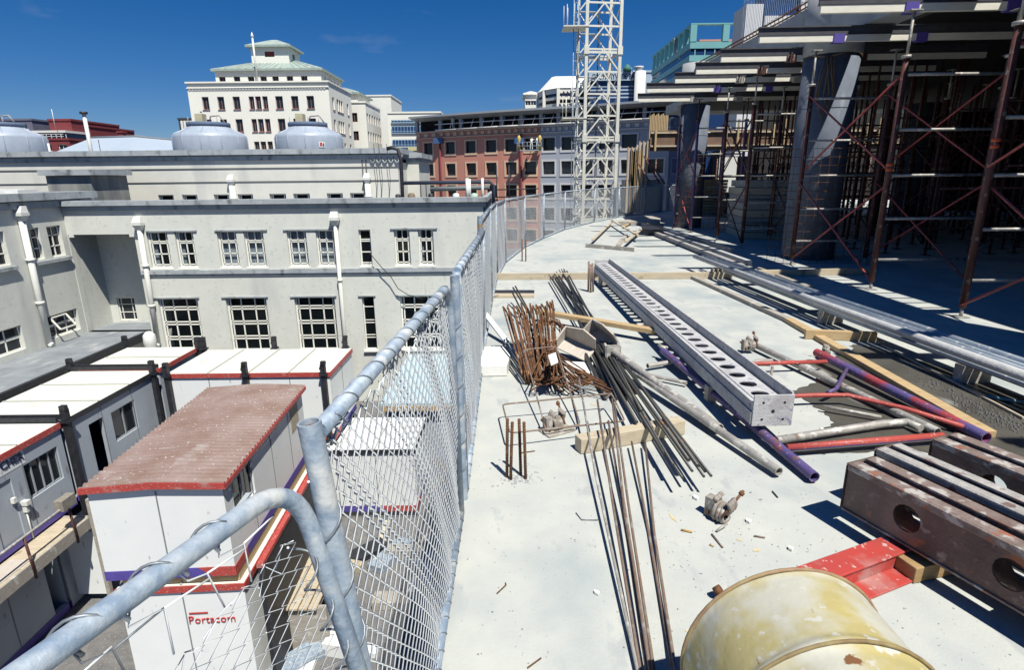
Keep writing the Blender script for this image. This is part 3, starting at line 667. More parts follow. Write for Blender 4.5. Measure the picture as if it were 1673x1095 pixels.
# cooling towers
def cooler(px, pyb, label, wpx=57, Yc=41):
    c = PY(px, pyb, Yc); r = wpx * c.y / F * .93; t = thing('cooling_tower', label, 'cooling tower', (c.x, Yc, zm - .62), 0, 'fibreglass cooling towers on the roof')
    zt = PY(px, 208, Yc).z; z0 = zm - .62; sh = PY(px, 222, Yc).z
    m = MB(); m.lathe([(r * .97, z0), (r, z0 + .1), (r, sh - .15), (r * .98, sh), (r * .93, sh + .09), (r * .84, sh + .18), (r * .74, sh + .27), (r * .65, sh + .38), (r * .58, zt - .02), (r * .57, zt)], (c.x, Yc, 0), 40); m.build('shell', FIBG, t)
    m = MB()
    for k in range(12):
        a = k * PI / 6 + .2; u = V((math.cos(a), math.sin(a), 0)); P = [V((c.x, Yc, 0)) + u * (rr * r + .01) + V((0, 0, z)) for rr, z in ((1, z0), (1, sh - .15), (.93, sh + .09), (.84, sh + .18), (.74, sh + .27), (.65, sh + .38), (.585, zt - .02))]
        m.tube(P, .035, 5)
    m.build('seam', FIBG, t)
    m = MB(); m.lathe([(r * .57, zt), (r * .58, zt), (r * .58, zt + .28), (r * .53, zt + .28), (r * .53, zt + .05)], (c.x, Yc, 0), 32); m.build('collar', mat('collar', (.10, .14, .22)), t)
    m = MB(); m.box(c.x - .7, c.x - .2, Yc - .3, Yc + .3, zt + .3, zt + .85); m.build('motor', mat('motor', (.5, .46, .3)), t)
    m = MB(); m.tube([(c.x + .1, Yc, zt + .25), (c.x + .2, Yc, zt + .7), (c.x + .8, Yc, zt + .75), (c.x + 1.1, Yc, zt + .3)], .05, 6)
    for q in (-.9, .3, 1.0): m.tube([(c.x + q, Yc - .8, zt), (c.x + q, Yc - .8, zt + .6)], .025, 5)
    m.build('guard_rail', WHTST, t); return c, r, zt
cooler(5, 235, 'leftmost grey domed cooling tower cut by the photo edge', 60)
cooler(345, 235, 'middle grey domed cooling tower with motor on top', 57)
c, r, zt = cooler(506, 235, 'right grey domed cooling tower with small red and blue badge', 54)
badge = thing('maker_badge', 'small white plate with red and blue mark on the right cooling tower', 'badge', (c.x + r * .5, 41 - r * .9, zm + .3))
a = math.radians(-52); 
bx, by = c.x + math.cos(a) * (r + .03), 41 + math.sin(a) * (r + .03); u = V((-math.sin(a), math.cos(a), 0)); n_ = V((math.cos(a), math.sin(a), 0))
o = V((bx, by, PY(535, 240, 39).z)) - u * .2
m = MB(); m.quad(o, o + u * .4, o + u * .4 + V((0, 0, .36)), o + V((0, 0, .36))); m.build('plate', WHITE, badge)
o2 = o + n_ * .01; m = MB(); m.quad(o2 + u * .05 + V((0, 0, .08)), o2 + u * .2 + V((0, 0, .06)), o2 + u * .22 + V((0, 0, .3)), o2 + u * .08 + V((0, 0, .3))); m.build('red_mark', REDL, badge)
m = MB(); m.quad(o2 + u * .23 + V((0, 0, .05)), o2 + u * .36 + V((0, 0, .08)), o2 + u * .34 + V((0, 0, .28)), o2 + u * .24 + V((0, 0, .2))); m.build('blue_mark', PURP, badge)
# grey hip roof
Yh = 52
a, b = PY(60, 250, 46), PY(310, 250, 46); r1, r2 = PY(150, 225, Yh), PY(222, 223, Yh); e2 = PY(288, 230, Yh)
t = thing('hip_roof_building', 'low building with broad plain grey hipped roof behind the parapet', 'building', (r1.x, Yh, GZ))
m = MB(); zb = zm - 1.0
A0, A1, A2, A3 = V((a.x - 3, 46, zb)), V((b.x + 4, 46, zb)), V((b.x + 4, 60, zb)), V((a.x - 3, 60, zb)); R1, R2, R3 = V((r1.x, Yh, r1.z)), V((r2.x, Yh, r2.z)), V((e2.x + 1, Yh, e2.z - .05))
m.quad(A0, V((r2.x + 2, 46, zb)), R2, R1); m.quad(V((r2.x + 2, 46, zb)), A1, R3, R2); m.quad(A1, A2, R3); m.quad(A2, A3, R1, R2, R3); m.quad(A3, A0, R1)
m.build('roof', mat('pale_blue_roof', (.36, .42, .49), (.33, .39, .46), .5, .6), t)
m = MB(); m.tube([R1, R2, R3], .12, 5); m.build('ridge_cap', mat('ridge', (.16, .18, .21)), t)
MB().box(a.x - 2, b.x + 3, 47, 59, GZ, zb - .01).build('wall', RENDER2, t)
# flue poles
def pole(px, y0, y1, Y, r, label, m_=WHITE, cap=True):
    a = PY(px, y1, Y); b = PY(px, y0, Y); t = thing('roof_flue', label, 'flue', (a.x, Y, a.z)); b = V((a.x - 0, Y, b.z))
    m = MB(); m.tube([a - V((0, 0, 1.5)), b], r, 10); m.build('pipe', m_, t)
    if cap: m = MB(); m.tube([b, b + V((0, 0, r * 1.2))], r * 2, 10); m.build('cowl', BLACKS, t)
pole(149, 186, 248, 38, .11, 'tall white flue pipe with dark cowl rising over the grey hip roof')
pole(37, 205, 232, 44, .09, 'short white pole beside the leftmost cooling tower', cap=False)
pole(82, 234, 250, 40, .06, 'thin short white post on the parapet roof near the maroon houses', cap=False)
pole(167, 228, 262, 38, .02, 'thin wire mast standing behind the parapet', BLACKS, False)
pole(333, 183, 215, 60, .05, 'thin white mast with flag bracket left of the cream tower', WHITE, True)
# ducting on near roof right end
def duct(pts, r, label, m_, name='duct', cat='duct', n=12):
    m = MB(); m.tube(pts, r, n); return tag(m.build(name, m_), label, cat)
def N(px, py, Y=29): return PY(px, py, Y)
duct([N(658, 330), N(657, 305), N(655, 262), N(650, 244), N(640, 241), N(632, 243)], .09, 'black vertical duct bending over the pale parapet corner', BLACKS)
duct([N(657, 299), N(800, 297), N(806, 303), N(807, 345)], .09, 'long dark horizontal pipe above the roof edge in front of the terracotta building', mat('navy_pipe', (.03, .04, .07)), 'pipe', 'pipe')
duct([N(703, 309, 28), N(800, 306, 28)], .11, 'thick grey lagged pipe lying under the dark pipe', mat('lagging', (.16, .18, .18)), 'pipe', 'pipe')
for px, y0, w_, lb in ((763, 291, .075, 'taller white vent post of the adjoining pair'), (767, 292, .055, 'thinner white vent post of the adjoining pair'), (788, 291, .06, 'single white vent post at right roof edge')):
    a = N(px, y0, 27); duct([a, V((a.x, 27, zc_top - .3))], w_, lb + ' on the near roof', WHITE, 'vent_post', 'vent')
for px, py, s_, mm, lb in ((704, 317, .14, BLACKS, 'small black valve box'), (745, 318, .17, WHITE, 'round white cap with red stripe'), (775, 319, .2, mat('pale_green', (.4, .55, .45)), 'pale green lump of plastic sheet'), (672, 318, .18, mat('brownbox', (.2, .15, .1)), 'brown bundle'), (650, 318, .13, BLACKS, 'dark crate')):
    a = N(px, py, 27.4); m = MB(); m.lathe([(s_ * .8, -.5), (s_, 0), (s_ * .8, s_ * .8), (s_ * .3, s_)], (a.x, 27.4, a.z - .1), 12)
    tag(m.build('roof_fitting', mm), lb + ' on the near roof below the pipes', 'roof fitting')
m = MB()
for k, px in enumerate((688, 697, 812, 832)):
    a = N(px, 322, 30); m.tube([V((a.x, 30, a.z - 1)), V((a.x, 30, N(px, 300, 30).z + (k > 1) * .9))], .03, 5)
m.tube([N(808, 310, 30), N(880, 308, 30)], .03, 5); m.tube([N(808, 322, 30), N(880, 321, 30)], .03, 5)
tag(m.build('guard_rail', BLACKS), 'thin dark tube rail behind the black pipe elbow', 'railing')
# ---- courtyard cabins ----------------------------------------------------
SEAM = mat('seam', (.22, .24, .26), (.18, .2, .22))
def cabin(label, x0, x1, y0, y1, z0, z1, wallm, roof=True, seam='x', openings=(), rm=None, trim=REDP, stripe=PURP, redend=None, group='site cabins in the courtyard'):
    """openings: (side, a, b, c, d, kind) side 'S' (facing -Y) or 'E' (facing +X); a,b metres along; c,d heights"""
    t = thing('site_cabin', label, 'site cabin', ((x0 + x1) / 2, (y0 + y1) / 2, z0), 0, group)
    H_ = z1 - z0; m = MB()
    hS = [(a, b, c, d) for s_, a, b, c, d, k in openings if s_ == 'S']; hE = [(a, b, c, d) for s_, a, b, c, d, k in openings if s_ == 'E']
    m.wall((x0, y0, z0), (1, 0, 0), (0, -1, 0), x1 - x0, H_, hS, .12); m.wall((x1, y0, z0), (0, 1, 0), (1, 0, 0), y1 - y0, H_, hE, .12)
    m.quad((x0, y0, z0), (x0, y1, z0), (x0, y1, z1), (x0, y0, z1)); m.quad((x0, y1, z0), (x1, y1, z0), (x1, y1, z1), (x0, y1, z1)); m.quad((x0, y0, z0), (x1, y0, z0), (x1, y1, z0), (x0, y1, z0))
    m.build('wall', wallm, t)
    if roof:
        m = MB(); m.box(x0 - .02, x1 + .02, y0 - .02, y1 + .02, z1 + .002, z1 + .06); m.build('roof', rm or ROOFC, t)
        m = MB(); L0, L1 = (x0, x1) if seam == 'x' else (y0, y1); n = round((L1 - L0) / 1.2)
        for k in range(1, n):
            q = L0 + (L1 - L0) * k / n
            if seam == 'x': m.box(q - .02, q + .02, y0, y1, z1 + .055, z1 + .085)
            else: m.box(x0, x1, q - .02, q + .02, z1 + .055, z1 + .085)
        m.build('roof_seam', mat('roof_seam', (.40, .40, .36)), t)
        m = MB(); e = .035
        m.box(x0 - e, x1 + e, y0 - e - .01, y0 - .02, z1 - .07, z1 + .07); m.box(x1 + .02, x1 + e + .01, y0 - .02, y1, z1 - .07, z1 + .07)
        if trim: m.build('roof_trim', trim, t)
    n = round((x1 - x0) / 1.2)
    for k in range(1, n): q = x0 + (x1 - x0) * k / n; MB().box(q - .012, q + .012, y0 - .008, y0, z0 + .2, z1 - .07).build('panel_joint', SEAM, t)
    n = round((y1 - y0) / 1.2)
    for k in range(1, n): q = y0 + (y1 - y0) * k / n; MB().box(x1, x1 + .008, q - .012, q + .012, z0 + .2, z1 - .07).build('panel_joint', SEAM, t)
    if stripe:
        m = MB(); xe = x1 + .012
        re = redend if redend is not None else 0
        m.box(x0 - .012, xe - re, y0 - .012, y0 - .002, z0, z0 + .2); m.box(x1 + .002, xe, y0 + .6, y1, z0, z0 + .2); m.build('purple_stripe', stripe, t)
        if re:
            m = MB(); m.hexa([(xe - re, y0 - .013, z0 - .001), (xe, y0 - .013, z0 - .001), (xe, y0 - .003, z0 - .001), (xe - re, y0 - .003, z0 - .001), (xe - re - .25, y0 - .013, z0 + .201), (xe, y0 - .013, z0 + .201), (xe, y0 - .003, z0 + .201), (xe - re - .25, y0 - .003, z0 + .201)])
            m.box(x1 + .002, xe + .001, y0, y0 + .6, z0, z0 + .201); m.build('red_stripe', REDP, t)
    for s_, a, b, c, d, k in openings:
        if s_ == 'S': o, u, n_ = V((x0 + a, y0, z0 + c)), V((1, 0, 0)), V((0, -1, 0))
        else: o, u, n_ = V((x1, y0 + a, z0 + c)), V((0, 1, 0)), V((1, 0, 0))
        if k == 'win': window(t, o, u, n_, b - a, d - c, (.5,), (), fm=mat('alu_frame', (.30, .33, .36)), inset=.04, fw_=.035)
        elif k == 'win4': window(t, o, u, n_, b - a, d - c, (.25, .5, .75), (), fm=mat('alu_frame', (.30, .33, .36)), inset=.04, fw_=.035)
        elif k == 'board':
            q = MB(); p = o + n_ * .01; q.hexa([p, p + u * (b - a), p + u * (b - a) - n_ * .03, p - n_ * .03] + [r_ + V((0, 0, d - c)) for r_ in (p, p + u * (b - a), p + u * (b - a) - n_ * .03, p - n_ * .03)]); q.build('boarded_window', TIMBX, t)
        elif k == 'door':
            q = MB(); p = o - n_ * .03; q.hexa([p, p + u * (b - a), p + u * (b - a) - n_ * .03, p - n_ * .03] + [r_ + V((0, 0, d - c)) for r_ in (p, p + u * (b - a), p + u * (b - a) - n_ * .03, p - n_ * .03)]); dd = q.build('door', wallm, t)
            q = MB(); h = o + u * (b - a - .1) + V((0, 0, 1.0)); q.box(min(h.x, h.x + n_.x * .06), max(h.x, h.x + n_.x * .06) + .02, h.y - .04, h.y + .04, h.z, h.z + .12); q.build('handle', WHITE, dd)
        elif k == 'open':
            q = MB(); p = o - n_ * 1.0; q.quad(p - u * .3, p + u * (b - a + .6), p + u * (b - a + .6) + V((0, 0, d - c + .1)), p - u * .3 + V((0, 0, d - c + .1))); q.build('dark_doorway', DARK, t)
    return t
def stack_post(x, y, z0, z1, label):
    m = MB(); m.box(x - .07, x + .07, y - .07, y + .07, z0, z1); m.box(x - .11, x + .11, y - .11, y + .11, z1 - .35, z1 - .3); m.box(x - .11, x + .03, y - .03, y + .11, z1 - .18, z1 - .1)
    m.box(x - .04, x + .1, y - .1, y + .02, z1, z1 + .1)
    return tag(m.build('stacking_post', BLACKS), label, 'steel post', 'black stacking posts of the cabins')
zr = -4.0
def RX(px, py, z=-4.0): return G(px, py, z)
xa1 = RX(100, 693).x; xa0 = RX(205, 571).x
ya = [G(0, 755, zr).y - .35, G(100, 693, zr).y, G(240, 607, zr).y, G(318, 570, zr).y]
zb1 = zr - 2.15
Lc = ya[1] - (ya[0] - 1.6)
# nearest, with lettering
y00 = ya[1] - 3.7
cabin_a = cabin('grey site cabin at far left with black lettering and sliding window', xa0, xa1, y00, ya[1] - .08, zb1, zr, WALLG, seam='y', openings=(('E', PX(40, 780, xa1).y - y00, PX(100, 760, xa1).y - y00, .85, 1.7, 'win4'), ('E', PX(-5, 860, xa1).y - y00, PX(30, 830, xa1).y - y00, .05, 1.6, 'door')))
tp = PX(36, 741, xa1); text('lettering', 'FLETCHER', .235, (xa1 + .012, tp.y, tp.z - .12), (0, 1, 0), (1, 0, 0), NAVYL, cabin_a, bold=.003, right=True)
m = MB(); m.box(xa1 + .002, xa1 + .006, tp.y - 1.62, tp.y + .03, tp.z - .24, tp.z + .12); m.build('sign_panel', WALLW, cabin_a)
# lamp by the door
lp = PX(38, 825, xa1)
m = MB(); m.box(xa1, xa1 + .14, lp.y - .06, lp.y + .06, lp.z, lp.z + .1); m.box(xa1, xa1 + .09, lp.y - .04, lp.y + .04, lp.z - .18, lp.z); m.tube([(xa1 + .03, lp.y, lp.z - .18), (xa1 + .03, lp.y, zb1)], .015, 6); tag(m.build('wall_lamp', WHITE), 'small white wall lamp and conduit beside the grey cabin door', 'lamp')
b0 = ya[1] + .08
cabin('grey site cabin in the middle of the left row, its dark doorway standing open', xa0, xa1, b0, ya[2] - .08, zb1, zr, WALLG, seam='y', trim=BLACKS,
      openings=(('E', PX(150, 720, xa1).y - b0, PX(172, 700, xa1).y - b0, .05, 1.75, 'open'), ('E', PX(184, 690, xa1).y - b0, PX(222, 670, xa1).y - b0, .85, 1.72, 'win')))
cabin('grey site cabin at the back of the left row against the ledge', xa0 + .1, xa1, ya[2] + .08, ya[3], zb1, zr, WALLG, seam='y')
for px, py, k, lb in ((103, 682, 1, 'front black post between the two nearest left cabins'), (240, 604, 1, 'black post between middle and back left cabins'), (322, 563, 1, 'black post at the back corner of the left row')):
    p = G(px, py + 8, zr); stack_post(xa1 + .05, p.y, GZ, zr + .35, lb)
for yy, lb in ((ya[2], 'black post on the ledge side of the left row'), (ya[3] + .2, 'black post on the ledge side at the far end')): stack_post(xa0 - .1, yy, GZ, zr + .35, lb)
for yy, lb in ((ya[1], 'near black steel tie across the left cabin roofs'), (ya[2], 'far black steel tie across the left cabin roofs')):
    m = MB(); m.box(xa0 - .1, xa1, yy - .13, yy - .07, zr + .1, zr + .2); m.box(xa0 - .1, xa1, yy + .07, yy + .13, zr + .1, zr + .2); tag(m.build('cross_tie', BLACKS), lb, 'steel tie')
# lower storey of the left row
zb2 = zb1 - .35
lowc = cabin('lower grey cabin under the lettered one, white door ajar in shade', xa0, xa1 - .15, y00, 12.1, GZ + .05, zb2, WALLG, roof=False, openings=(('E', PX(75, 905, xa1).y - y00, PX(108, 870, xa1).y - y00 - .1, .2, 2.0, 'open'),))
m = MB(); y_ = PX(112, 880, xa1).y; m.box(xa1 - .1, xa1 + .75, y_ + .02, y_ + .07, GZ + .25, zb2 - .15); m.build('door', WALLW, lowc)
cabin('lower grey cabin beneath the middle of the left row', xa0, xa1 - .15, 12.2, ya[3], GZ + .05, zb2, WALLG, roof=False)

# walkway
t = thing('walkway', 'timber walkway on the left cabins with grey tube handrail', 'walkway', (xa1 + .3, 11, zb1 - .1))
yw1 = PX(142, 850, xa1 + .6).y
m = MB(); m.box(xa1 + .02, xa1 + .62, 7, yw1, zb1 - .10, zb1 - .04); m.build('deck', TIMBX, t)
m = MB(); m.box(xa1 + .623, xa1 + .68, 7, yw1, zb1 - .32, zb1 - .03); m.box(xa1 + .02, xa1 + .62, yw1 + .003, yw1 + .06, zb1 - .32, zb1 - .03); m.build('edge_board', TIMBW, t)
m = MB(); rz = zb1 + .62
m.tube([(xa1 + .66, 7, rz), (xa1 + .66, yw1 - .3, rz), (xa1 + .5, yw1 + .1, rz)], .03, 8); m.build('handrail', TUBEG, t)
for k in range(5):
    y_ = yw1 - .5 - k * 1.25
    m = MB(); m.tube([(xa1 + .7, y_, zb1 - .4), (xa1 + .66, y_, rz)], .028, 8); m.build('post', TUBEB, t)
m = MB(); m.box(xa1 + .56, xa1 + .76, yw1 - .75, yw1 - .35, rz - .04, rz + .22); tag(m.build('sack', mat('sacking', (.30, .27, .23), (.2, .18, .15), 12)), 'brown sacking slung over the walkway handrail', 'sacking')
for k, (dy, lb) in enumerate(((1.6, 'brown flat sheet lying on the timber walkway'),)):
    MBx = MB(); MBx.box(xa1 + .1, xa1 + .55, yw1 - dy - .9, yw1 - dy, zb1 - .036, zb1 - .025); tag(MBx.build('ply_sheet', PLY), lb, 'plywood')
stack = MB(); stack.box(xa1 + .75, xa1 + .85, yw1 - .1, yw1 + .0, GZ, zb1 + .5); tag(stack.build('timber_post', TIMBW), 'timber prop at the end of the walkway beside the white cabin', 'timber post')

# right-hand cabin in front of the facade
xb0, xb1 = G(276, 613, zr).x, G(537, 613, zr).x; yb0, yb1 = G(400, 613, zr).y, G(450, 574, zr).y
cabin('white site cabin with cream roof and red edge below the facade windows', xb0, xb1, yb0, yb1, zb1, zr, WALLW, redend=.9)
for px, lb in ((278, 'black post at the left front corner of the cream roofed cabin'), (403, 'black post halfway along the front of the cream roofed cabin'), (529, 'black post at the right front corner of the cream roofed cabin')):
    stack_post(G(px, 613, zr).x, yb0 - .09, GZ, zr + .35, lb)
for px, lb in ((333, 'black post behind the cream roof, left'), (447, 'black post behind the cream roof, middle'), (562, 'black post behind the cream roof, right')):
    stack_post(G(px, 574, zr).x, yb1 + .12, GZ, zr + .4, lb)
# brown corrugated shed
zs_ = -3.62
xs0, xs1 = G(137, 795, zs_).x, G(352, 795, zs_).x; ys0, ys1 = G(250, 790, zs_).y, G(400, 634, zs_).y
ze = PY(260, 945, ys0).z
t = cabin('white cabin with brown corrugated roof and red fascia, perched on another cabin', xs0, xs1, ys0, ys1, ze, zs_ - .1, WALLW, roof=False, redend=.45,
          openings=(('E', .35, 1.35, 1.0, 1.75, 'win'), ('E', ys1 - ys0 - 1.05, ys1 - ys0 - .45, 1.15, 1.85, 'board')))
m = MB(); NX, NY = 6, 360; ww = xs1 - xs0 + .16; ll = ys1 - ys0 + .2
idx = []
for j in range(NY + 1):
    for i in range(NX + 1):
        x = xs0 - .08 + ww * i / NX; y = ys0 - .08 + ll * j / NY
        z = zs_ - .02 + .07 * (1 - abs(i / NX - .5) * 2) + .024 * math.sin(y * 2 * PI / .15)
        m.v.append(V((x, y, z)))
for j in range(NY):
    for i in range(NX):
        a = j * (NX + 1) + i; m.f.append((a, a + 1, a + NX + 2, a + NX + 1)); m.sm.append(True)
m.build('roof', CORR, t)
m = MB(); xm_ = (xs0 + xs1) / 2
m.hexa([(xs0 - .09, ys0 - .1, zs_ - .13), (xm_, ys0 - .1, zs_ - .07), (xm_, ys0 - .075, zs_ - .07), (xs0 - .09, ys0 - .075, zs_ - .13), (xs0 - .09, ys0 - .1, zs_ - .01), (xm_, ys0 - .1, zs_ + .06), (xm_, ys0 - .075, zs_ + .06), (xs0 - .09, ys0 - .075, zs_ - .01)])
m.hexa([(xm_ + .001, ys0 - .1, zs_ - .07), (xs1 + .09, ys0 - .1, zs_ - .13), (xs1 + .09, ys0 - .075, zs_ - .13), (xm_ + .001, ys0 - .075, zs_ - .07), (xm_ + .001, ys0 - .1, zs_ + .06), (xs1 + .09, ys0 - .1, zs_ - .01), (xs1 + .09, ys0 - .075, zs_ - .01), (xm_ + .001, ys0 - .075, zs_ + .06)])
m.box(xs1 + .075, xs1 + .1, ys0 - .07, ys1 + .12, zs_ - .13, zs_ - .035)
m.build('fascia', REDP, t)
m = MB(); m.box(xs1 + .0, xs1 + .1, ys0 + .3, ys0 + .9, ze + 1.2, ze + 1.24); m.build('awning', WALLG, t)
# cabin below with red lettering
zq = ze - .28
cb = cabin('lower white cabin with red lettering under the corrugated roofed one', xs0 + .12, xs1 + .08, ys0 + .05, ys1, GZ + .05, zq, WALLW, stripe=None)
MB().box(xs0 + .2, xs1, ys0 + .12, ys1 - .1, zq + .065, ze - .005).build('bearer', TIMB, cb)
p = PY(308, 1020, ys0 + .04); text('lettering', 'Portacom', .25, (p.x, ys0 + .035, p.z), (1, 0, 0), (0, -1, 0), REDL, cb, bold=-.004, sx=.92)
m = MB(); p2 = PY(308, 1003, ys0 + .04); m.box(p2.x, p2.x + .36, ys0 + .03, ys0 + .038, p2.z - .02, p2.z + .01); m.build('logo_bar', REDL, cb)
for o_r in (t, cb): o_r.rotation_euler.z = R(3.2); o_r.location.x -= .13
# red capped rail & frame along shed's right
m = MB(); m.box(xs1 + .25, xs1 + .33, ys0 + .4, ys1 + .5, GZ, ze - .1); o_r = tag(m.build('steel_screen', BLACKS), 'dark steel framed screen beside the stacked white cabins', 'screen'); o_r.rotation_euler.z = R(3.2); o_r.location.x -= .13
m = MB(); m.box(xs1 + .24, xs1 + .36, ys0 + .38, ys1 + .52, ze - .095, ze - .01); o_r = tag(m.build('red_rail', REDP), 'red painted rail on top of the dark screen', 'rail'); o_r.rotation_euler.z = R(3.2); o_r.location.x -= .13
# cabin seen through fence
xd0, xd1 = PY(505, 830, 16).x, PY(682, 830, 16).x; zd = PY(600, 738, 16).z; zd0 = PY(600, 836, 16).z
cabin('white site cabin with purple and red stripe seen through the fence mesh', xd1 - 4.8, xd1, 16, 18.4, zd0, zd, WALLW, redend=.95, trim=BLACKS, rm=WALLW)
MB_ = MB(); MB_.box(xd1 - 4.6, xd1 - .1, 16.1, 18.3, GZ + .02, zd0 - .003); tag(MB_.build('timber_bearers', TIMBW), 'weathered bearers under the striped cabin behind the mesh', 'timber')
z_ = -6.35; a, b = G(617, 660, z_), G(620, 590, z_)
t = thing('lean_to', 'light blue flat roofed lean-to against the facade behind the mesh', 'shed', (-3.6, 22, GZ))
MB().box(a.x + .1, -1.0, a.y, 25.9, z_ - .12, z_).build('roof', LBLUE, t)
MB().box(a.x + .15, -1.05, a.y - .04, a.y - .003, z_ - .3, z_ - .1).build('fascia', TIMB, t)
MB().box(a.x + .2, -1.1, a.y + .25, 25.8, GZ, z_ - .121).build('wall', WALLG, t)
# steps, pallets, debris on the ground
t = thing('timber_steps', 'pale timber landing boards on the ground between cabins and fence post', 'decking', G(515, 920, GZ + .9))
m = MB(); c = G(515, 920, GZ + 1.2)
for k in range(7): m.box(c.x - .9 + k * .21, c.x - .72 + k * .21, c.y - 1.6, c.y + .6, GZ + 1.16, GZ + 1.2)
m.build('board', TIMBX, t)
for q in (-1.5, .4): MB().box(c.x - .9, c.x + .72, c.y + q, c.y + q + .1, GZ, GZ + 1.15).build('support', TIMBW, t)
mm_ = [TIMBX, POLY, TIMBW, GALV, mat('tarp_cream', (.55, .50, .38)), BLACKS, WALLW]
for i in range(34):
    x = random.uniform(-4.6, -1.4); y = random.uniform(6.5, 15.6)
    if xs0 - .5 < x < xs1 + .6 and ys0 - .4 < y < ys1 + .5: continue
    w_, l_, h_ = random.uniform(.15, .6), random.uniform(.4, 2.0), random.uniform(.04, .4)
    a = random.uniform(0, PI); d = V((math.cos(a), math.sin(a), 0)) * l_ / 2; c = V((x, y, GZ + h_ / 2 + .01))
    k = MB(); k.bar(c - d, c + d, w_, h_); tag(k.build('scrap_piece', mm_[i % 7]), ['pale plank', 'white foam block', 'weathered board', 'grey metal offcut', 'cream folded tarpaulin', 'black crate lid', 'white panel offcut'][i % 7] + ' lying on the courtyard ground behind the mesh', 'scrap', 'scrap on the courtyard ground')
# meter ball / bird on ledge
p = PY(244, 552, 20.0); m = MB(); m.lathe([(.1, -.9), (.16, -.5), (.22, -.2), (.2, .1), (.1, .22)], p, 12); tag(m.build('roof_vent', WHITE), 'small white rounded vent standing at the foot of the downpipe', 'vent')

# ---- far buildings ---------------------------------------------------------
def farwin(t, x0, x1, y, z0, z1, hb=(), vb=(.5,), fm=None, glass=None, n_=(0, -1, 0), sill=.15):
    return window(t, (x0, y, z0), (1, 0, 0), n_, x1 - x0, z1 - z0, vb, hb, fm=fm or FRAMEW, inset=.3, fw_=.09, glass=glass, sill=sill)
Yt = 110.0
def TP(px, py): return PY(px, py, Yt)
t = thing('cream_tower', 'cream stepped building with copper hipped roofs and rooftop lantern', 'building', (TP(425, 290).x, Yt, GZ))
x0, x1 = TP(314, 200).x, TP(537, 150).x; zt = TP(425, 135).z
REDS = mat('red_sill', (.30, .14, .13)); holes = []; wl = []
cols = [(335, 346), (360, 371), (385, 396.5), (411, 419.5), (421.5, 430.5), (433, 441.5), (454, 466), (479.5, 491), (504.5, 516.5)]
rows = [(179, 158), (216, 195), (252, 232)]
for r_ in range(6):
    if r_ < 3: za, zb_ = TP(425, rows[r_][0] - 1).z, TP(425, rows[r_][1] - 1).z
    else: za -= 4.3; zb_ -= 4.3
    for a, b in cols: xa, xb = TP(a, 200).x, TP(b, 200).x; holes.append((xa - x0, xb - x0, za - GZ, zb_ - GZ)); wl.append((xa, xb, za, zb_, r_))
m = MB(); m.wall((x0, Yt, GZ), (1, 0, 0), (0, -1, 0), x1 - x0, zt - GZ, holes, .4)
y2 = 125.0
# right flank with windows
hr = []
for r_ in range(3):
    za, zb_ = TP(425, rows[r_][0] - 1).z, TP(425, rows[r_][1] - 1).z
    for q in (1.8, 4.6, 6.0, 7.4, 11.5): hr.append((q, q + 1.2, za - GZ, zb_ - GZ))
m.wall((x1, Yt, GZ), (0, 1, 0), (1, 0, 0), y2 - Yt, zt - GZ, hr, .35)
m.quad((x0, Yt, GZ), (x0, y2, GZ), (x0, y2, zt), (x0, Yt, zt)); m.quad((x0, Yt, zt - .5), (x1, Yt, zt - .5), (x1, y2, zt - .5), (x0, y2, zt - .5)); m.build('wall', HWALL, t)
MB().box(x0 + 1, x1 - .9, Yt + .9, y2, GZ, zt - 1).build('interior', DARK, t)
for (a, b, c, d, r_) in wl:
    if r_ < 3: farwin(t, a, b, Yt, c, d, fm=REDS)
for (q, q1, c, d) in hr: window(t, (x1, Yt + q, c + GZ), (0, 1, 0), (1, 0, 0), q1 - q, d - c, (.5,), (), fm=REDS, inset=.25, fw_=.14, sill=.12)
m = MB(); 
for k in range(44): xk = x0 + .3 + k * (x1 - x0 - .6) / 44; m.box(xk, xk + .3, Yt - .12, Yt, zt - 1.15, zt - .85)
m.box(x0 - .1, x1 + .15, Yt - .2, Yt, zt - .84, zt - .7); m.box(x0 - .15, x1 + .2, Yt - .3, Yt + .3, zt, zt + .25); m.box(x1 - .3, x1 + .2, Yt + .3, y2, zt, zt + .25); m.build('cornice', HWALL, t)
xp0, xp1 = TP(343, 125).x, TP(519, 125).x; zp = PY(430, 115, Yt + 2).z
hp = []
for px in (363, 387, 410, 430.5, 450, 473.5, 497): a = PY(px - 5, 130, Yt + 2).x; hp.append((a - xp0, a + 1.15 - xp0, 1.0, zp - zt + 0))
zpw0, zpw1 = PY(430, 135.5, Yt + 2).z, PY(430, 124, Yt + 2).z
hp = [(a, b, zpw0 - zt + .5, zpw1 - zt + .5) for a, b, _, _ in hp]
m = MB(); m.wall((xp0, Yt + 2, zt - .5), (1, 0, 0), (0, -1, 0), xp1 - xp0, zp - zt + .5, hp, .3)
m.wall((xp1, Yt + 2, zt - .5), (0, 1, 0), (1, 0, 0), 13, zp - zt + .5, [(q, q + .8, .9, 2.1) for q in (2, 4, 6, 8, 10)], .3); m.quad((xp0, Yt + 2, zt - .5), (xp0, y2, zt - .5), (xp0, y2, zp), (xp0, Yt + 2, zp)); m.build('penthouse_wall', HWALL, t)
MB().box(xp0 + .6, xp1 - .7, Yt + 2.7, y2, zt - .4, zp - .1).build('penthouse_interior', DARK, t)
for a, b, c, d in hp: farwin(t, xp0 + a, xp0 + b, Yt + 2, zt - .5 + c, zt - .5 + d, fm=REDS, sill=None)
lx0, lx1 = PY(411, 95, Yt + 6).x, PY(472, 95, Yt + 6).x; lz = PY(440, 102, Yt + 6).z; lt = PY(440, 77, Yt + 6).z
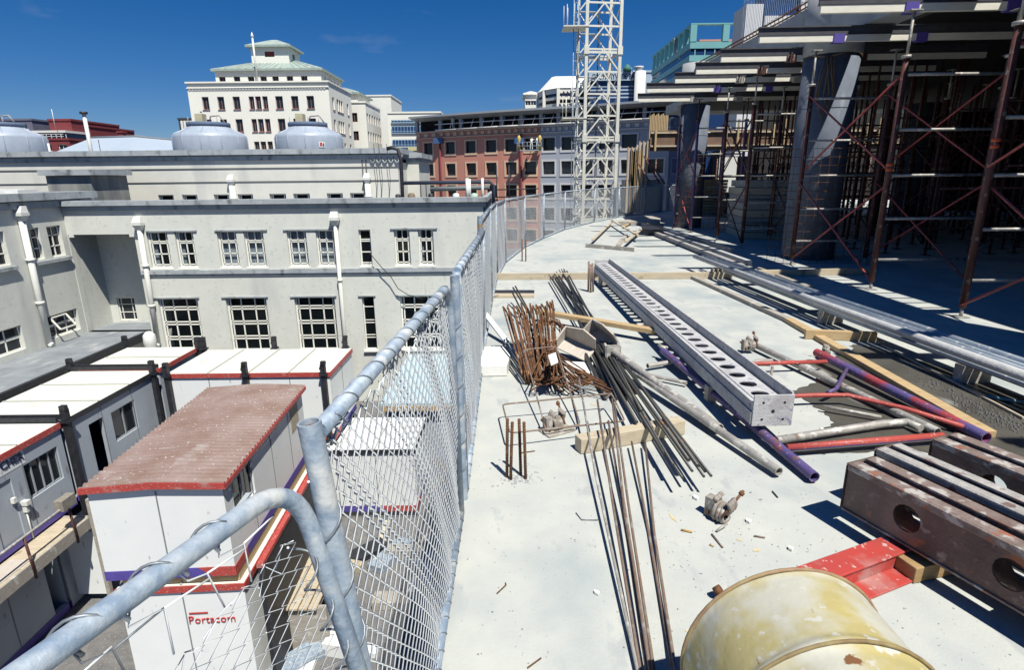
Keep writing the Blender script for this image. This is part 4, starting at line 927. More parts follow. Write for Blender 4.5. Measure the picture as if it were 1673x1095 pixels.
def hip(x0, x1, y0, y1, z0, z1, r, parent, name='roof', m_=COPPER, ov=.5, seam=True):
    x0 -= ov; x1 += ov; y0 -= ov; y1 += ov; m = MB()
    P = [V((x0, y0, z0)), V((x1, y0, z0)), V((x1, y1, z0)), V((x0, y1, z0))]; Q = [V((x0 + r, y0 + r, z1)), V((x1 - r, y0 + r, z1)), V((x1 - r, y1 - r, z1)), V((x0 + r, y1 - r, z1))]
    for k in range(4): m.quad(P[k], P[(k + 1) % 4], Q[(k + 1) % 4], Q[k])
    m.quad(*Q); m.box(x0, x1, y0, y1, z0 - .35, z0 - .003)
    if seam:
        n = int((x1 - x0) / 1.2)
        for k in range(1, n):
            f = k / n; a = P[0].lerp(P[1], f); b = Q[0].lerp(Q[1], f); m.bar(a, b, .08, .16)
    m.build(name, m_, parent)
hip(xp0, xp1, Yt + 2, y2, zp + .3, lz + .8, 7.0, t)
m = MB(); m.wall((lx0, Yt + 6, lz - 1), (1, 0, 0), (0, -1, 0), lx1 - lx0, lt - lz + 1, [((lx1 - lx0) * .36, (lx1 - lx0) * .62, lt - lz - .6, lt - lz + .35)], .3)
m.wall((lx1, Yt + 6, lz - 1), (0, 1, 0), (1, 0, 0), 6, lt - lz + 1, [(2, 3.4, lt - lz - .6, lt - lz + .35)], .3); m.quad((lx0, Yt + 6, lz - 1), (lx0, Yt + 12, lz - 1), (lx0, Yt + 12, lt), (lx0, Yt + 6, lt)); m.quad((lx0, Yt + 12, lz - 1), (lx1, Yt + 12, lz - 1), (lx1, Yt + 12, lt), (lx0, Yt + 12, lt)); m.build('lantern', HWALL, t)
wn = MB(); a = lx0 + (lx1 - lx0) * .36; wn.box(a, a + (lx1 - lx0) * .26, Yt + 6.25, Yt + 6.3, lt - 1.65, lt - .6); wn.build('lantern_window', MAROON, t)
hip(lx0, lx1, Yt + 6, Yt + 12, lt + .35, PY(446, 65, Yt + 9).z, 3.6, t, 'lantern_roof', ov=.7, seam=False)
# flagpole
a = PY(421, 135, Yt + .5); b = PY(418, 61, Yt + .5); m = MB(); m.tube([a, V((a.x, a.y, b.z))], .16, 8); m.lathe([(.16, b.z), (.3, b.z + .2), (.02, b.z + .9)], (a.x, a.y, 0), 8); tag(m.build('flagpole', WHITE), 'tall white flagpole on the cream tower parapet', 'flagpole')
# rear wings of the tower
def block(name, label, cat, x0, x1, y0, y1, zt, m_, rowsz=(), nS=0, nE=0, wS=1.2, glass=None, fm=None, hip_=None, z0=GZ, parapet=True, vb=(.5,)):
    t = thing(name, label, cat, ((x0 + x1) / 2, y0, z0))
    hS, hE = [], []
    for (c, d) in rowsz:
        for k in range(nS): q = (x1 - x0) * (k + .5) / nS; hS.append((q - wS / 2, q + wS / 2, c - z0, d - z0))
        for k in range(nE): q = (y1 - y0) * (k + .5) / nE; hE.append((q - wS / 2, q + wS / 2, c - z0, d - z0))
    m = MB(); m.wall((x0, y0, z0), (1, 0, 0), (0, -1, 0), x1 - x0, zt - z0, hS, .3); m.wall((x1, y0, z0), (0, 1, 0), (1, 0, 0), y1 - y0, zt - z0, hE, .3)
    m.quad((x0, y0, z0), (x0, y1, z0), (x0, y1, zt), (x0, y0, zt)); m.quad((x0, y1, z0), (x1, y1, z0), (x1, y1, zt), (x0, y1, zt)); m.quad((x0, y0, zt), (x1, y0, zt), (x1, y1, zt), (x0, y1, zt)); m.build('wall', m_, t)
    for h in hS: window(t, (x0 + h[0], y0, z0 + h[2]), (1, 0, 0), (0, -1, 0), h[1] - h[0], h[3] - h[2], vb, (), fm=fm, inset=.2, fw_=.1, glass=glass)
    for h in hE: window(t, (x1, y0 + h[0], z0 + h[2]), (0, 1, 0), (1, 0, 0), h[1] - h[0], h[3] - h[2], vb, (), fm=fm, inset=.2, fw_=.1, glass=glass)
    if parapet: m = MB(); m.box(x0 - .15, x1 + .15, y0 - .15, y0 + .2, zt + .003, zt + .35); m.box(x1 - .2, x1 + .15, y0 + .2, y1, zt + .003, zt + .35); m.build('parapet', m_, t)
    if hip_: hip(x0 + 2, x1 - 2, y0 + 2, y1 - 2, zt + 2, zt + 4.2, 5, t); MB().box(x0 + 2, x1 - 2, y0 + 2, y1 - 2, zt + .004, zt + 1.64).build('attic', m_, t)
    return t
Y2 = 128.0
xa, xb = PY(560, 200, Y2).x, PY(599, 200, Y2).x
block('cream_wing', 'cream rear wing right of the copper roofed tower', 'building', xa, xb, Y2, 142, PY(590, 168, Y2).z, HWALL, [(PY(590, a, Y2).z, PY(590, b, Y2).z) for a, b in ((199, 184), (229, 214))], 1, 6, 1.3, fm=REDS)
m = MB(); xk = xb - 9
t_ = bpy.data.objects['cream_wing']; hip(xb - 12, xb - 2, Y2 + 2, 141, PY(590, 148, Y2).z, PY(590, 136, Y2).z, 4, t_, ov=.6)
MB().box(xb - 12, xb - 2, Y2 + 2, 141, PY(590, 168, Y2).z + .01, PY(590, 148, Y2).z - .36).build('attic', HWALL, t_)
Y3 = 160.0
block('white_plant_tower', 'plain white tower behind the cream wing', 'building', PY(601, 200, Y3).x, PY(641, 200, Y3).x, Y3, 175, PY(620, 157, Y3).z, HWALL)
Y4 = 135.0
t = block('white_office', 'white office block with two blue window bands left of the terracotta building', 'building', PY(634, 200, Y4).x, PY(720, 200, Y4).x, Y4, 150, PY(660, 185, Y4).z, HWALL)
for a, b in ((218, 206), (240, 228), (201, 196)):
    z0, z1 = PY(660, a, Y4).z, PY(660, b, Y4).z; x0, x1 = PY(640, 210, Y4).x, PY(712, 210, Y4).x
    window(t, (x0, Y4 - .3, z0), (1, 0, 0), (0, -1, 0), x1 - x0, z1 - z0, tuple(k / 14 for k in range(1, 14)), (.3,), fm=mat('pale_blue_frame', (.30, .45, .58)), inset=.0, fw_=.12, glass=GLASSB)
t = thing('wall_block', 'low yellow and blue topped structure behind the black duct', 'building', (PY(670, 245, 100).x, 100, GZ))
x0, x1 = PY(637, 240, 100).x, PY(684, 240, 100).x; z0 = PY(660, 240, 100).z
MB().box(x0, x1, 100, 106, GZ, z0 - .6).build('wall', mat('green_glass', (.10, .17, .15)), t); MB().box(x0, x1, 99.9, 106, z0 - .59, z0).build('fascia', mat('cream_yellow', (.6, .55, .3)), t)
MB().box(x0, x0 + 3, 99.8, 99.89, z0 - 1.9, z0 - .1).build('panel', BLUEP, t)
# maroon & mauve houses at left
Y5 = 120.0
def B5(name, label, px0, px1, py, Y, m_, **k): return block(name, label, 'building', PY(px0, 240, Y).x, PY(px1, 240, Y).x, Y, Y + 14, PY((px0 + px1) / 2, py, Y).z, m_, **k)
B5('mauve_block', 'mauve grey flat topped block at far left behind the cooling tower', -60, 61, 197, Y5, PURG, rowsz=[(PY(10, 214, Y5).z, PY(10, 202, Y5).z)], nS=2, wS=5)
B5('maroon_block', 'maroon block with the taller stair head left of the grey hip roof', 88, 124, 197, Y5 - 4, MAROON)
B5('maroon_annex', 'lower maroon annex with dark opening right of the stair head', 122, 152, 207, Y5, MAROON, rowsz=[(PY(130, 220, Y5).z, PY(130, 211, Y5).z)], nS=1, wS=2)
t = B5('maroon_house', 'wide maroon house with white balcony line and small white windows', 40, 115, 229, Y5 - 8, MAROON, rowsz=[(PY(65, 247, Y5 - 8).z, PY(65, 236, Y5 - 8).z)], nS=3, wS=1.6)
x0, x1 = PY(60, 220, Y5 - 6).x, PY(108, 220, Y5 - 6).x; zz0 = PY(80, 229, Y5 - 6).z; zz1 = PY(80, 217, Y5 - 6).z
m = MB(); m.box(x0, x1, Y5 - 6, Y5 + 2, zz0 + .4, zz1); m.build('veranda', GLASSB, t); m = MB(); m.box(x0 - .4, x1 + .4, Y5 - 6.6, Y5 + 2, zz1 + .003, zz1 + .4); m.build('veranda_roof', WHITE, t)
m = MB(); 
for z in (.5, .9): m.box(x0 - 3, x1 + 1, Y5 - 8.1, Y5 - 8.0, zz0 + z, zz0 + z + .08)
for k in range(12): m.box(x0 - 3 + k * .9, x0 - 2.92 + k * .9, Y5 - 8.1, Y5 - 8.0, zz0, zz0 + .9)
m.build('balcony_rail', WHITE, t)
B5('far_white_houses', 'low pale houses peeping above the hip roof ridge', 150, 196, 219, 190, WHITE)
m = MB(); a = PY(197, 222, 80); m.box(a.x - .35, a.x + .35, 80, 80.7, a.z - 1.5, a.z + .4); m.box(a.x - .45, a.x + .45, 79.9, 80.8, a.z + .4, a.z + .6); tag(m.build('brick_chimney', MAROON), 'small red brick chimney beyond the grey hipped roof', 'chimney')
t = B5('striped_block', 'white columned block edge left of the cream tower', 298, 318, 195, 140, mat('dark_glass_wall', (.05, .06, .07)))
m = MB()
for px in (299, 304, 309, 314): a = PY(px, 210, 139.8); m.box(a.x - .25, a.x + .2, 139.6, 139.95, GZ, PY(308, 197, 140).z)
m.build('column', HWALL, t)
pole(88, 178, 197, 112, .05, 'thin antenna on the maroon stair head', WHITE, False)

# terracotta curved building
bx = [681, 719, 752.5, 786, 819, 851, 883, 911, 944, 975, 1006, 1050, 1096, 1140]
bD = [95, 92.5, 90.5, 88.7, 87.1, 85.8, 84.6, 83.6, 82.4, 81, 79.6, 78, 76.6, 75]
zw = [(PY(700, 252, 93).z, PY(700, 233, 93).z)]
zw += [(PY(700, 287, 93).z, PY(700, 268, 93).z)]; fl = zw[0][0] - zw[1][0]
for k in range(3): zw.append((zw[-1][0] - fl, zw[-1][1] - fl))
zf0, zf1 = PY(700, 226, 93).z, PY(700, 215, 93).z; zl1 = PY(700, 197, 93).z; zr_ = PY(700, 190, 93).z
tc_ = thing('terracotta_building', 'curved unfinished building, left half terracotta with pale window surrounds, roof eave above open loggia', 'building', (0, 84, GZ))
wr_, wg_, loggia = MB(), MB(), MB(); fr_, fg_, tr_, tg_, roof_, rail_, dk, pil = [MB() for _ in range(8)]
bp_ = [PY(px, 240, d) for px, d in zip(bx, bD)]
for i in range(len(bx) - 1):
    a = V((bp_[i].x, bp_[i].y, 0)); b = V((bp_[i + 1].x, bp_[i + 1].y, 0)); u = (b - a).normalized(); n_ = V((u.y, -u.x, 0)); L0 = (b - a).length
    red = i < 6; W0 = wr_ if red else wg_; T0_ = tr_ if red else tg_; F0 = fr_ if red else fg_
    ww = 1.75 if i < 9 else 2.0; c = L0 / 2
    hl = [(c - ww / 2, c + ww / 2, p - GZ, q - GZ) for p, q in zw]
    W0.wall((a.x, a.y, GZ), u, n_, L0, zf0 - GZ, hl, .35)
    dk.hexa([a - n_ * 1.2 + V((0, 0, GZ)), b - n_ * 1.2 + V((0, 0, GZ)), b - n_ * 3 + V((0, 0, GZ)), a - n_ * 3 + V((0, 0, GZ))] + [q + V((0, 0, zl1 + .5)) for q in (a - n_ * 1.2, b - n_ * 1.2, b - n_ * 3, a - n_ * 3)])
    for p, q in zw:
        T1_ = MB()
        for (e0, e1, g0, g1) in ((c - ww / 2 - .22, c + ww / 2 + .22, p - .3, p), (c - ww / 2 - .22, c + ww / 2 + .22, q, q + .22), (c - ww / 2 - .22, c - ww / 2, p, q), (c + ww / 2, c + ww / 2 + .22, p, q)):
            o = a + n_ * .07; T1_.hexa([o + u * e0 + V((0, 0, g0)) - n_ * .1, o + u * e1 + V((0, 0, g0)) - n_ * .1, o + u * e1 + V((0, 0, g0)), o + u * e0 + V((0, 0, g0))] + [z_ for z_ in (o + u * e0 + V((0, 0, g1)) - n_ * .1, o + u * e1 + V((0, 0, g1)) - n_ * .1, o + u * e1 + V((0, 0, g1)), o + u * e0 + V((0, 0, g1)))])
        o = a + u * (c - ww / 2) + V((0, 0, p))
        wn_ = window(tc_, o, u, n_, ww, q - p, (), (), fm=BLACKS, inset=.3, fw_=.08, sill=None); T1_.build('surround', REDT if red else GREYT, wn_)
    # frieze with checker mould
    o = a + n_ * .12; Z = lambda q, z: q + V((0, 0, z))
    F0.hexa([Z(a, zf0), Z(b, zf0), Z(b - n_ * .5, zf0), Z(a - n_ * .5, zf0), Z(a, zf1), Z(b, zf1), Z(b - n_ * .5, zf1), Z(a - n_ * .5, zf1)])
    for k in range(3):
        s0 = a + u * (L0 * k / 3 + .1) + n_ * .12; s1 = a + u * (L0 * (k + .55) / 3) + n_ * .12
        zc1 = zf0 + (zf1 - zf0) * .25; zc2 = zf0 + (zf1 - zf0) * .75
        T0_.hexa([Z(s0, zc1), Z(s1, zc1), Z(s1 - n_ * .11, zc1), Z(s0 - n_ * .11, zc1), Z(s0, zc2), Z(s1, zc2), Z(s1 - n_ * .11, zc2), Z(s0 - n_ * .11, zc2)])
    for zc1, zc2 in ((zf0 - .02, zf0 + .12), (zf1 - .15, zf1 + .06)):
        T0_.hexa([Z(a + n_ * .2, zc1), Z(b + n_ * .2, zc1), Z(b + n_ * .005, zc1), Z(a + n_ * .005, zc1), Z(a + n_ * .2, zc2), Z(b + n_ * .2, zc2), Z(b + n_ * .005, zc2), Z(a + n_ * .005, zc2)])
    # loggia
    for f in (0.0,):
        s0 = a + u * (L0 * f - .25) - n_ * .1; s1 = s0 + u * .5
        pil = MB(); pil.hexa([Z(s0, zf1), Z(s1, zf1), Z(s1 - n_ * .5, zf1), Z(s0 - n_ * .5, zf1), Z(s0, zl1), Z(s1, zl1), Z(s1 - n_ * .5, zl1), Z(s0 - n_ * .5, zl1)]); pil.build('pilaster', GREYB, tc_)
    roof_.hexa([Z(a + n_ * 1.6, zl1 + .35), Z(b + n_ * 1.6, zl1 + .35), Z(b - n_ * 8, zl1 + .35), Z(a - n_ * 8, zl1 + .35), Z(a + n_ * 1.6, zl1 + .62), Z(b + n_ * 1.6, zl1 + .62), Z(b - n_ * 8, zr_ + .5), Z(a - n_ * 8, zr_ + .5)])
    roof_.hexa([Z(a - n_ * .1, zl1), Z(b - n_ * .1, zl1), Z(b - n_ * .6, zl1), Z(a - n_ * .6, zl1), Z(a + n_ * 1.3, zl1 + .34), Z(b + n_ * 1.3, zl1 + .34), Z(b - n_ * 1, zl1 + .34), Z(a - n_ * 1, zl1 + .34)])
    if i > 0:
        rail_.tube([Z(a + n_ * 1.0, zf1 + .9), Z(b + n_ * 1.0, zf1 + .9)], .07, 5); rail_.tube([Z(a + n_ * 1.0, zf1 + .1), Z(b + n_ * 1.0, zf1 + .1)], .1, 5)
        for f in (.2, .7): rail_.tube([Z(a + u * L0 * f + n_ * 1.0, zf1 + .1), Z(a + u * (L0 * f + .5) + n_ * 1.0, zf1 + 1.3)], .06, 4)
a = V((bp_[0].x, bp_[0].y, 0)); wr_.quad(Z(a, GZ), Z(a + V((0, 14, 0)), GZ), Z(a + V((0, 14, 0)), zf0), Z(a, zf0))
wr_.build('terracotta_wall', REDB, tc_); wg_.build('blue_grey_wall', GREYB, tc_); fr_.build('frieze', REDB, tc_); fg_.build('frieze', GREYB, tc_); tr_.build('frieze_moulding', REDT, tc_); tg_.build('frieze_moulding', GREYT, tc_)
roof_.build('roof', mat('zinc_roof', (.34, .37, .40), (.3, .33, .36), .2, .5), tc_); dk.build('interior', DARK, tc_)
tag(rail_.build('gantry_rail', GREYT), 'thin pale scaffold rail with tilted stays along the loggia', 'railing')
m = MB(); a = bp_[0]
for k in range(28):
    z = zf0 - .5 - k * .6; m.box(a.x - .02, a.x + .7 - (k % 2) * .25, a.y - .22, a.y - .002, z - .5, z)
m.build('quoin', REDT, tc_)
for px in (718, 849):
    i = 1 if px == 718 else 5; a = bp_[i]; m = MB(); m.tube([(a.x, a.y - .25, GZ), (a.x, a.y - .25, zf0)], .12, 6); m.build('rainwater_pipe', MAROON, tc_)
# small people
def person(loc, label, pose='stand', rot=0, cloth=WHITE, hat=None):
    P = {'stand': [(0, 0, .95), (0, 0, 1.2), (0, .02, 1.42), (0, .03, 1.52), (0, .05, 1.68), (.18, 0, 1.40), (.24, .1, 1.15), (.2, .32, 1.1), (-.18, 0, 1.40), (-.26, .05, 1.14), (-.25, .2, .95), (.1, 0, .9), (.12, .02, .5), (.12, 0, .08), (.12, .14, .03), (-.1, 0, .9), (-.12, .02, .5), (-.12, 0, .08), (-.12, .14, .03)],
         'reach': [(0, 0, .95), (0, .08, 1.2), (0, .18, 1.38), (0, .24, 1.47), (0, .32, 1.60), (.18, .18, 1.36), (.22, .42, 1.30), (.2, .66, 1.42), (-.18, .18, 1.36), (-.24, .34, 1.12), (-.2, .55, 1.02), (.1, 0, .9), (.14, .1, .5), (.14, 0, .08), (.14, .14, .03), (-.1, 0, .9), (-.12, -.05, .5), (-.12, -.12, .08), (-.12, .02, .03)]}[pose]
    E = [(0, 1), (1, 2), (2, 3), (3, 4), (2, 5), (5, 6), (6, 7), (2, 8), (8, 9), (9, 10), (0, 11), (11, 12), (12, 13), (13, 14), (0, 15), (15, 16), (16, 17), (17, 18)]
    Rr = [.15, .15, .14, .06, .10, .07, .05, .045, .07, .05, .045, .09, .065, .05, .045, .09, .065, .05, .045]
    me = bpy.data.meshes.new('tmpb'); me.from_pydata(P, E, []); ob = bpy.data.objects.new('tmpb', me); COL.objects.link(ob)
    md = ob.modifiers.new('s', 'SKIN'); ob.modifiers.new('ss', 'SUBSURF').levels = 1
    for v_, r_ in zip(me.skin_vertices[0].data, Rr): v_.radius = (r_, r_)
    me.skin_vertices[0].data[0].use_root = True
    dg = bpy.context.evaluated_depsgraph_get(); m2 = bpy.data.meshes.new_from_object(ob.evaluated_get(dg)); bpy.data.objects.remove(ob)
    m2.materials.clear(); m2.materials.append(cloth); m2.materials.append(SKIN)
    for p in m2.polygons:
        p.use_smooth = True
        c = p.center
        if c.z > (1.5 if pose == 'stand' else 1.46) : p.material_index = 1
    o = bpy.data.objects.new('person', m2); COL.objects.link(o); o.location = loc; o.rotation_euler = (0, 0, rot); tag(o, label, 'person')
    MATS[o.name] = Matrix.Identity(4)
    if hat:
        h = MB(); c = V(P[4]) + V((0, 0, .04)); h.lathe([(.16, 0), (.13, .02), (.125, .08), (.08, .14), (.01, .16)], c, 12); h.build('hard_hat', hat, o, local=True)
    return o
a = PY(873, 241, 84.3); fz = a.z - .3
t = thing('work_cradle', 'suspended work cradle with white clad workers at a terracotta wall window', 'work platform', (a.x + .8, 84.0, fz), 0)
x0, x1 = PY(846, 240, 84).x, PY(884, 240, 84).x
MB().box(x0, x1, 83.6, 84.4, fz - .12, fz).build('deck', GALV, t)
m = MB(); 
for z in (.5, 1.0): m.tube([(x0, 83.6, fz + z), (x1, 83.6, fz + z)], .03, 5)
for k in range(6): xk = x0 + (x1 - x0) * k / 5; m.tube([(xk, 83.6, fz), (xk, 83.6, fz + 1.0)], .03, 5)
m.build('guard_rail', GALV, t)
m = MB()
for xk in (x0 + .1, x1 - .1): m.tube([(xk, 84.0, fz), (xk, 84.0, zf1 + 1)], .03, 4)
m.build('cable', BLACKS, t)
person((PY(868, 240, 84).x, 83.9, fz), 'worker in white overalls leaning left in the cradle', 'reach', R(-20), WHITE)
person((PY(878, 240, 84).x, 83.9, fz), 'worker in white overalls standing right in the cradle', 'stand', R(15), WHITE)
person((PY(741, 208, 90.4).x, 90.1, zf1 + .2), 'worker in white shirt at the loggia rail above the terracotta wall', 'stand', R(30), WHITE, WHITE)
for px, y in ((848, 83.8), (882, 83.8)):
    a = PY(px, 238, y); m = MB(); m.lathe([(.28, fz), (.06, fz + .9), (.30, fz + 1.5), (.1, fz + 1.9)], (a.x, y, 0), 10); tag(m.build('hoist_motor', mat('hoist_yellow', (.55, .42, .12))), 'yellow hoist at the %s end of the work cradle' % ('left' if px < 860 else 'right'), 'hoist')
for px, D_ in ((716, 92.4), (848, 85.6)):
    a = PY(px, 229, D_); m = MB(); m.box(a.x - .7, a.x + .7, D_ - .6, D_ - .2, a.z - .5, a.z + .3); tag(m.build('blue_tarpaulin', BLUEP), 'small blue sheet under the frieze at the %s rain pipe' % ('left' if px < 800 else 'right'), 'tarpaulin')

# ANZ TRUST building
Ya = 125.0
def AP(px, py): return PY(px, py, Ya)
t = thing('white_octagon_office', 'white office with pitched white roof and blue glass bands left of the crane', 'building', (AP(910, 290).x, Ya, GZ))
oct_ = [(879, 129), (889, 125), (912, 122), (1000, 122), (1000, 150), (879, 150)]
xy = [(PY(px, 160, y).x, y) for px, y in oct_]
ztop = AP(912, 148).z
def opoly(z0, z1, s_, m_, name):
    cx = sum(p[0] for p in xy) / 6; cy = 136
    MB().prism([(cx + (p[0] - cx) * s_, cy + (p[1] - cy) * s_) for p in xy], z0, z1).build(name, m_, t)
opoly(GZ, ztop - 4, .97, GLASSB, 'glazing')
prev = None
for k, (a, b) in enumerate(((155, 146), (165, 160), (176, 171), (300, 182))):
    opoly(AP(912, a).z, AP(912, b).z, 1.0, HWALL, 'band')
opoly(AP(912, 161).z, AP(912, 152).z, .965, GLASSB, 'top_glazing')
m = MB()
for px, y in ((879, 128.9), (889, 124.9), (912, 121.9), (935, 121.9)):
    x = PY(px, 160, y).x; m.box(x - .3, x + .3, y - .2, y + .4, GZ, ztop)
m.build('pier', HWALL, t)
m = MB(); ze_ = AP(912, 147).z; zr2 = AP(930, 117.5).z; cx = AP(950, 130).x
E_ = [V((p[0] + (-.15 if p[0] < cx else .15), p[1] - .15, ze_)) for p in xy]; Rg = [V((AP(907, 118).x, 134, zr2)), V((AP(905, 118).x, 131, zr2)), V((AP(910, 118).x, 130, zr2)), V((AP(960, 118).x, 130, zr2)), V((AP(960, 118).x, 140, zr2)), V((AP(907, 118).x, 140, zr2))]
for k in range(5): m.quad(E_[k], E_[k + 1], Rg[k + 1], Rg[k])
m.quad(E_[5], E_[0], Rg[0], Rg[5]); m.quad(*Rg); m.build('roof', HWALL, t)
a = PY(917, 143.5, 120.8); text('lettering', 'ANZ TRUST', 1.5, (a.x, 120.9, a.z - 1.6), (1, 0, 0), (0, -1, 0), NAVYL, t, bold=.02, ext=.03)
block('white_gabled_house', 'small white pitched roof building left of the octagonal office', 'building', PY(858, 160, 150).x, PY(876, 160, 150).x, 150, 160, PY(868, 156, 150).z, HWALL, [(PY(868, 172, 150).z, PY(868, 164, 150).z)], 2, 0, 1.3)
a = bpy.data.objects['white_gabled_house']; hip(PY(858, 160, 150).x, PY(876, 160, 150).x, 150, 160, PY(868, 155, 150).z + .4, PY(868, 147, 150).z, 2.5, a, m_=HWALL, seam=False)
# bank building
Yk = 110.0
def KP(px, py): return PY(px, py, Yk)
x0, x1 = KP(964, 140).x, KP(1037, 140).x
t = thing('bank_building', 'pale blue bank office with dark glass bands, sign and white drum stack', 'building', ((x0 + x1) / 2, Yk, GZ))
MB().box(x0, x1, Yk, Yk + 18, GZ, KP(1000, 132).z).build('glazing', GLASSB, t)
PB2 = mat('pale_blue_wall', (.42, .52, .60), (.38, .48, .56), .3, .6)
m = MB(); m.box(x0 - .3, x1 + .8, Yk - .5, Yk + 18.2, KP(1000, 132).z + .005, KP(1000, 118).z)
for py in (141, 147, 153, 159): z_ = KP(1000, py).z; m.box(x0, x1 + .02, Yk - .06, Yk + 18, z_ - .12, z_ + .12)
m.build('wall', PB2, t)
MB().box(KP(1018, 110).x, KP(1032, 110).x, Yk - .4, Yk + 6, KP(1000, 118).z + .01, KP(1000, 111).z).build('plant_room', PB2, t)
m = MB(); a = KP(1024, 116); m.lathe([(.5, 0), (.8, .25), (.7, .7), (.3, 1.1), (.05, 1.3)], (a.x, Yk - .45, a.z - .2), 10); m.build('tree_emblem', mat('emblem_green', (.05, .18, .15)), t)
a = KP(972, 131); text('lettering', 'COUNTRYWIDE BANK', 1.25, (KP(966, 130).x, Yk - .52, KP(990, 129.5).z), (1, 0, 0), (0, -1, 0), NAVYL, t, bold=.01, ext=.03, sx=.68)
m = MB(); a = KP(1043, 140); m.lathe([(.95, GZ), (.95, KP(1043, 118).z)], (a.x, Yk - 1.2, 0), 16); m.lathe([(.6, KP(1043, 118).z), (.6, KP(1040, 114).z), (.8, KP(1040, 113).z), (.8, KP(1040, 110.5).z)], (a.x - .3, Yk - 1.2, 0), 14); m.build('drum_stack', GREYT, t)
block('pale_rear_office', 'pale office corner with small dark vents right of the white drum stack', 'building', KP(1037, 140).x + .5, KP(1075, 140).x, Yk + 4, Yk + 20, PY(1060, 118, Yk + 4).z, PB2)

# teal building
Yq = 70.0
xq = PY(1130, 60, Yq).x; zq1 = PY(1130, 38, Yq).z
t = thing('teal_office', 'teal and dark blue office block with open roof frame right of the crane', 'building', (xq + 10, Yq, GZ))
def zq_(py): return PY(1150, py - 1, Yq).z
ye = 88.0; xe = xq + 34
def ring(z0, z1, m_, name, o=0.0):
    MB().box(xq - o, xe, Yq - o, ye, z0, z1).build(name, m_, t)
ring(GZ, zq_(69.5), GLASSB, 'glazing')
for a, b, c in ((80, 69, TEAL), (101, 91, TEAL), (122, 112, TEAL), (144, 133, TEAL), (166, 155, TEAL)): 
    MB().box(xq - .15, xe, Yq - .15, ye, zq_(a), zq_(b)).build('spandrel', c, t)
m = MB(); m.box(xq - .2, xe, Yq - .2, Yq + .5, zq_(41), zq1); m.box(xq - .2, xq + .5, Yq + .5, ye, zq_(41), zq1)
k = 0
for k in range(9): x = xq + .0 + k * 3.6; m.box(x - .2, x + .5, Yq - .19, Yq + .4, zq_(69) + .01, zq_(41))
for k in range(1, 9): y = Yq + k * 2.1; m.box(xq - .19, xq + .4, y, y + .6, zq_(69) + .01, zq_(41))
m.build('roof_frame', TEAL, t)
MB().box(xq + 4, xe - 2, Yq + 5, ye - 2, zq_(69) + .01, zq_(58)).build('plant_room', mat('plant_wall', (.28, .3, .42)), t)
m = MB(); m.box(xq + 1.8, xe, Yq + 3, ye - 1, zq_(58) + .01, zq_(55)); m.build('plant_roof', REDB, t)
m = MB()
for k in range(30):
    x = xq + .4 + k * 1.1
    for (a, b) in ((91, 80), (112, 101)): m.box(x, x + .12, Yq - .08, Yq + .02, zq_(a), zq_(b))
m.build('mullion', TEAL, t)
# pair of braces on the corner
m = MB(); 
for d in (0, .7): m.tube([PY(1103, 62, 76) + V((d, 0, 0)), PY(1103, 85, 76) + V((d, 0, 0)), PY(1124, 108, 72) + V((d, 0, 0))], .14, 8)
tag(m.build('flue_pair', TUBEG), 'pair of bent grey pipes on the teal office corner', 'pipe')
# blue-white building behind upper deck
Yz = 45.0; x0 = PY(1219, 40, Yz).x
t = thing('blue_glass_block', 'white and blue glass block rising behind the concrete edge beam', 'building', (x0 + 8, Yz, GZ))
MB().box(x0 + 1.0, x0 + 30, Yz - .2, Yz + 2, GZ, 6.5).build('lower_wall', SHADEW, t)
MB().box(x0 + 1.2, x0 + 30, Yz, Yz + 2, 6.51, 22).build('glazing', GLASSB, t)
m = MB(); m.box(x0 - .2, x0 + 1.0, Yz - .3, Yz + 2, 3.0, PY(1225, 8, Yz).z); m.box(x0 + 3.6, x0 + 4.5, Yz - .3, Yz - .01, 6.6, 22.3)
for k in range(5): m.box(x0 + 1.2, x0 + 30, Yz - .25, Yz - .01, 8.0 + k * 3.2, 9.2 + k * 3.2)
m.build('panel', GREYT, t)

# ---- crane mast ------------------------------------------------------------
YC = 28.5
cl, cr_ = PY(951, 200, YC).x, PY(1006, 200, YC).x; s_ = cr_ - cl
t = thing('crane_mast', 'cream lattice tower crane mast with ladder rising beyond the fence', 'crane', ((cl + cr_) / 2, YC, GZ))
ang = R(8); cx = (cl + cr_) / 2; cyy = YC + s_ / 2
def cp(i, z): 
    q = [(-1, -1), (1, -1), (1, 1), (-1, 1)][i]; x, y = q[0] * s_ / 2, q[1] * s_ / 2
    return V((cx + x * math.cos(ang) - y * math.sin(ang), cyy + x * math.sin(ang) + y * math.cos(ang), z))
for i in range(4): m = MB(); m.bar(cp(i, GZ), cp(i, 14), .135, .135); m.build('leg', CRANE, t)
hh = PY(975, 80, YC).z - PY(975, 117, YC).z; z = PY(975, 117, YC).z; zs2 = []
while z > GZ + .5: z -= hh
while z < 13.5: zs2.append(z); z += hh
m = MB(); k5 = MB()
for j, z in enumerate(zs2):
    for i in range(4):
        a, b = cp(i, z), cp((i + 1) % 4, z)
        if i in (0, 2): m.bar(a, b, .05, .075); mid = (a + b) / 2; m.bar(cp(i, z - hh), mid, .055, .055); m.bar(cp((i + 1) % 4, z - hh), mid, .055, .055)
        else: m.bar(a, cp((i + 1) % 4, z - hh), .04, .04)
    if j % 4 == 1:
        k5 = MB()
        for i in range(4): k5.bar(cp(i, z - .13), cp((i + 1) % 4, z - .13), .06, .10); k5.box(cp(i, z).x - .11, cp(i, z).x + .11, cp(i, z).y - .11, cp(i, z).y + .11, z - .22, z + .12)
        k5.build('section_joint', CRANE, t)
m.build('bracing', CRANE, t)
m = MB(); a = cp(3, 0); lx = cp(0, 0).x - .55; ly = YC + .3
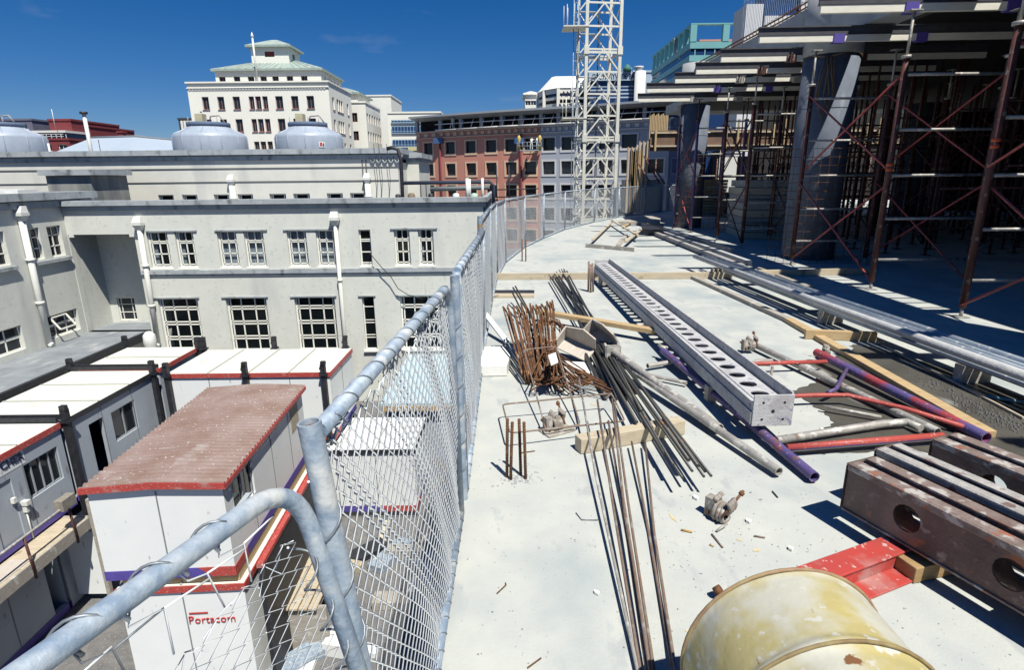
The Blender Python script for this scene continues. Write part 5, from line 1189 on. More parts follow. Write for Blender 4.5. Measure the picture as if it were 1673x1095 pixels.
for dx in (0, .35): m.tube([(lx + dx * .6, ly, GZ), (lx + dx * .6, ly, 14)], .02, 5)
for k in range(56): m.tube([(lx, ly, GZ + .3 + k * .4), (lx + .21, ly, GZ + .3 + k * .4)], .013, 4)
m.build('ladder', GALV, t)
m = MB()
for py in (42, 192):
    z_ = PY(955, py, YC).z; m.box(lx - .5, cl + .2, ly - .5, ly + .6, z_ - .05, z_)
    for k in range(6): 
        an = k * 1.0; m.tube([(lx - .1 + .35 * math.cos(an), ly + .35 * math.sin(an), z_), (lx - .1 + .35 * math.cos(an), ly + .35 * math.sin(an), z_ + .9)], .015, 4)
m.build('landing', CRANE, t)
m = MB(); m.tube([(cx - .05, cyy, 14), (cx + .0, cyy + .1, 4), (cx, cyy, GZ)], .025, 5); tag(m.build('power_cable', BLACKS), 'black cable hanging inside the crane mast', 'cable')
# ================================================================ upper deck, columns, falsework
bpl = [(5.9, -6), (5.9, 14), (5.72, 19), (6.0, 22), (7.0, 25.5), (8.6, 28.5)]
t = thing('edge_beam', 'pale concrete upstand beam along the upper floor edge carried on round columns', 'beam', (6.15, 7, 4.08))
m = MB()
pts2 = []
for i, (x, y) in enumerate(bpl):
    a = V((*bpl[max(i - 1, 0)], 0)); b = V((*bpl[min(i + 1, len(bpl) - 1)], 0)); d = (b - a).normalized(); pts2.append((V((x, y, 0)), V((d.y, -d.x, 0))))
for (p, n_), (q, n2) in zip(pts2[:-1], pts2[1:]):
    z = lambda v, h: v + V((0, 0, h))
    m.hexa([z(p, 4.08), z(p + n_ * .5, 4.08), z(q + n2 * .5, 4.08), z(q, 4.08), z(p, 4.85), z(p + n_ * .3, 4.85), z(q + n2 * .3, 4.85), z(q, 4.85)])
m.build('beam', CONC, t)
m = MB()
for k in range(4):
    off = (.03, .1, .2, .27)[k]; m.tube([p + n_ * off + V((0, 0, 4.98 + .05 * (k % 2))) for p, n_ in pts2[:5]], .012, 4)
for k in range(150):
    y = -4 + k * .2
    if y > 19: break
    m.tube([(5.93, y, 4.85), (5.93, y, 5.04), (6.1, y + .03, 5.07), (6.18, y, 4.85)], .008, 3, caps=False)
m.build('rebar_cage', RUST, t)
t = thing('upper_floor', 'dark upper floor deck on timber formwork roofing the falsework', 'floor deck', (18, 10, 4.1))
m = MB(); m.box(6.87, 34, -6, 27, 4.25, 4.62); m.box(6.87, 7.2, 7.9, 25, 4.63, 4.64); m.build('slab', CONC, t)
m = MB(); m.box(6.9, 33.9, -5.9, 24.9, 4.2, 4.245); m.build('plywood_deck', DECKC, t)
# wire balustrade on the upper floor near top right
m = MB()
for k in range(60): y = 10.6 + k * .10; m.tube([(6.05, y, 5.05), (6.05, y, 6.1)], .007, 3, caps=False)
m.tube([(6.05, 10.5, 6.1), (6.05, 16.6, 6.1)], .02, 6); m.tube([(6.05, 10.5, 5.9), (6.05, 16.6, 5.9)], .008, 4)
tag(m.build('balustrade', GALV), 'row of fine steel bars standing on the upper edge beam', 'balustrade')
CG = 'round concrete columns under the upper floor'
def column(x, y, r, label, top=4.06, cap=True):
    t = thing('concrete_column', label, 'column', (x, y, 0), 0, CG)
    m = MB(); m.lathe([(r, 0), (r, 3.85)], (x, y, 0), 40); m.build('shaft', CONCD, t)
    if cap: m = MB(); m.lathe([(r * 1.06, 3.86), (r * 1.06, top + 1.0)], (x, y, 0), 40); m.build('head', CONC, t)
    m = MB()
    for k in range(3): m.lathe([(r + .004, 1.0 + k * .95), (r + .006, 1.003 + k * .95), (r + .006, 1.012 + k * .95), (r + .004, 1.015 + k * .95)], (x, y, 0), 40)
    m.build('form_joint', CONCD, t); return t
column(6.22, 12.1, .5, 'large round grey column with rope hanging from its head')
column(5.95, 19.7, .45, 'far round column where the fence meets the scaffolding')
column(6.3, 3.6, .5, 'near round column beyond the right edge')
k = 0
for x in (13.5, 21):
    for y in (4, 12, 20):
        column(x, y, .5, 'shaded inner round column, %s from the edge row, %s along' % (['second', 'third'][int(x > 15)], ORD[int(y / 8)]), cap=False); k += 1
m = MB(); rc = V((6.22, 12.1, 0))
m.tube([rc + V((.515 * math.cos(a * PI / 12), .515 * math.sin(a * PI / 12), 3.84 - .04 * math.sin(a * .9))) for a in range(24)], .016, 6, closed=True)
bx_ = rc + V((-.26, -.46, 0))
for dx, w_, lo_ in ((-.08, .12, 2.75), (.04, .10, 2.9), (-.02, .14, 2.65)):
    m.tube([bx_ + V((dx, 0, 3.83)), bx_ + V((dx - w_ * .8, -.03, 3.4)), bx_ + V((dx - w_, -.04, 3.1)), bx_ + V((dx - .01, -.03, lo_)), bx_ + V((dx + w_, -.04, 3.15)), bx_ + V((dx + w_ * .5, -.02, 3.5)), bx_ + V((dx + .02, 0, 3.83))], .014, 6)
tag(m.build('rope', ROPE), 'brown rope looped from the head of the large round column', 'rope')

# bearers
BG = 'bearers carrying the upper edge formwork'
byl = [(8.81, 4.28, 'PURP'), (10.62, 4.2, 'PURP'), (12.3, 4.15, 'RUST'), (13.67, 4.09, 'RUST'), (14.9, 3.97, 'TAN'), (16.48, 3.66, 'PURP'), (18.5, 3.86, 'TAN'), (7.1, 4.3, 'PURP'), (5.2, 4.3, 'TAN'), (3.3, 4.25, 'TAN'), (1.4, 4.3, 'TAN')]
sk = R(-2.0)
for i, (y, xl_, cc) in enumerate(byl):
    xr_ = 9.2
    t = thing('bearer', 'timber topped steel bearer under the edge beam, %s' % (['near the photo top, third out from above', 'second visible, purple clamped', 'just beyond the second', 'fourth out, rust clamped', 'fifth out, tan clamped', 'nearly farthest, purple clamped', 'farthest, beside the crane', 'topmost in the photo', 'first above the photo top', 'second above the photo top', 'third above the photo top'][i]), 'bearer', (xl_, y, 3.83), 0, BG)
    e = V((math.cos(sk), math.sin(sk), 0)); a = V((xl_, y, 0)); b = a + e * (xr_ - xl_)
    m = MB(); m.bar(a + V((0, 0, 3.875)), b + V((0, 0, 3.875)), .07, .10); m.build('timber', TIMBX if False else mat('bearer_timber', (.80, .77, .66), (.68, .65, .56), 4, .8, stretch=(1, 6, 6)), t)
    m = MB(); a2 = a - e * .02; m.bar(a2 + V((0, 0, 4.055)), b + V((0, 0, 4.055)), .09, .02); m.bar(a2 + V((0, .0, 3.99)), b + V((0, 0, 3.99)), .03, .11); m.bar(a2 + V((0, 0, 3.932)), b + V((0, 0, 3.932)), .09, .008); m.build('steel_joist', mat('joist_steel', (.07, .07, .08), (.05, .05, .06), 8, .6), t)
    for q in (5.5, 6.85):
        c = a + e * (q - xl_); m = MB(); m.box(c.x - .09, c.x + .09, c.y - .052, c.y + .052, 3.80, 3.94); m.build('clamp', {'PURP': PURP, 'RUST': TUBEB, 'TAN': TIMBW}[cc], t)

# scaffold towers
SG = 'falsework scaffold towers holding up the deck'
def tower(x0, x1, ya, yb, label, m1=TUBEB, mb=TUBER, tape=False, first=True, mj=TUBEG, fl=0):
    t = thing('scaffold_tower', label, 'scaffold tower', (x0, ya, 0), 0, SG)
    for (x, y) in ((x0, ya), (x1, ya), (x0, yb), (x1, yb)):
        m = MB(); m.tube([(x, y, .12), (x, y, 3.2)], .042, 10); p = m.build('post', m1, t)
        m = MB(); m.tube([(x, y, 0), (x, y, .12)], .02, 8); m.box(x - .07, x + .07, y - .07, y + .07, 0.004, .012); m.tube([(x, y, 3.2), (x, y, 3.78)], .019, 8); m.tube([(x, y, 3.2), (x, y, 3.24)], .07, 8); m.box(x - .08, x + .08, y - .07, y + .07, 3.78, 3.795)
        m.build('jack', mj, p)
    for y in (ya, yb):
        m = MB()
        for z in (.45, 1.05, 1.66, 2.28, 3.0): m.tube([(x0, y, z), (x1, y, z)], .021, 6)
        m.build('rung', m1 if fl else TUBEG, t)
    for x in (x0, x1):
        m = MB()
        for z0, z1 in ((.15, 1.55), (1.75, 3.05)):
            m.tube([(x - .03, ya, z0), (x - .03, yb, z1)], .017, 5); m.tube([(x + .03, ya, z1), (x + .03, yb, z0)], .017, 5)
        m.build('cross_brace', mb, t)
    if tape:
        m = MB()
        for z in tape: m.tube([(x0, ya, z), (x0, ya, z + .04)], .045, 10); m.tube([(x0, ya, z + .07), (x0, ya, z + .11)], .045, 10)
        m.build('orange_tape', ORANGE, t)
    return t
tower(5.44, 6.85, 6.77, 4.4, 'front row scaffold tower nearest the camera, a red post rising out of frame', TUBEB, TUBER, tape=(1.95,))
tower(5.42, 6.84, 8.55, 11.1, 'front row scaffold tower with red cross braces before the roped column', TUBEB, TUBER, tape=(1.72,))
tower(5.5, 6.88, 13.8, 15.5, 'front row scaffold tower with rusty braces midway along the deck edge', TUBEB, TUBEB)
tower(5.46, 6.86, 17.7, 19.5, 'front row scaffold tower with purple posts and red braces beside the far column', TUBEP, TUBER, mj=TUBEB)
t0 = tower(9.4, 10.8, 5.4, 7.3, 'scaffold tower in shade, second row first from the camera', TUBEB, TUBEB, fl=1)
n = 0
for ix, x in enumerate((9.4, 12.2, 15.6, 18.6, 22.5)):
    for iy, y in enumerate((5.4, 9.6, 13.4, 17.2, 21.2)):
        if ix == 0 and iy == 0: continue
        dup(t0, (x + random.uniform(-.2, .2), y + random.uniform(-.2, .2), 0), 0 if (ix + iy) % 3 else R(4), 'scaffold tower in shade, %s row from the deck edge, %s along' % (ORD[ix + 1], ORD[iy]))
# props
pm = MB(); pm.tube([(0, 0, 0), (0, 0, 1.9)], .03, 6); pm.tube([(0, 0, 1.9), (0, 0, 4.2)], .022, 6); pm.box(-.08, .08, -.08, .08, 0.003, .012); pm.tube([(0, 0, 1.85), (0, 0, 2.0)], .045, 6)
pr = pm.build('steel_prop', TUBEB, local=True, kind=None); pr.location = (11.5, 11.5, 0); tag(pr, 'dark slim adjustable prop standing in the shade under the deck', 'steel prop', 'adjustable props under the deck')
n = 0
for iy in range(16):
    for ix in range(18):
        x = 8.0 + ix * .95 + random.uniform(-.35, .35); y = 12.5 + iy * .85 + random.uniform(-.3, .3)
        if x / y < .38 or n > 270 or x > 25: continue
        c = pr.copy(); COL.objects.link(c); c.location = (x, y, 0); n += 1
for k, (y, x0, x1, z) in enumerate([(11, 8, 24, 1.4), (14, 8, 26, 2.5), (17, 8, 28, 1.5), (20, 8, 30, 2.6), (23, 8, 32, 1.6), (9, 8.5, 20, 2.7)]):
    m = MB(); m.tube([(x0, y, z), (x1, y + .2, z + .05)], .024, 6); m.tube([(x0 + .5, y + 1.8, z - .9), (x1, y + 1.7, z - .85)], .024, 6); tag(m.build('ledger_tube', TUBEB), 'pair of long horizontal ledger tubes under the deck, %s tier back' % ORD[[5, 0, 1, 2, 3, 4].index(k) if False else k], 'scaffold tube', 'ledger tubes under the deck')
# dark walls added to keep sky light out of the falsework
t = thing('sky_blocking_wall', 'dark wall added to block sky light behind the falsework at far right', 'wall', (24, 27, 0))
MB().box(19.5, 34, 27, 27.4, 0, 4.9).build('wall', SHADEW, t)
MB().box(26.2, 26.6, -5.9, 26.8, 0, 4.19).build('return_wall', SHADEW, t)
t = thing('wall_block', 'unseen dark wall added behind the camera to block low sky light', 'light blocker', (16, -6, 0)); MB().box(7.4, 26, -6.3, -6.05, 0, 4.2).build('panel', SHADEW, t)  # unseen wall added to cut low sky light under the deck
t = thing('pale_street_building', 'pale building glimpsed in slivers between the dark props', 'building', (32, 66, GZ))
hw = [(2 + k * 4.0, 4.2 + k * 4.0, 8.4 + j * 3.5, 10.4 + j * 3.5) for k in range(11) for j in range(1)]
MB().wall((23, 66, GZ), (1, 0, 0), (0, -1, 0), 46, 13.2, hw, .3).build('wall', WHITE, t)
MB().box(23.5, 69, 66.5, 74, GZ, 4.3).build('interior', DARK, t)
# far formwork edge: timber soldiers on slab
t = thing('timber_formwork', 'sunlit band of upright timber formwork boards beyond the columns', 'formwork', (11, 31, 2.4))
m = MB()
for k in range(20):
    x = 7.4 + k * .8 + .2 * ((k * 5) % 3); m.box(x, x + .09, 30.95, 31.05, 2.9 + .1 * (k % 3), 3.9 + .25 * ((k * 7) % 3)); 
m.build('upright', TIMB, t); m = MB()
for z in (3.1, 3.75): m.box(7.2, 22, 31.06, 31.15, z, z + .08)
m.build('waling', TIMBX, t); m = MB(); m.box(7.2, 22, 31.16, 31.19, 2.9, 3.9); m.build('facing', mat('form_ply', (.20, .12, .08), (.14, .09, .06), 3), t)
for k in range(10): x = 7.6 + k * 1.6; m = MB(); m.tube([(x, 31.3, 0), (x, 31.3, 2.5)], .04, 6); tag(m.build('steel_prop', TUBEB), 'slim prop holding up the sunlit timber formwork', 'steel prop', 'props under the timber formwork')
def stack(name, px, py, Y, w_, l_, h_, n_, m_, label, cat, rz=0):
    c = PY(px, py, Y); t = thing(name, label, cat, (c.x, Y, 0), rz); h = h_ / n_
    for k in range(n_):
        o = random.uniform(-.04, .04); m = MB(); m.box(-w_ / 2 + o, w_ / 2 + o, -l_ / 2, l_ / 2, k * h + .006, (k + 1) * h - .012); m.build('board', m_ if k % 3 else TIMBX, t, local=True)
stack('timber_stack', 1150, 300, 25.5, 1.5, 1.4, 1.5, 12, TIMB, 'sunlit stack of yellow timber seen between the scaffold posts', 'timber stack')
stack('form_panel_stack', 1248, 340, 16.5, 1.5, 2.0, 1.55, 8, TIMBW, 'shaded stack of grey form panels left of the roped column', 'panel stack', R(-8))
stack('board_stack', 1195, 330, 27.5, 2.0, 1.2, .9, 7, TIMB, 'low stack of timber boards behind the panel stack', 'timber stack')
# column formwork timbers near fence end
for px, h, lb in ((1030, 2.05, 'left'), (1037, 1.9, 'middle'), (1048, 2.3, 'right')):
    c = PY(px, 300, 27.6); t = thing('column_form', 'tall narrow yellow timber column form, %s of three beyond the fence end' % lb, 'column form', (c.x, 27.6, 1.0))
    m = MB()
    for q in (-.18, 0.0, .18): m.box(c.x + q - .03, c.x + q + .03, 27.5, 27.6, 0, .9 + h)
    m.build('batten', TIMB, t); m = MB(); m.box(c.x - .2, c.x + .2, 27.61, 27.64, 0, .85 + h); m.build('panel', GREYB, t)
MB_ = MB(); MB_.box(PY(1022, 295, 28).x, PY(1085, 295, 28).x, 28, 29, 0, PY(1050, 293, 28).z); tag(MB_.build('grey_block', CONC), 'low grey concrete block under the yellow column forms', 'block')
for k, (a, b, lb) in enumerate((((1052, 255), (1078, 300), 'left'), ((1058, 258), (1086, 300), 'middle'), ((1040, 262), (1062, 298), 'lowest'))):
    m = MB(); m.tube([PY(*a, 27.2), PY(*b, 26.6)], .035, 6); tag(m.build('raking_prop', TUBEB), 'slanting push pull prop beside the yellow column forms, %s one' % lb, 'raking prop')
m = MB()
c0, c1 = PY(1062, 195, 33), PY(1090, 195, 33)
for k in range(12): x = c0.x + (c1.x - c0.x) * k / 11; m.box(x, x + .06, 33, 33.1, c0.z - 1.0, c0.z + .2 + .05 * (k % 3))
m.box(c0.x, c1.x, 33.1, 33.16, c0.z - .9, c0.z - .1)
tag(m.build('edge_form', TIMB), 'short row of brown upright form boards left of the far column', 'formwork')
# rebar mesh sheets
def mesh_sheet(a, b, h, label, z0=.0, n1=11, n2=14):
    a = V(a); b = V(b); m = MB()
    for k in range(n1 + 1): p = a.lerp(b, k / n1); m.tube([p + V((0, 0, z0)), p + V((0, 0, z0 + h))], .005, 3, caps=False)
    for k in range(n2 + 1): m.tube([a + V((0, 0, z0 + h * k / n2)), b + V((0, 0, z0 + h * k / n2))], .005, 3, caps=False)
    tag(m.build('mesh_sheet', RUST), label, 'steel mesh')
mesh_sheet((5.05, 11.35, 0), (6.75, 11.1, 0), 2.15, 'rusty square wire mesh sheet standing before the roped column')
mesh_sheet((5.3, 19.0, 0), (6.7, 18.8, 0), 2.4, 'square wire mesh sheet standing before the far column', n1=9)
# ================================================================ things on the slab
def timber(p, q, w_, h_, label, m_=TIMB, name='timber', cat='timber', bev=.004, z=0.002, group=None):
    a = G(p[0], p[1], z); b = G(q[0], q[1], z); a.z += h_ / 2; b.z += h_ / 2
    if len(p) > 2: a.z += p[2]
    if len(q) > 2: b.z += q[2]
    m = MB(); m.bar(a, b, w_, h_); o = m.build(name, m_, bevel=bev); return tag(o, label, cat, group)
timber((803, 457), (1196, 455), .05, .11, 'long pale board on edge across the slab before the sawn timbers', TIMBX)
timber((1232, 452), (1428, 448), .05, .11, 'pale board on edge continuing under the falsework', TIMBX)
timber((878, 512), (1070, 545), .10, .05, 'light yellow timber crossing over the black bars', TIMB, z=.10)
timber((1127, 453), (1290, 527), .09, .05, 'weathered grey timber leading away toward the tube bundle', TIMBW)
timber((1288, 526), (1614, 716), .10, .05, 'long orange brown timber alongside the purple tube', TIMB)
timber((1314, 553), (1430, 558), .06, .10, 'short square cut timber lying by the dark wet patch', TIMB)
timber((1243, 440), (1320, 470), .14, .04, 'short plank beside the silver tubes', TIMBW)
timber((944, 738), (1112, 706), .09, .10, 'stained wooden block propping up the loose bars', TIMBX)
# block near the red beam
a = G(1494, 957, 0); b = G(1457, 930, 0); t_ = (b - a).normalized(); s_ = V((-t_.y, t_.x, 0)) * -1
m = MB(); c = a + t_ * .07 + s_ * .12; m.bar(c - s_ * .12 + V((0, 0, .041)), c + s_ * .16 + V((0, 0, .041)), .13, .075); tag(m.build('wood_block', mat('block_wood', (.36, .24, .11), (.27, .17, .08), 5, .7, stretch=(1, 6, 6)), bevel=.004), 'chunky brown wooden block under the rusty beam by the red steel', 'timber')

# floor recess, its shaded opening painted as a flat black strip
a, b = G(798, 487), G(873, 487); c, d = G(873, 476), G(800, 476)
m = MB(); m.prism([tuple(a.xy), tuple(b.xy), tuple((b + (c - b) * .4).xy), tuple((a + (d - a) * .4).xy)], 0.003, .03); tag(m.build('pale_strip', TIMBX), 'pale timber strip edging the black recess strip near the fence', 'timber')
m = MB(); m.prism([tuple((a + (d - a) * .42).xy), tuple((b + (c - b) * .42).xy), tuple(c.xy), tuple(d.xy)], 0.003, .02); tag(m.build('recess_shade_strip', BLACKS), 'narrow black strip painted in for the shaded slab recess near the fence', 'shade strip')

# ---------------- rebars
RG = 'dark straight bars in the fanned bundle'
random.seed(11)
sl_ = [(897, 449), (901, 447), (905, 446), (909, 444), (913, 441), (917, 440), (921, 440), (926, 443), (899, 452), (906, 450), (912, 448), (919, 446)]
en_ = [(1115, 781), (1131, 770), (1152, 771), (1162, 778), (1150, 779), (1100, 760), (1065, 700), (1048, 672), (1040, 690), (1125, 752), (1086, 742), (1140, 762)]
for i, (s0, e0) in enumerate(zip(sl_, en_)):
    r = .0080 if i < 6 else .0125
    a = G(*s0, .04 + .03 * (i % 3)); b = G(*e0, .125 + .012 * (i % 2)); mid = a.lerp(b, .5) + V((random.uniform(-.03, .03), 0, random.uniform(-.02, .0)))
    m = MB(); m.tube([a, a.lerp(mid, .5) + V((0, 0, -.005)), mid, b], r, 7); tag(m.build('rebar', REBAR), 'straight dark bar in the bundle running under the yellow timber', 'rebar', RG)
for i, (s0, e0, r) in enumerate((((960, 560), (1005, 652), .022), ((972, 560), (1022, 652), .024), ((985, 575), (1040, 640), .020), ((955, 575), (990, 650), .018))):
    m = MB(); m.tube([G(*s0, .08), G(*e0, .03)], r, 10); tag(m.build('steel_rod', REBAR), 'thick dark rod end in the short bunch beside the rusty stirrups', 'steel rod', 'thick rods by the rusty stirrups')
for i, (s0, e0) in enumerate((((838, 470), (884, 545)), ((842, 468), (876, 530)), ((836, 476), (872, 548)))):
    m = MB(); m.tube([G(*s0, .25), G(*e0, .05)], .011, 7); tag(m.build('rebar', REBAR), 'dark bar rising behind the rusty stirrup heap', 'rebar', 'bars behind the stirrup heap')
BGp = 'long brown bars laid over the wooden block'
for i, (s0, e0, z0, z1, mm) in enumerate([((946, 618), (1047, 1120), .18, .02, TUBEG), ((976, 654), (1050, 1120), .20, .02, REBARB), ((994, 688), (1060, 1120), .15, .03, REBARB), ((1000, 652), (1066, 1120), .22, .05, REBARB), ((1004, 660), (1072, 1120), .19, .02, REBARB), ((1032, 722), (1104, 1120), .06, .02, REBARB), ((1054, 722), (1107, 1120), .06, .045, REBARB)]):
    a = G(*s0, z0); b = G(*e0, z1); b2_ = b + (b - a).normalized() * .8; m = MB(); m.tube([a, a.lerp(b, .5) + V((.01 * (i % 3 - 1), 0, -.03)), b, b2_], .0068 if i else .0072, 8)
    tag(m.build('rebar', mm), ['palest long bar, leftmost of those over the wooden block', 'long brown bar second from left over the wooden block', 'brown bar with its end just above the wooden block', 'long brown bar beside its twin, over the block middle', 'long brown bar, inner twin over the block middle', 'brown bar ending short of the wooden block, left one', 'brown bar ending short of the wooden block, right one'][i], 'rebar', BGp)
# stakes
for i, (b_, t__) in enumerate([((828, 780), (829, 684)), ((834, 784), (837, 690)), ((851, 776), (848, 685)), ((859, 783), (856, 690))]):
    a = G(*b_); top = PY(t__[0], t__[1], a.y - .01); m = MB(); P = [a - V((0, 0, .05)), a.lerp(top, .5), top]; m.tube(P, .0085, 10)
    for k in range(20): q = a.lerp(top, (k + .5) / 20); m.tube([q, q + V((0, 0, .004))], .0098, 8)
    tag(m.build('starter_bar', RUST), 'ribbed rusty starter bar cast in the slab, %s of the four' % ['leftmost', 'second', 'third', 'rightmost'][i], 'starter bar', 'starter bars sticking up from the slab')
m = MB()
for k in range(90):
    an = random.uniform(0, 2 * PI); rr = abs(random.gauss(0, .09)); c = G(844, 782) + V((rr * math.cos(an) * 1.3, rr * math.sin(an), 0)); s_ = random.uniform(.002, .009)
    m.hexa([c + V(q) * s_ for q in ((-1, -1, 0), (1, -.8, 0), (.8, 1, 0), (-1, .7, 0), (-.5, -.6, .9), (.5, -.5, 1), (.4, .5, .8), (-.4, .5, 1))])
tag(m.build('concrete_crumbs', CONC), 'grey concrete crumbs around the four starter bars', 'rubble', kind='stuff')
for i, (b_, t__) in enumerate([((853, 427), (853, 390)), ((859, 427), (859, 392))]):
    a = G(*b_); m = MB(); m.tube([a, PY(t__[0], t__[1], a.y)], .013, 7); tag(m.build('starter_bar', RUST), 'thin starter bar by the fence foot, %s of the far pair' % ['left', 'right'][i], 'starter bar', 'starter bars sticking up from the slab')
for i, (b_, t__) in enumerate([((961, 476), (962, 427)), ((965, 478), (965, 432)), ((969, 477), (968, 430))]):
    a = G(*b_); m = MB(); m.tube([a, PY(t__[0], t__[1], a.y)], .015, 7); tag(m.build('starter_bar', REBARB), 'starter bar beside the perforated beam end, %s of three' % ['left', 'middle', 'right'][i], 'starter bar', 'starter bars sticking up from the slab')

# ---------------- rusty stirrups
random.seed(5)
SGp = 'rusty bent stirrups in the leaning heap'
def loop(c, u, v_, a, b, r, rc=.03):
    """rounded rectangle centred c in plane u,v (half sizes a,b)"""
    P = []
    for (sx, sy, a0) in ((1, 1, 0), (-1, 1, 90), (-1, -1, 180), (1, -1, 270)):
        for k in range(5):
            an = R(a0 + 90 * k / 4); P.append(c + u * (sx * (a - rc) + math.cos(an) * rc) + v_ * (sy * (b - rc) + math.sin(an) * rc))
    return P
base0, base1 = G(858, 622, .04), G(918, 622, .04); top0, top1 = G(824, 510, .42), G(905, 500, .38)
N_ = 19
for i in range(N_):
    f = i / (N_ - 1); bt = base0.lerp(base1, f * .9) + V((random.uniform(-.012, .012), random.uniform(-.03, .03), 0)); tp = top0.lerp(top1, f) + V((random.uniform(-.012, .012), random.uniform(-.05, .05), random.uniform(-.03, .03)))
    u = (tp - bt).normalized(); L0 = (tp - bt).length / 2; side = V((.35, .15, -1)).cross(u).normalized(); v_ = u.cross(side).normalized()
    m = MB(); m.tube(loop((tp + bt) / 2, u, (v_ + V((random.uniform(-.2, .2), 0, 0))).normalized(), L0, .055, .0085), .0085, 6, closed=True)
    # hooked ends
    m.tube([tp - u * .02 + v_ * .05, tp - u * .09 + v_ * .02 + side * .012], .0075, 5)
    tag(m.build('stirrup', RUST), 'rusty closed stirrup leaning in the heap by the fence', 'stirrup', SGp)
c0 = G(900, 600, .10)
for i in range(22):
    f = i / 21; ang_ = R(-104 + 40 * f + random.uniform(-6, 6)); u = V((math.cos(ang_), math.sin(ang_), -.12 + random.uniform(-.06, .06))).normalized(); c = c0 + u * random.uniform(.17, .23) + V((random.uniform(-.03, .03) - .06 + .12 * f, 0, .02 + .10 * random.random()))
    v_ = V((0, 0, 1)).cross(u).normalized(); v_ = (v_ + V((0, 0, random.uniform(-.8, .8)))).normalized()
    m = MB(); m.tube(loop(c, u, v_, random.uniform(.22, .30), random.uniform(.03, .05), .0065, .025), .0065, 5, closed=True)
    tag(m.build('stirrup', RUST), 'small rusty stirrup in the fanned lower pile by the wire loop', 'stirrup', 'small stirrups in the fanned pile')
for i in range(12):
    a = G(935 + i * 1.2, 600 + 2 * i, .12 + .01 * (i % 3)); b = a + V((random.uniform(.16, .26), random.uniform(-.24, -.05), -.06)); m = MB(); m.tube([a, a.lerp(b, .5) + V((0, 0, .01)), b], .006, 5); tag(m.build('short_bar', RUST), 'short rusty bar end poking right out of the stirrup pile', 'rebar', 'short bar ends in the pile')
# coil
cc = G(900, 545, .22)
for i in range(9):
    m = MB(); rr = .11 + .012 * random.random() * 3; tx, ty = random.uniform(-.5, .5), random.uniform(.2, .9)
    u = V((1, tx * .3, tx)).normalized(); v_ = V((0, ty, 1)).normalized(); v_ = (v_ - u * v_.dot(u)).normalized(); c = cc + V((random.uniform(-.03, .03), random.uniform(-.05, .05), random.uniform(-.03, .05)))
    m.tube([c + (u * math.cos(k * PI / 10) + v_ * math.sin(k * PI / 10)) * rr * (1 + .05 * math.sin(k * 2.3 + i)) for k in range(20)], .005, 5, closed=True)
    tag(m.build('wire_ring', RUST), 'ring of rusty wire in the tangled coil on the stirrup heap', 'wire coil', 'wire rings in the tangled coil')
# rectangular wires
def wireloop(px, z, label, mm=REBARB, r=.006):
    P = [G(x, y, zz) for (x, y), zz in zip(px, z)]; P2 = []
    n = len(P)
    for i in range(n):
        a, b, c = P[i - 1], P[i], P[(i + 1) % n]
        d0 = (a - b).normalized() * .035; d1 = (c - b).normalized() * .035
        for k in range(5): t_ = k / 4; P2.append((b + d0) * (1 - t_) ** 2 + b * 2 * t_ * (1 - t_) + (b + d1) * t_ ** 2)
    m = MB(); m.tube(P2, r, 7, closed=True); m.tube([P[1] + V((0, 0, 0)), P[1] + V((-.05, -.05, -.02))], r, 6); tag(m.build('bent_wire', mm), label, 'stirrup')
wireloop([(821, 661), (999, 643), (1021, 688), (833, 708)], (.13, .15, .10, .12), 'large single rectangular stirrup lying flat in front of the heap')
wireloop([(856, 572), (908, 566), (948, 694), (892, 704)], (.26, .27, .05, .05), 'long narrow rectangular stirrup leaning on the heap')

# white pieces
def slabpiece(px, h_, label, m_=POLY, name='foam_block', cat='foam block', z=0.003, bev=.006):
    P = [G(x, y, z + h_) for x, y in px]; m = MB(); n = len(P)
    i0 = 0; m.v += [p - V((0, 0, h_)) for p in P] + P; m.f.append(tuple(range(n))[::-1]); m.f.append(tuple(range(n, 2 * n))); m.sm += [False, False]
    for k in range(n): m.f.append((k, (k + 1) % n, n + (k + 1) % n, n + k)); m.sm.append(False)
    tag(m.build(name, m_, bevel=bev), label, cat)
slabpiece([(785, 585), (783, 572), (792, 566), (822, 566), (834, 580), (828, 597), (786, 598)], .10, 'large white foam block against the foot of the fence')
slabpiece([(916, 590), (970, 592), (962, 614), (925, 612)], .03, 'thin white board peeking out right of the rusty stirrups', name='white_board', cat='board')
slabpiece([(895, 580), (908, 575), (912, 590), (900, 595)], .02, 'scrap of white paper on the stirrup pile', z=.30, name='paper_scrap', cat='paper')
m = MB(); a = G(792, 512, .22); b = G(829, 560, .03); m.bar(a, b, .06, .02); tag(m.build('white_board', POLY), 'narrow white board leaning between fence and stirrups', 'board')
# plywood box-outs
def boxout(c, rz, s_, label, tilt=.5):
    t = thing('plywood_boxout', label, 'box-out', c, rz)
    for nm, pts in (('side', [(-1, 0, 0), (1, 0, 0), (1, 0, .9), (.2, 0, 1.3), (-1, 0, .9)]), ('side', [(-1, 0, 0), (-1, -1.1, 0), (-1, -1.1, .7), (-1, 0, .9)]), ('base', [(-1, 0, 0), (1, 0, 0), (1, -1.1, .0), (-1, -1.1, .0)])):
        m = MB(); P = [V(p) * s_ for p in pts]; nn = (P[1] - P[0]).cross(P[2] - P[0]).normalized() * .014
        i0 = 0; n = len(P); m.v += [p for p in P] + [p + nn for p in P]; m.f.append(tuple(range(n))[::-1]); m.f.append(tuple(range(n, 2 * n))); m.sm += [False, False]
        for k in range(n): m.f.append((k, (k + 1) % n, n + (k + 1) % n, n + k)); m.sm.append(False)
        m.build(nm, PLY, t, local=True)
    t.rotation_euler = (tilt, .25, rz); return t
boxout(G(950, 560, .16), R(-35), .16, 'open plywood box-out lying left, half over the black rods')
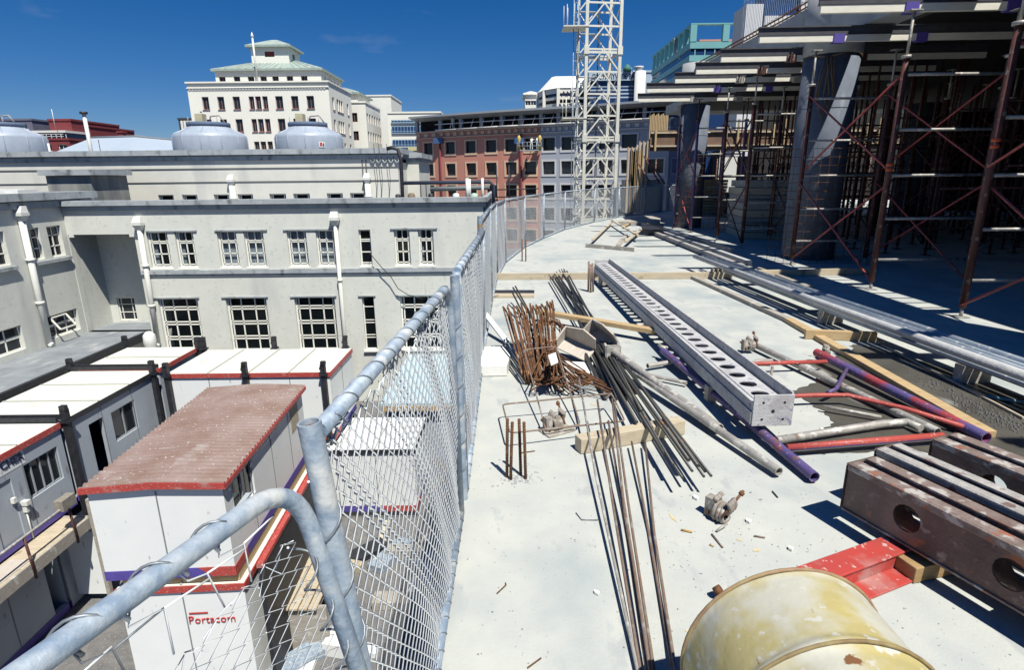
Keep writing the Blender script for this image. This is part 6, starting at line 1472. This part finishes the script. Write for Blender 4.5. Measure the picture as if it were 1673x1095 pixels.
boxout(G(995, 548, .17), R(-60), .17, 'open plywood box-out at right, touching the grey prop head', tilt=.7)

# ---------------- tubes & frames
def tube_thing(pts, r, label, m_, name='scaffold_tube', group=None, hollow=True):
    m = MB(); P = [G(x, y, z) for x, y, z in pts]
    if hollow and len(P) == 2: m.pipe(P[0], P[1], r, 18, .005)
    else: m.tube(P, r, 12)
    return tag(m.build(name, m_), label, 'scaffold tube', group)
tube_thing([(1000, 573, .16), (1176, 700, .05)], .031, 'grey prop tube with fork head lying under the perforated beam', TUBEG, hollow=True)
tube_thing([(1010, 590, .10), (1273, 771, .045)], .0265, 'long grey tube with open near end beside the purple one', TUBEG)
m = MB(); c = G(1002, 575, .16); m.box(c.x - .06, c.x + .06, c.y - .005, c.y + .02, c.z - .06, c.z + .06); m.box(c.x - .07, c.x - .05, c.y, c.y + .12, c.z - .05, c.z + .05); m.box(c.x + .05, c.x + .07, c.y, c.y + .12, c.z - .05, c.z + .05); tag(m.build('fork_head', TUBEG), 'small grey fork head at the far end of the prop tube', 'fork head')
def frame(name, label, parts, cat='scaffold frame'):
    P0 = G(*parts[0][1][0]); t = thing(name, label, cat, (P0.x, P0.y, 0))
    for nm, pts, r, mm in parts:
        P = [G(x, y, z) for x, y, z in pts]; m = MB()
        if len(P) == 2 and nm == 'leg': m.pipe(P[0], P[1], r, 18, .005)
        else: m.tube(P, r, 14)
        m.build(nm, mm, t)
    return t
frame('lying_scaffold', 'purple and red painted scaffold frame lying flat beneath the perforated beam', [
    ('leg', [(1083, 573, .10), (1331, 780, .045)], .031, TUBEP), ('leg', [(1334, 576, .09), (1612, 716, .05)], .037, TUBEPR),
    ('rail', [(1180, 596, .10), (1350, 591, .09)], .018, TUBER), ('rail', [(1240, 650, .09), (1330, 646, .09), (1385, 646, .09), (1480, 668, .08), (1592, 703, .06)], .017, TUBER),
    ('strut', [(1352, 642, .09), (1366, 636, .09), (1385, 600, .09)], .015, TUBEP), ('rail', [(1285, 732, .07), (1540, 712, .07)], .022, TWOT)])
frame('lying_scaffold', 'cement grey scaffold frame with coupler tangled under the purple one', [
    ('leg', [(1226, 560, .06), (1532, 706, .04)], .029, TUBEG), ('rail', [(1268, 720, .05), (1440, 693, .05), (1482, 690, .05), (1505, 700, .05)], .027, TUBEG),
    ('rail', [(1190, 606, .05), (1240, 590, .05), (1262, 590, .05)], .021, TUBEG), ('strut', [(1345, 664, .05), (1440, 682, .04)], .013, TUBEG), ('strut', [(1262, 600, .08), (1258, 628, .04)], .012, TUBEG)])
tube_thing([(1058, 598, .05), (1096, 592, .05)], .022, 'short white tube stub left of the purple tube end', TUBEG)
tube_thing([(1060, 613, .04), (1122, 626, .04)], .016, 'thin pale tube stub under the perforated beam', TUBEG)
m = MB(); c = G(1088, 572, .11); m.tube([c + V((-.05, .08, .03)), c], .014, 8, r2=.028); tag(m.build('spigot', TUBEG), 'grey spigot plugged in the far end of the purple tube', 'spigot')
COUP = mat('coupler_steel', (.20, .17, .145), (.32, .29, .26), 14, .8, bump=.5, spots=((.46, .44, .40), 20, .58), spots2=((.16, .08, .04), 12, .6))
def coupler(px, py, s_, label, rz=0, plate=False, z=.0):
    c = G(px, py, z); t = thing('scaffold_coupler', label, 'coupler', (c.x, c.y, z), rz)
    m = MB()
    for k, (ax, o) in enumerate((((1, 0, 0), V((0, 0, .04))), ((0, 1, .2), V((.01, .0, .085))))):
        A = V(ax).normalized(); u = A.orthogonal().normalized(); w_ = A.cross(u)
        for e in (-.35, .0, .35): m.tube([o * s_ + A * e * .05 * s_ + (u * math.cos(R(a)) + w_ * math.sin(R(a))) * .036 * s_ for a in range(0, 300, 25)], .011 * s_, 6)
    m.build('clamp', COUP, t, local=True)
    m = MB(); m.tube([V((.03, -.05, .05)) * s_, V((.055, .06, .14)) * s_], .006 * s_, 7); m.tube([V((.05, .045, .125)) * s_, V((.054, .056, .135)) * s_], .012 * s_, 6); m.tube([V((-.05, -.03, .02)) * s_, V((-.06, .05, .06)) * s_], .007 * s_, 6); m.build('bolt', RUST, t, local=True)
    m = MB(); m.box(-.07 * s_, -.03 * s_, -.02 * s_, .02 * s_, 0.003, .09 * s_); m.build('jaw', COUP, t, local=True)
    if plate:
        m = MB(); m.box(-.11, .11, -.09, .05, .003 - z, .012 - z); m.build('base_plate', TIMBW, t, local=True)
    return t
coupler(907, 703, 1.25, 'cement caked coupler on a small plate left of the wooden block', R(30), True)
coupler(1178, 850, 1.2, 'grey coupler lying alone on the slab right of the brown bars', R(-50))
coupler(1225, 572, 1.2, 'rusty coupler on the far end of the grey scaffold frame', R(10), z=.03)
coupler(1348, 582, .9, 'coupler gripping the long orange timber at the purple tube end', R(70), z=.04)
tube_thing([(1171, 868, .01), (1188, 856, .03)], .006, 'short bolt beside the lone coupler', TUBEG, hollow=False)

# silver tubes
TG = 'silver scaffold tubes bundled on blocks'
cem = mat('cement_tube', (.46, .46, .45), (.36, .37, .38), 9, .9, bump=.5)
ba, bb2 = G(1140, 418, .24), G(1673, 607, .24); bd = (bb2 - ba).normalized(); bs = V((bd.y, -bd.x, 0)); bb2 = bb2 + bd * 1.2
for i, (off, st_, mm, r, dz) in enumerate(((-.075, 0, TUBES, .026, 0), (-.135, .5, TUBES, .033, .01), (-.09, 1.0, mat('pinkish_tube', (.50, .36, .36), (.36, .40, .44), 2.5, .45, metal=.3), .024, -.05), (-.02, .3, TUBES, .027, 0), (.035, .9, TUBES, .027, -.005), (.10, .2, cem, .040, .02), (.0, 2.6, TUBES, .027, -.055), (.06, 1.4, TUBES, .026, -.06))):
    off *= 1.35; a = ba - bs * (-off) + bd * st_ + V((0, 0, dz)); b = bb2 - bs * (-off) + V((0, 0, dz))
    m = MB(); m.tube([a, a.lerp(b, .5) + V((0, 0, -.012)), b], r, 14)
    tag(m.build('scaffold_tube', mm), 'silver tube in the long bundle, %s' % ['its far end farthest left', 'thick bright outermost one on the wet patch side', 'pinkish one low in the bundle', 'smooth one near the bundle top', 'smooth one beside the cement caked tube', 'cement caked thick one on the shade side', 'short one low in the middle', 'lowest one toward the shade'][i], 'scaffold tube', TG)
for f, k in ((1.0, 0), (4.2, 1), (6.2, 2)):
    c = ba + bd * f; m = MB(); m.bar(V((c.x, c.y, .08)) - bs * .13, V((c.x, c.y, .08)) + bs * .13, .09, .15); tag(m.build('support_block', TIMBW), 'timber packer under the silver tube bundle, %s from its far end' % ORD[k], 'timber', 'packers under the tube bundle')
for i, (s0, e0, z, mm) in enumerate([((1066, 382), (1212, 440), .03, WHTST), ((1074, 379), (1225, 434), .05, cem), ((1082, 378), (1196, 412), .09, TUBES)]):
    a = G(*s0, z); b = G(*e0, z); m = MB(); m.bar(a + V((0, 0, .04)), b + V((0, 0, .04)), .07, .08); m.bar(a + V((0, 0, .085)), b + V((0, 0, .085)), .10, .008); m.bar(a + V((0, 0, -.005)), b + V((0, 0, -.005)), .10, .008); tag(m.build('form_joist', mm), 'grey I shaped joist on the slab beyond the tubes, %s of three' % ['near', 'middle', 'far'][i], 'joist', 'joists beyond the tubes')
timber((1432, 560), (1672, 686), .02, .02, 'thin pale batten edging the dark wet patch below the tubes', TIMBX, z=.006)
tube_thing([(1610, 648, .02), (1690, 660, .02)], .012, 'thin teal painted rod on the wet concrete', mat('teal_rod', (.10, .28, .33), (.2, .3, .3), 20), hollow=False)

# perforated beam -----------------------------------------------------------
def perf(m, o, u, v_, L_, W_, pitch, ru, rv, cv, s0=0.0):
    n = int((L_ - 2 * s0) / pitch); x = s0 + ((L_ - 2 * s0) - n * pitch) / 2
    P = lambda a, b: o + u * a + v_ * b
    m.quad(P(0, 0), P(x, 0), P(x, W_), P(0, W_)); m.quad(P(x + n * pitch, 0), P(L_, 0), P(L_, W_), P(x + n * pitch, W_))
    K = 20
    for k in range(n):
        c = x + (k + .5) * pitch; i0 = len(m.v); hh_ = pitch / 2
        for j in range(K):
            an = 2 * PI * j / K; ca, sa = math.cos(an), math.sin(an)
            m.v.append(P(c + ru * ca, cv + rv * sa))
            # project on rectangle
            tx = hh_ / abs(ca) if abs(ca) > 1e-6 else 1e9; top_ = (W_ - cv) if sa > 0 else cv; ty = top_ / abs(sa) if abs(sa) > 1e-6 else 1e9
            t_ = min(tx, ty); m.v.append(P(c + ca * t_, cv + sa * t_))
        # corners handled by adding triangles
        for j in range(K):
            a = i0 + 2 * j; b = i0 + 2 * ((j + 1) % K)
            m.f.append((a, a + 1, b + 1, b)); m.sm.append(False)
            q0 = m.v[a + 1]; q1 = m.v[b + 1]
            l0 = V(((q0 - o).dot(u) - c, (q0 - o).dot(v_) - cv)); l1 = V(((q1 - o).dot(u) - c, (q1 - o).dot(v_) - cv))
            on0 = abs(abs(l0.x) - hh_) < 1e-5; on1 = abs(abs(l1.x) - hh_) < 1e-5
            if on0 != on1:
                cx_ = hh_ * (1 if (l0.x if on0 else l1.x) > 0 else -1); cy_ = (W_ - cv) if (l0.y + l1.y) > 0 else -cv
                m.quad(q0, P(c + cx_, cv + cy_), q1)
def solid(o, t=.008):
    s = o.modifiers.new('solid', 'SOLIDIFY'); s.thickness = t; s.offset = 0; return o
zb_, zt_ = .13, .33
A = G(1235, 648, zt_); B = G(1302, 645, zt_); Fa = G(972, 425, zt_)
dv = (Fa - A); dv.z = 0; L_ = dv.length; u = dv.normalized(); v_ = V((u.y, -u.x, 0)); Wb = .25
t = thing('perforated_beam', 'long grey steel beam with a row of oval holes and square end plate', 'steel beam', (A.x, A.y, zb_))
wz_ = zt_ - .055
m = MB(); perf(m, V((A.x, A.y, wz_)) + u * .012, u, v_, L_ - .02, Wb - .03, .19, .055, .060, (Wb - .03) / 2, .04); solid(m.build('web', BEAMG, t, merge=True))
m = MB(); perf(m, V((A.x, A.y, zb_ + .0)) + u * .012 + v_ * .03, u, V((0, 0, 1)), L_ - .02, .155, .11, .012, .010, .05, .04); solid(m.build('inner_flange', BEAMG, t, merge=True))
m = MB(); o = V((A.x, A.y, 0)) + u * .012
def bar2(v0, z0, w_, h_, m): a = o + v_ * v0 + V((0, 0, z0)); m.bar(a, a + u * (L_ - .02), w_, h_)
bar2(.0, wz_ - .03, .012, .075, m); bar2(.012, zb_ + .006, .05, .012, m)
bar2(-.010, zb_ + .045, .010, .085, m); m.build('left_flange', BEAMG, t); m = MB(); bar2(Wb - .005, (zb_ + zt_) / 2 + .01, .012, zt_ - zb_ + .02, m); bar2(Wb - .03, zb_ + .006, .04, .012, m); m.build('right_flange', BEAMG, t)
c = V((A.x, A.y, 0)); m = MB(); p = c + V((0, 0, zb_ - .005)) - v_ * .008
pl_ = MB(); K5 = [(.25, .8), (.8, .8), (.52, .5), (.25, .22), (.8, .22)]
pl_.bar(p + V((0, 0, (zt_ - zb_) / 2 + .005)) + u * .006, p + V((0, 0, (zt_ - zb_) / 2 + .005)) + u * .006 + v_ * (Wb + .012), .012, zt_ - zb_ + .015); ep = pl_.build('end_plate', BEAMG, t, bevel=.003)
for a, b in K5:
    q = p + v_ * Wb * a + V((0, 0, (zt_ - zb_) * b)); m = MB(); m.tube([q - u * .0012, q + u * .004], .0085 if a != .52 else .012, 14); m.build('hole_shade_disc', DARK, ep)  # dark discs painted in for the shade inside the plate holes
m = MB(); q = c + u * (L_ * .46); m.hexa([q + v_ * .005 + V((0, 0, wz_ + .004)), q + v_ * (Wb - .02) + V((0, 0, wz_ + .004)), q + v_ * (Wb - .02) + u * .02 + V((0, 0, wz_ + .004)), q + v_ * .005 + u * .02 + V((0, 0, wz_ + .004))] + [x_ + V((0, 0, .05)) for x_ in (q + v_ * .005, q + v_ * (Wb - .02), q + v_ * (Wb - .02) + u * .02, q + v_ * .005 + u * .02)]); m.build('stiffener', BEAMG, t)
m = MB(); q = c + u * L_; m.bar(q + v_ * 0 + V((0, 0, (zb_ + zt_) / 2)), q + v_ * Wb + V((0, 0, (zb_ + zt_) / 2)), .012, zt_ - zb_); m.build('far_end_plate', BEAMG, t)
# rests on packers
for f, lb in ((.12, 'near'), (.9, 'far')):
    q = c + u * L_ * f + v_ * Wb / 2; m = MB(); m.bar(q - v_ * .16 + V((0, 0, .065)), q + v_ * .16 + V((0, 0, .065)), .08, .125); tag(m.build('packer', TIMBW), 'timber packer under the %s part of the perforated beam' % lb, 'timber')
q = G(1068, 540, .0)

# soldier beams ------------------------------------------------------------
def soldier(px, py, L_, label, mweb, mfl, u=None, w_=.19, zt_=.355, zb_=.105, holes=True):
    A = G(px, py, zt_); u = u or V((.36, -.93, 0)).normalized(); v_ = V((-u.y, u.x, 0)); t = thing('soldier_beam', label, 'steel beam', (A.x, A.y, zb_), 0, 'heavy channel beams stacked at right')
    c = V((A.x, A.y, 0)); h_ = zt_ - zb_; fw2 = w_ * .38
    for k, s0 in enumerate((0.0, w_ - fw2)):
        m = MB(); wo = s0 + (.0 if k else fw2); wo = s0 + (fw2 - .004 if k == 0 else .004)
        if k == 0: wo = s0 + .012
        o = c + v_ * wo + V((0, 0, zb_))
        perf(m, o, u, V((0, 0, 1)), L_, h_, .40, .062, .062, h_ * .5, .05); solid(m.build('web', mweb, t, merge=True), .007)
        m = MB(); a = c + v_ * (s0 + fw2 / 2) + V((0, 0, zt_ - .006)); m.bar(a, a + u * L_, fw2, .012); a = c + v_ * (s0 + fw2 / 2) + V((0, 0, zb_ + .006)); m.bar(a, a + u * L_, fw2, .012)
        e = c + v_ * (s0 + (0.004 if k == 0 else fw2 - .004)) + V((0, 0, zt_ - .02)); m.bar(e, e + u * L_, .009, .03)
        m.build('flange', mfl, t, bevel=.004)
    pl = MB(); pl.wall(c - u * .008 + V((0, 0, zb_ + .002)), v_, -u, w_, h_ - .004, [(.02, .035, h_ - .06, h_ - .04), (.02, .035, .06, .08), (w_ - .035, w_ - .02, h_ - .06, h_ - .04)], .008); pl.build('end_plate', mweb, t)
    for f in (.33, .66, 1.0):
        m = MB(); a = c + u * L_ * f + V((0, 0, (zt_ + zb_) / 2)) + v_ * fw2; m.bar(a, a + v_ * (w_ - 2 * fw2), .05, h_ * .9); m.build('spacer', mweb, t)
    return t
soldier(1386, 757, 2.6, 'nearest rusty brown double channel beam with round holes on the red steel', BROWNST, BROWNFL)
soldier(1432, 733, 2.6, 'cement whitened double channel beam, middle of the stacked beams', BROWNST, WHTST, w_=.17)
soldier(1524, 717, 2.6, 'dark rusty double channel beam at the far side of the stacked beams', BROWNST, BROWNFL, w_=.20)
# far one with clipped plates (extra rail)
# red steel -----------------------------------------------------------------
a = G(1200, 1003, .06); b = G(1478, 899, .06); d = (b - a).normalized(); s_ = V((-d.y, d.x, 0)); t = thing('red_channel', 'bright red painted steel section under the rusty beams behind the drum', 'steel section', (a.x, a.y, 0))
m = MB(); a0 = V((a.x, a.y, 0)); b0_ = V((b.x, b.y, 0)) + d * .15
def rb(off, z, w_, h_, m): m.bar(a0 + s_ * off + V((0, 0, z)), b0_ + s_ * off + V((0, 0, z)), w_, h_)
m = MB(); rb(.02, .088, .115, .012, m); m.build('top_flange', REDP, t, bevel=.003)
m = MB(); rb(-.02, .048, .012, .068, m); rb(.06, .048, .012, .068, m); m.build('web', REDP, t)
m = MB(); rb(-.03, .009, .17, .010, m); m.build('bottom_flange', REDP, t, bevel=.003)
tube_thing([(1168, 968, .03), (1178, 962, .05)], .018, 'small rusty lug poking out behind the yellow drum', RUST, hollow=False)
# ---------------- yellow drum
rd = .300; far = V((.80, 1.42, rd + .004)); ax = V((.03, -1, 0)).normalized(); t = thing('steel_drum', 'battered yellow steel drum lying on its side at the bottom edge', 'drum', (far.x, 1.0, 0))
m = MB(); pf = [(rd * .97, 0.012), (rd, .0), (rd + .006, .008), (rd, .02)]
for k in range(1, 24):
    z = k * .04; rr = rd
    for q in (.27, .66): rr += .012 * math.exp(-((z - q) / .014) ** 2)
    pf.append((rr, z))
pf2 = []
for r_, h in pf: pf2.append((r_, h))
for q in (.256, .264, .276, .284, .646, .654, .666, .674): pf2.append((rd + .012 * math.exp(-((q - (.27 if q < .5 else .66)) / .010) ** 2), q))
pf2 = pf2[:4] + sorted(pf2[4:], key=lambda p: p[1]); m.lathe(pf2, far, 72, axis=ax)
for i in range(len(m.v)):
    p = m.v[i]; dd = p - far; h = dd.dot(ax); rad = dd - ax * h
    if rad.length > .26: ang_ = math.atan2(rad.x, rad.z); k_ = .006 * math.sin(ang_ * 3 + h * 5) + .004 * math.sin(ang_ * 7 + h * 11); m.v[i] = p + rad.normalized() * (k_ * .5 - .004)
m.build('body', YEL, t)
m = MB(); m.tube([far + ax * .28 + (ax.orthogonal().normalized() * math.cos(a * PI / 24) + ax.cross(ax.orthogonal().normalized()) * math.sin(a * PI / 24)) * (rd + .006) for a in range(48)], .0055, 6, closed=True); m.build('seam', mat('drum_seam', (.16, .10, .05), (.28, .22, .1), 18, .8), t)
m = MB(); m.tube([far + ax * .012 + (ax.orthogonal().normalized() * math.cos(a * PI / 24) + ax.cross(ax.orthogonal().normalized()) * math.sin(a * PI / 24)) * (rd + .002) for a in range(48)], .006, 6, closed=True); m.build('rim', mat('drum_rim', (.33, .25, .12), (.26, .15, .09), 18, .7), t)
# sawhorse of offcuts
for a_, b_, w_, h_, z, mm, lb in (((957, 404), (1036, 411), .03, .09, 0, TIMBW, 'grey board on edge at the front'), ((968, 400), (999, 369), .07, .04, .10, TIMBX, 'pale leaning board at left'), ((999, 368), (1042, 396), .07, .035, .16, TIMBX, 'pale board across the middle'), ((1022, 406), (1060, 372), .08, .04, .14, TIMBX, 'pale leaning board at right'), ((1010, 402), (1022, 385), .12, .03, .0, TIMBW, 'short grey gusset'), ((1018, 374), (1046, 359), .06, .04, .05, TIMB, 'thin yellow board behind')):
    o = timber((a_[0], a_[1], z), (b_[0], b_[1], z), w_, h_, lb + ' of the tumbled timber trestle', mm, name='trestle_board', group='boards of the tumbled trestle')
slabpiece([(1048, 374), (1048, 364), (1084, 366), (1084, 376)], .18, 'dark flat crate at the foot of the far column', BLACKS, 'crate', 'crate')
slabpiece([(1010, 362), (1048, 352), (1080, 354), (1078, 362)], .12, 'low weathered timber bundle near the far fence', TIMBW, 'timber_bundle', 'timber')
# clutter -------------------------------------------------------------------
random.seed(21)
def nail(px, py, dx, dy, r, mm, lb, cat='wire', arc=0):
    a = G(px, py, .006); b = G(px + dx, py + dy, .006); mid = (a + b) / 2 + V((arc, arc, 0)); m = MB(); m.tube([a, mid, b], r, 5); tag(m.build('wire_offcut', mm), lb, cat)
nail(812, 970, 14, -17, .003, RUST, 'bent rusty wire offcut on the pale slab left of the bars', arc=.02)
nail(862, 1092, 22, -16, .003, RUST, 'rusty wire offcut at the bottom edge of the photo')
nail(941, 838, 36, 12, .0025, TIEW, 'curved thin wire on the slab left of the brown bars', arc=-.03)
nail(1113, 866, 18, 4, .005, mat('tan_bit', (.45, .26, .06)), 'small tan stick by the lone coupler', 'stick')
nail(1163, 873, 18, 22, .0045, REBARB, 'dark nail like rod below the lone coupler', 'nail')
nail(1232, 876, 18, 3, .004, REBARB, 'tiny brown rod right of the lone coupler', 'nail')
nail(852, 740, 22, -3, .003, RUST, 'short wire beside the starter bars')
nail(1262, 803, 9, 10, .004, REBAR, 'short black pin below the open tube ends', 'nail')
nail(1160, 420 + 470, 6, 3, .005, TIMB, 'little wood splinter near the drum', 'splinter')
for (x, y, lb) in ((1292, 893, 'white triangular chip left of the red steel'), (1137, 810, 'white mortar lump at the shadow end of the dark bars'), (1345, 700, 'small pale wedge beneath the pipes'), (975, 965, 'tiny grey stone on the slab between fence and bars'), (1223, 848, 'white foam crumb right of the lone coupler')):
    slabpiece([(x - 4, y - 2), (x + 5, y + 2), (x + 2, y + 5), (x - 4, y + 2)], .012, lb, POLY, 'chip', 'chip', bev=.001)
m = MB()
for k in range(420):
    x = random.uniform(780, 1660); y = random.uniform(600, 1090)
    if random.random() < .5: x, y = random.gauss(1180, 120), random.gauss(880, 80)
    c = G(x, y, 0.0)
    if c.x < -.2 or c.x > 5 or c.y > 9 or c.y < .5: continue
    s_ = random.uniform(.0015, .006); a = random.uniform(0, 6); ca, sa = math.cos(a) * s_, math.sin(a) * s_
    m.hexa([c + V((-ca, -sa, 0)), c + V((sa, -ca, 0)), c + V((ca, sa, 0)), c + V((-sa, ca, 0)), c + V((-ca * .6, -sa * .5, s_ * .8)), c + V((sa * .5, -ca * .6, s_)), c + V((ca * .5, sa * .6, s_ * .7)), c + V((-sa * .6, ca * .5, s_))])
tag(m.build('grit', mat('grit', (.25, .25, .24), (.5, .5, .47), 90)), 'fine grit and chips scattered over the concrete slab', 'grit', kind='stuff')
m = MB()
a, b = G(1420, 572, .008), G(1668, 705, .008)
cl_ = [random.random() for _ in range(9)]
for k in range(330):
    f = random.choice(cl_) + random.gauss(0, .05); c = a.lerp(b, f) + V((random.gauss(0, .06), random.gauss(0, .09), 0)); s_ = random.uniform(.003, .008)
    m.hexa([c + V(q) * s_ for q in ((-1, -1, -.3), (1, -.8, -.3), (.8, 1, -.3), (-1, .7, -.3), (-.5, -.6, .9), (.5, -.5, 1), (.4, .5, .8), (-.4, .5, 1))])
tag(m.build('gravel', mat('gravel', (.17, .165, .16), (.09, .09, .085), 60, .9, spots=((.4, .4, .38), 30, .66))), 'line of loose grey gravel across the dark wet patch', 'gravel', kind='stuff')
# yellow chalk / rust stains
st = mat('rust_stain', (.52, .42, .20), (.58, .52, .36), 30, .9)
for k, (x, y, dx, dy) in enumerate(((1095, 840, 12, 14), (1205, 880, 8, 5), (1150, 700, 10, 14), (1215, 742, 14, 8), (1120, 1030, 16, 3), (965, 660, 18, 4), (1230, 900, 14, -3), (1000, 762, 10, 2))):
    a = G(x, y, .002); b = G(x + dx, y + dy, .002); d = (b - a).normalized(); s_ = V((-d.y, d.x, 0)) * .008; q = MB(); q.quad(a - s_, (a + b) / 2 - s_ * 1.6, b, (a + b) / 2 + s_ * .8, a + s_ * .4); q.build('rust_stain', st, kind='structure')
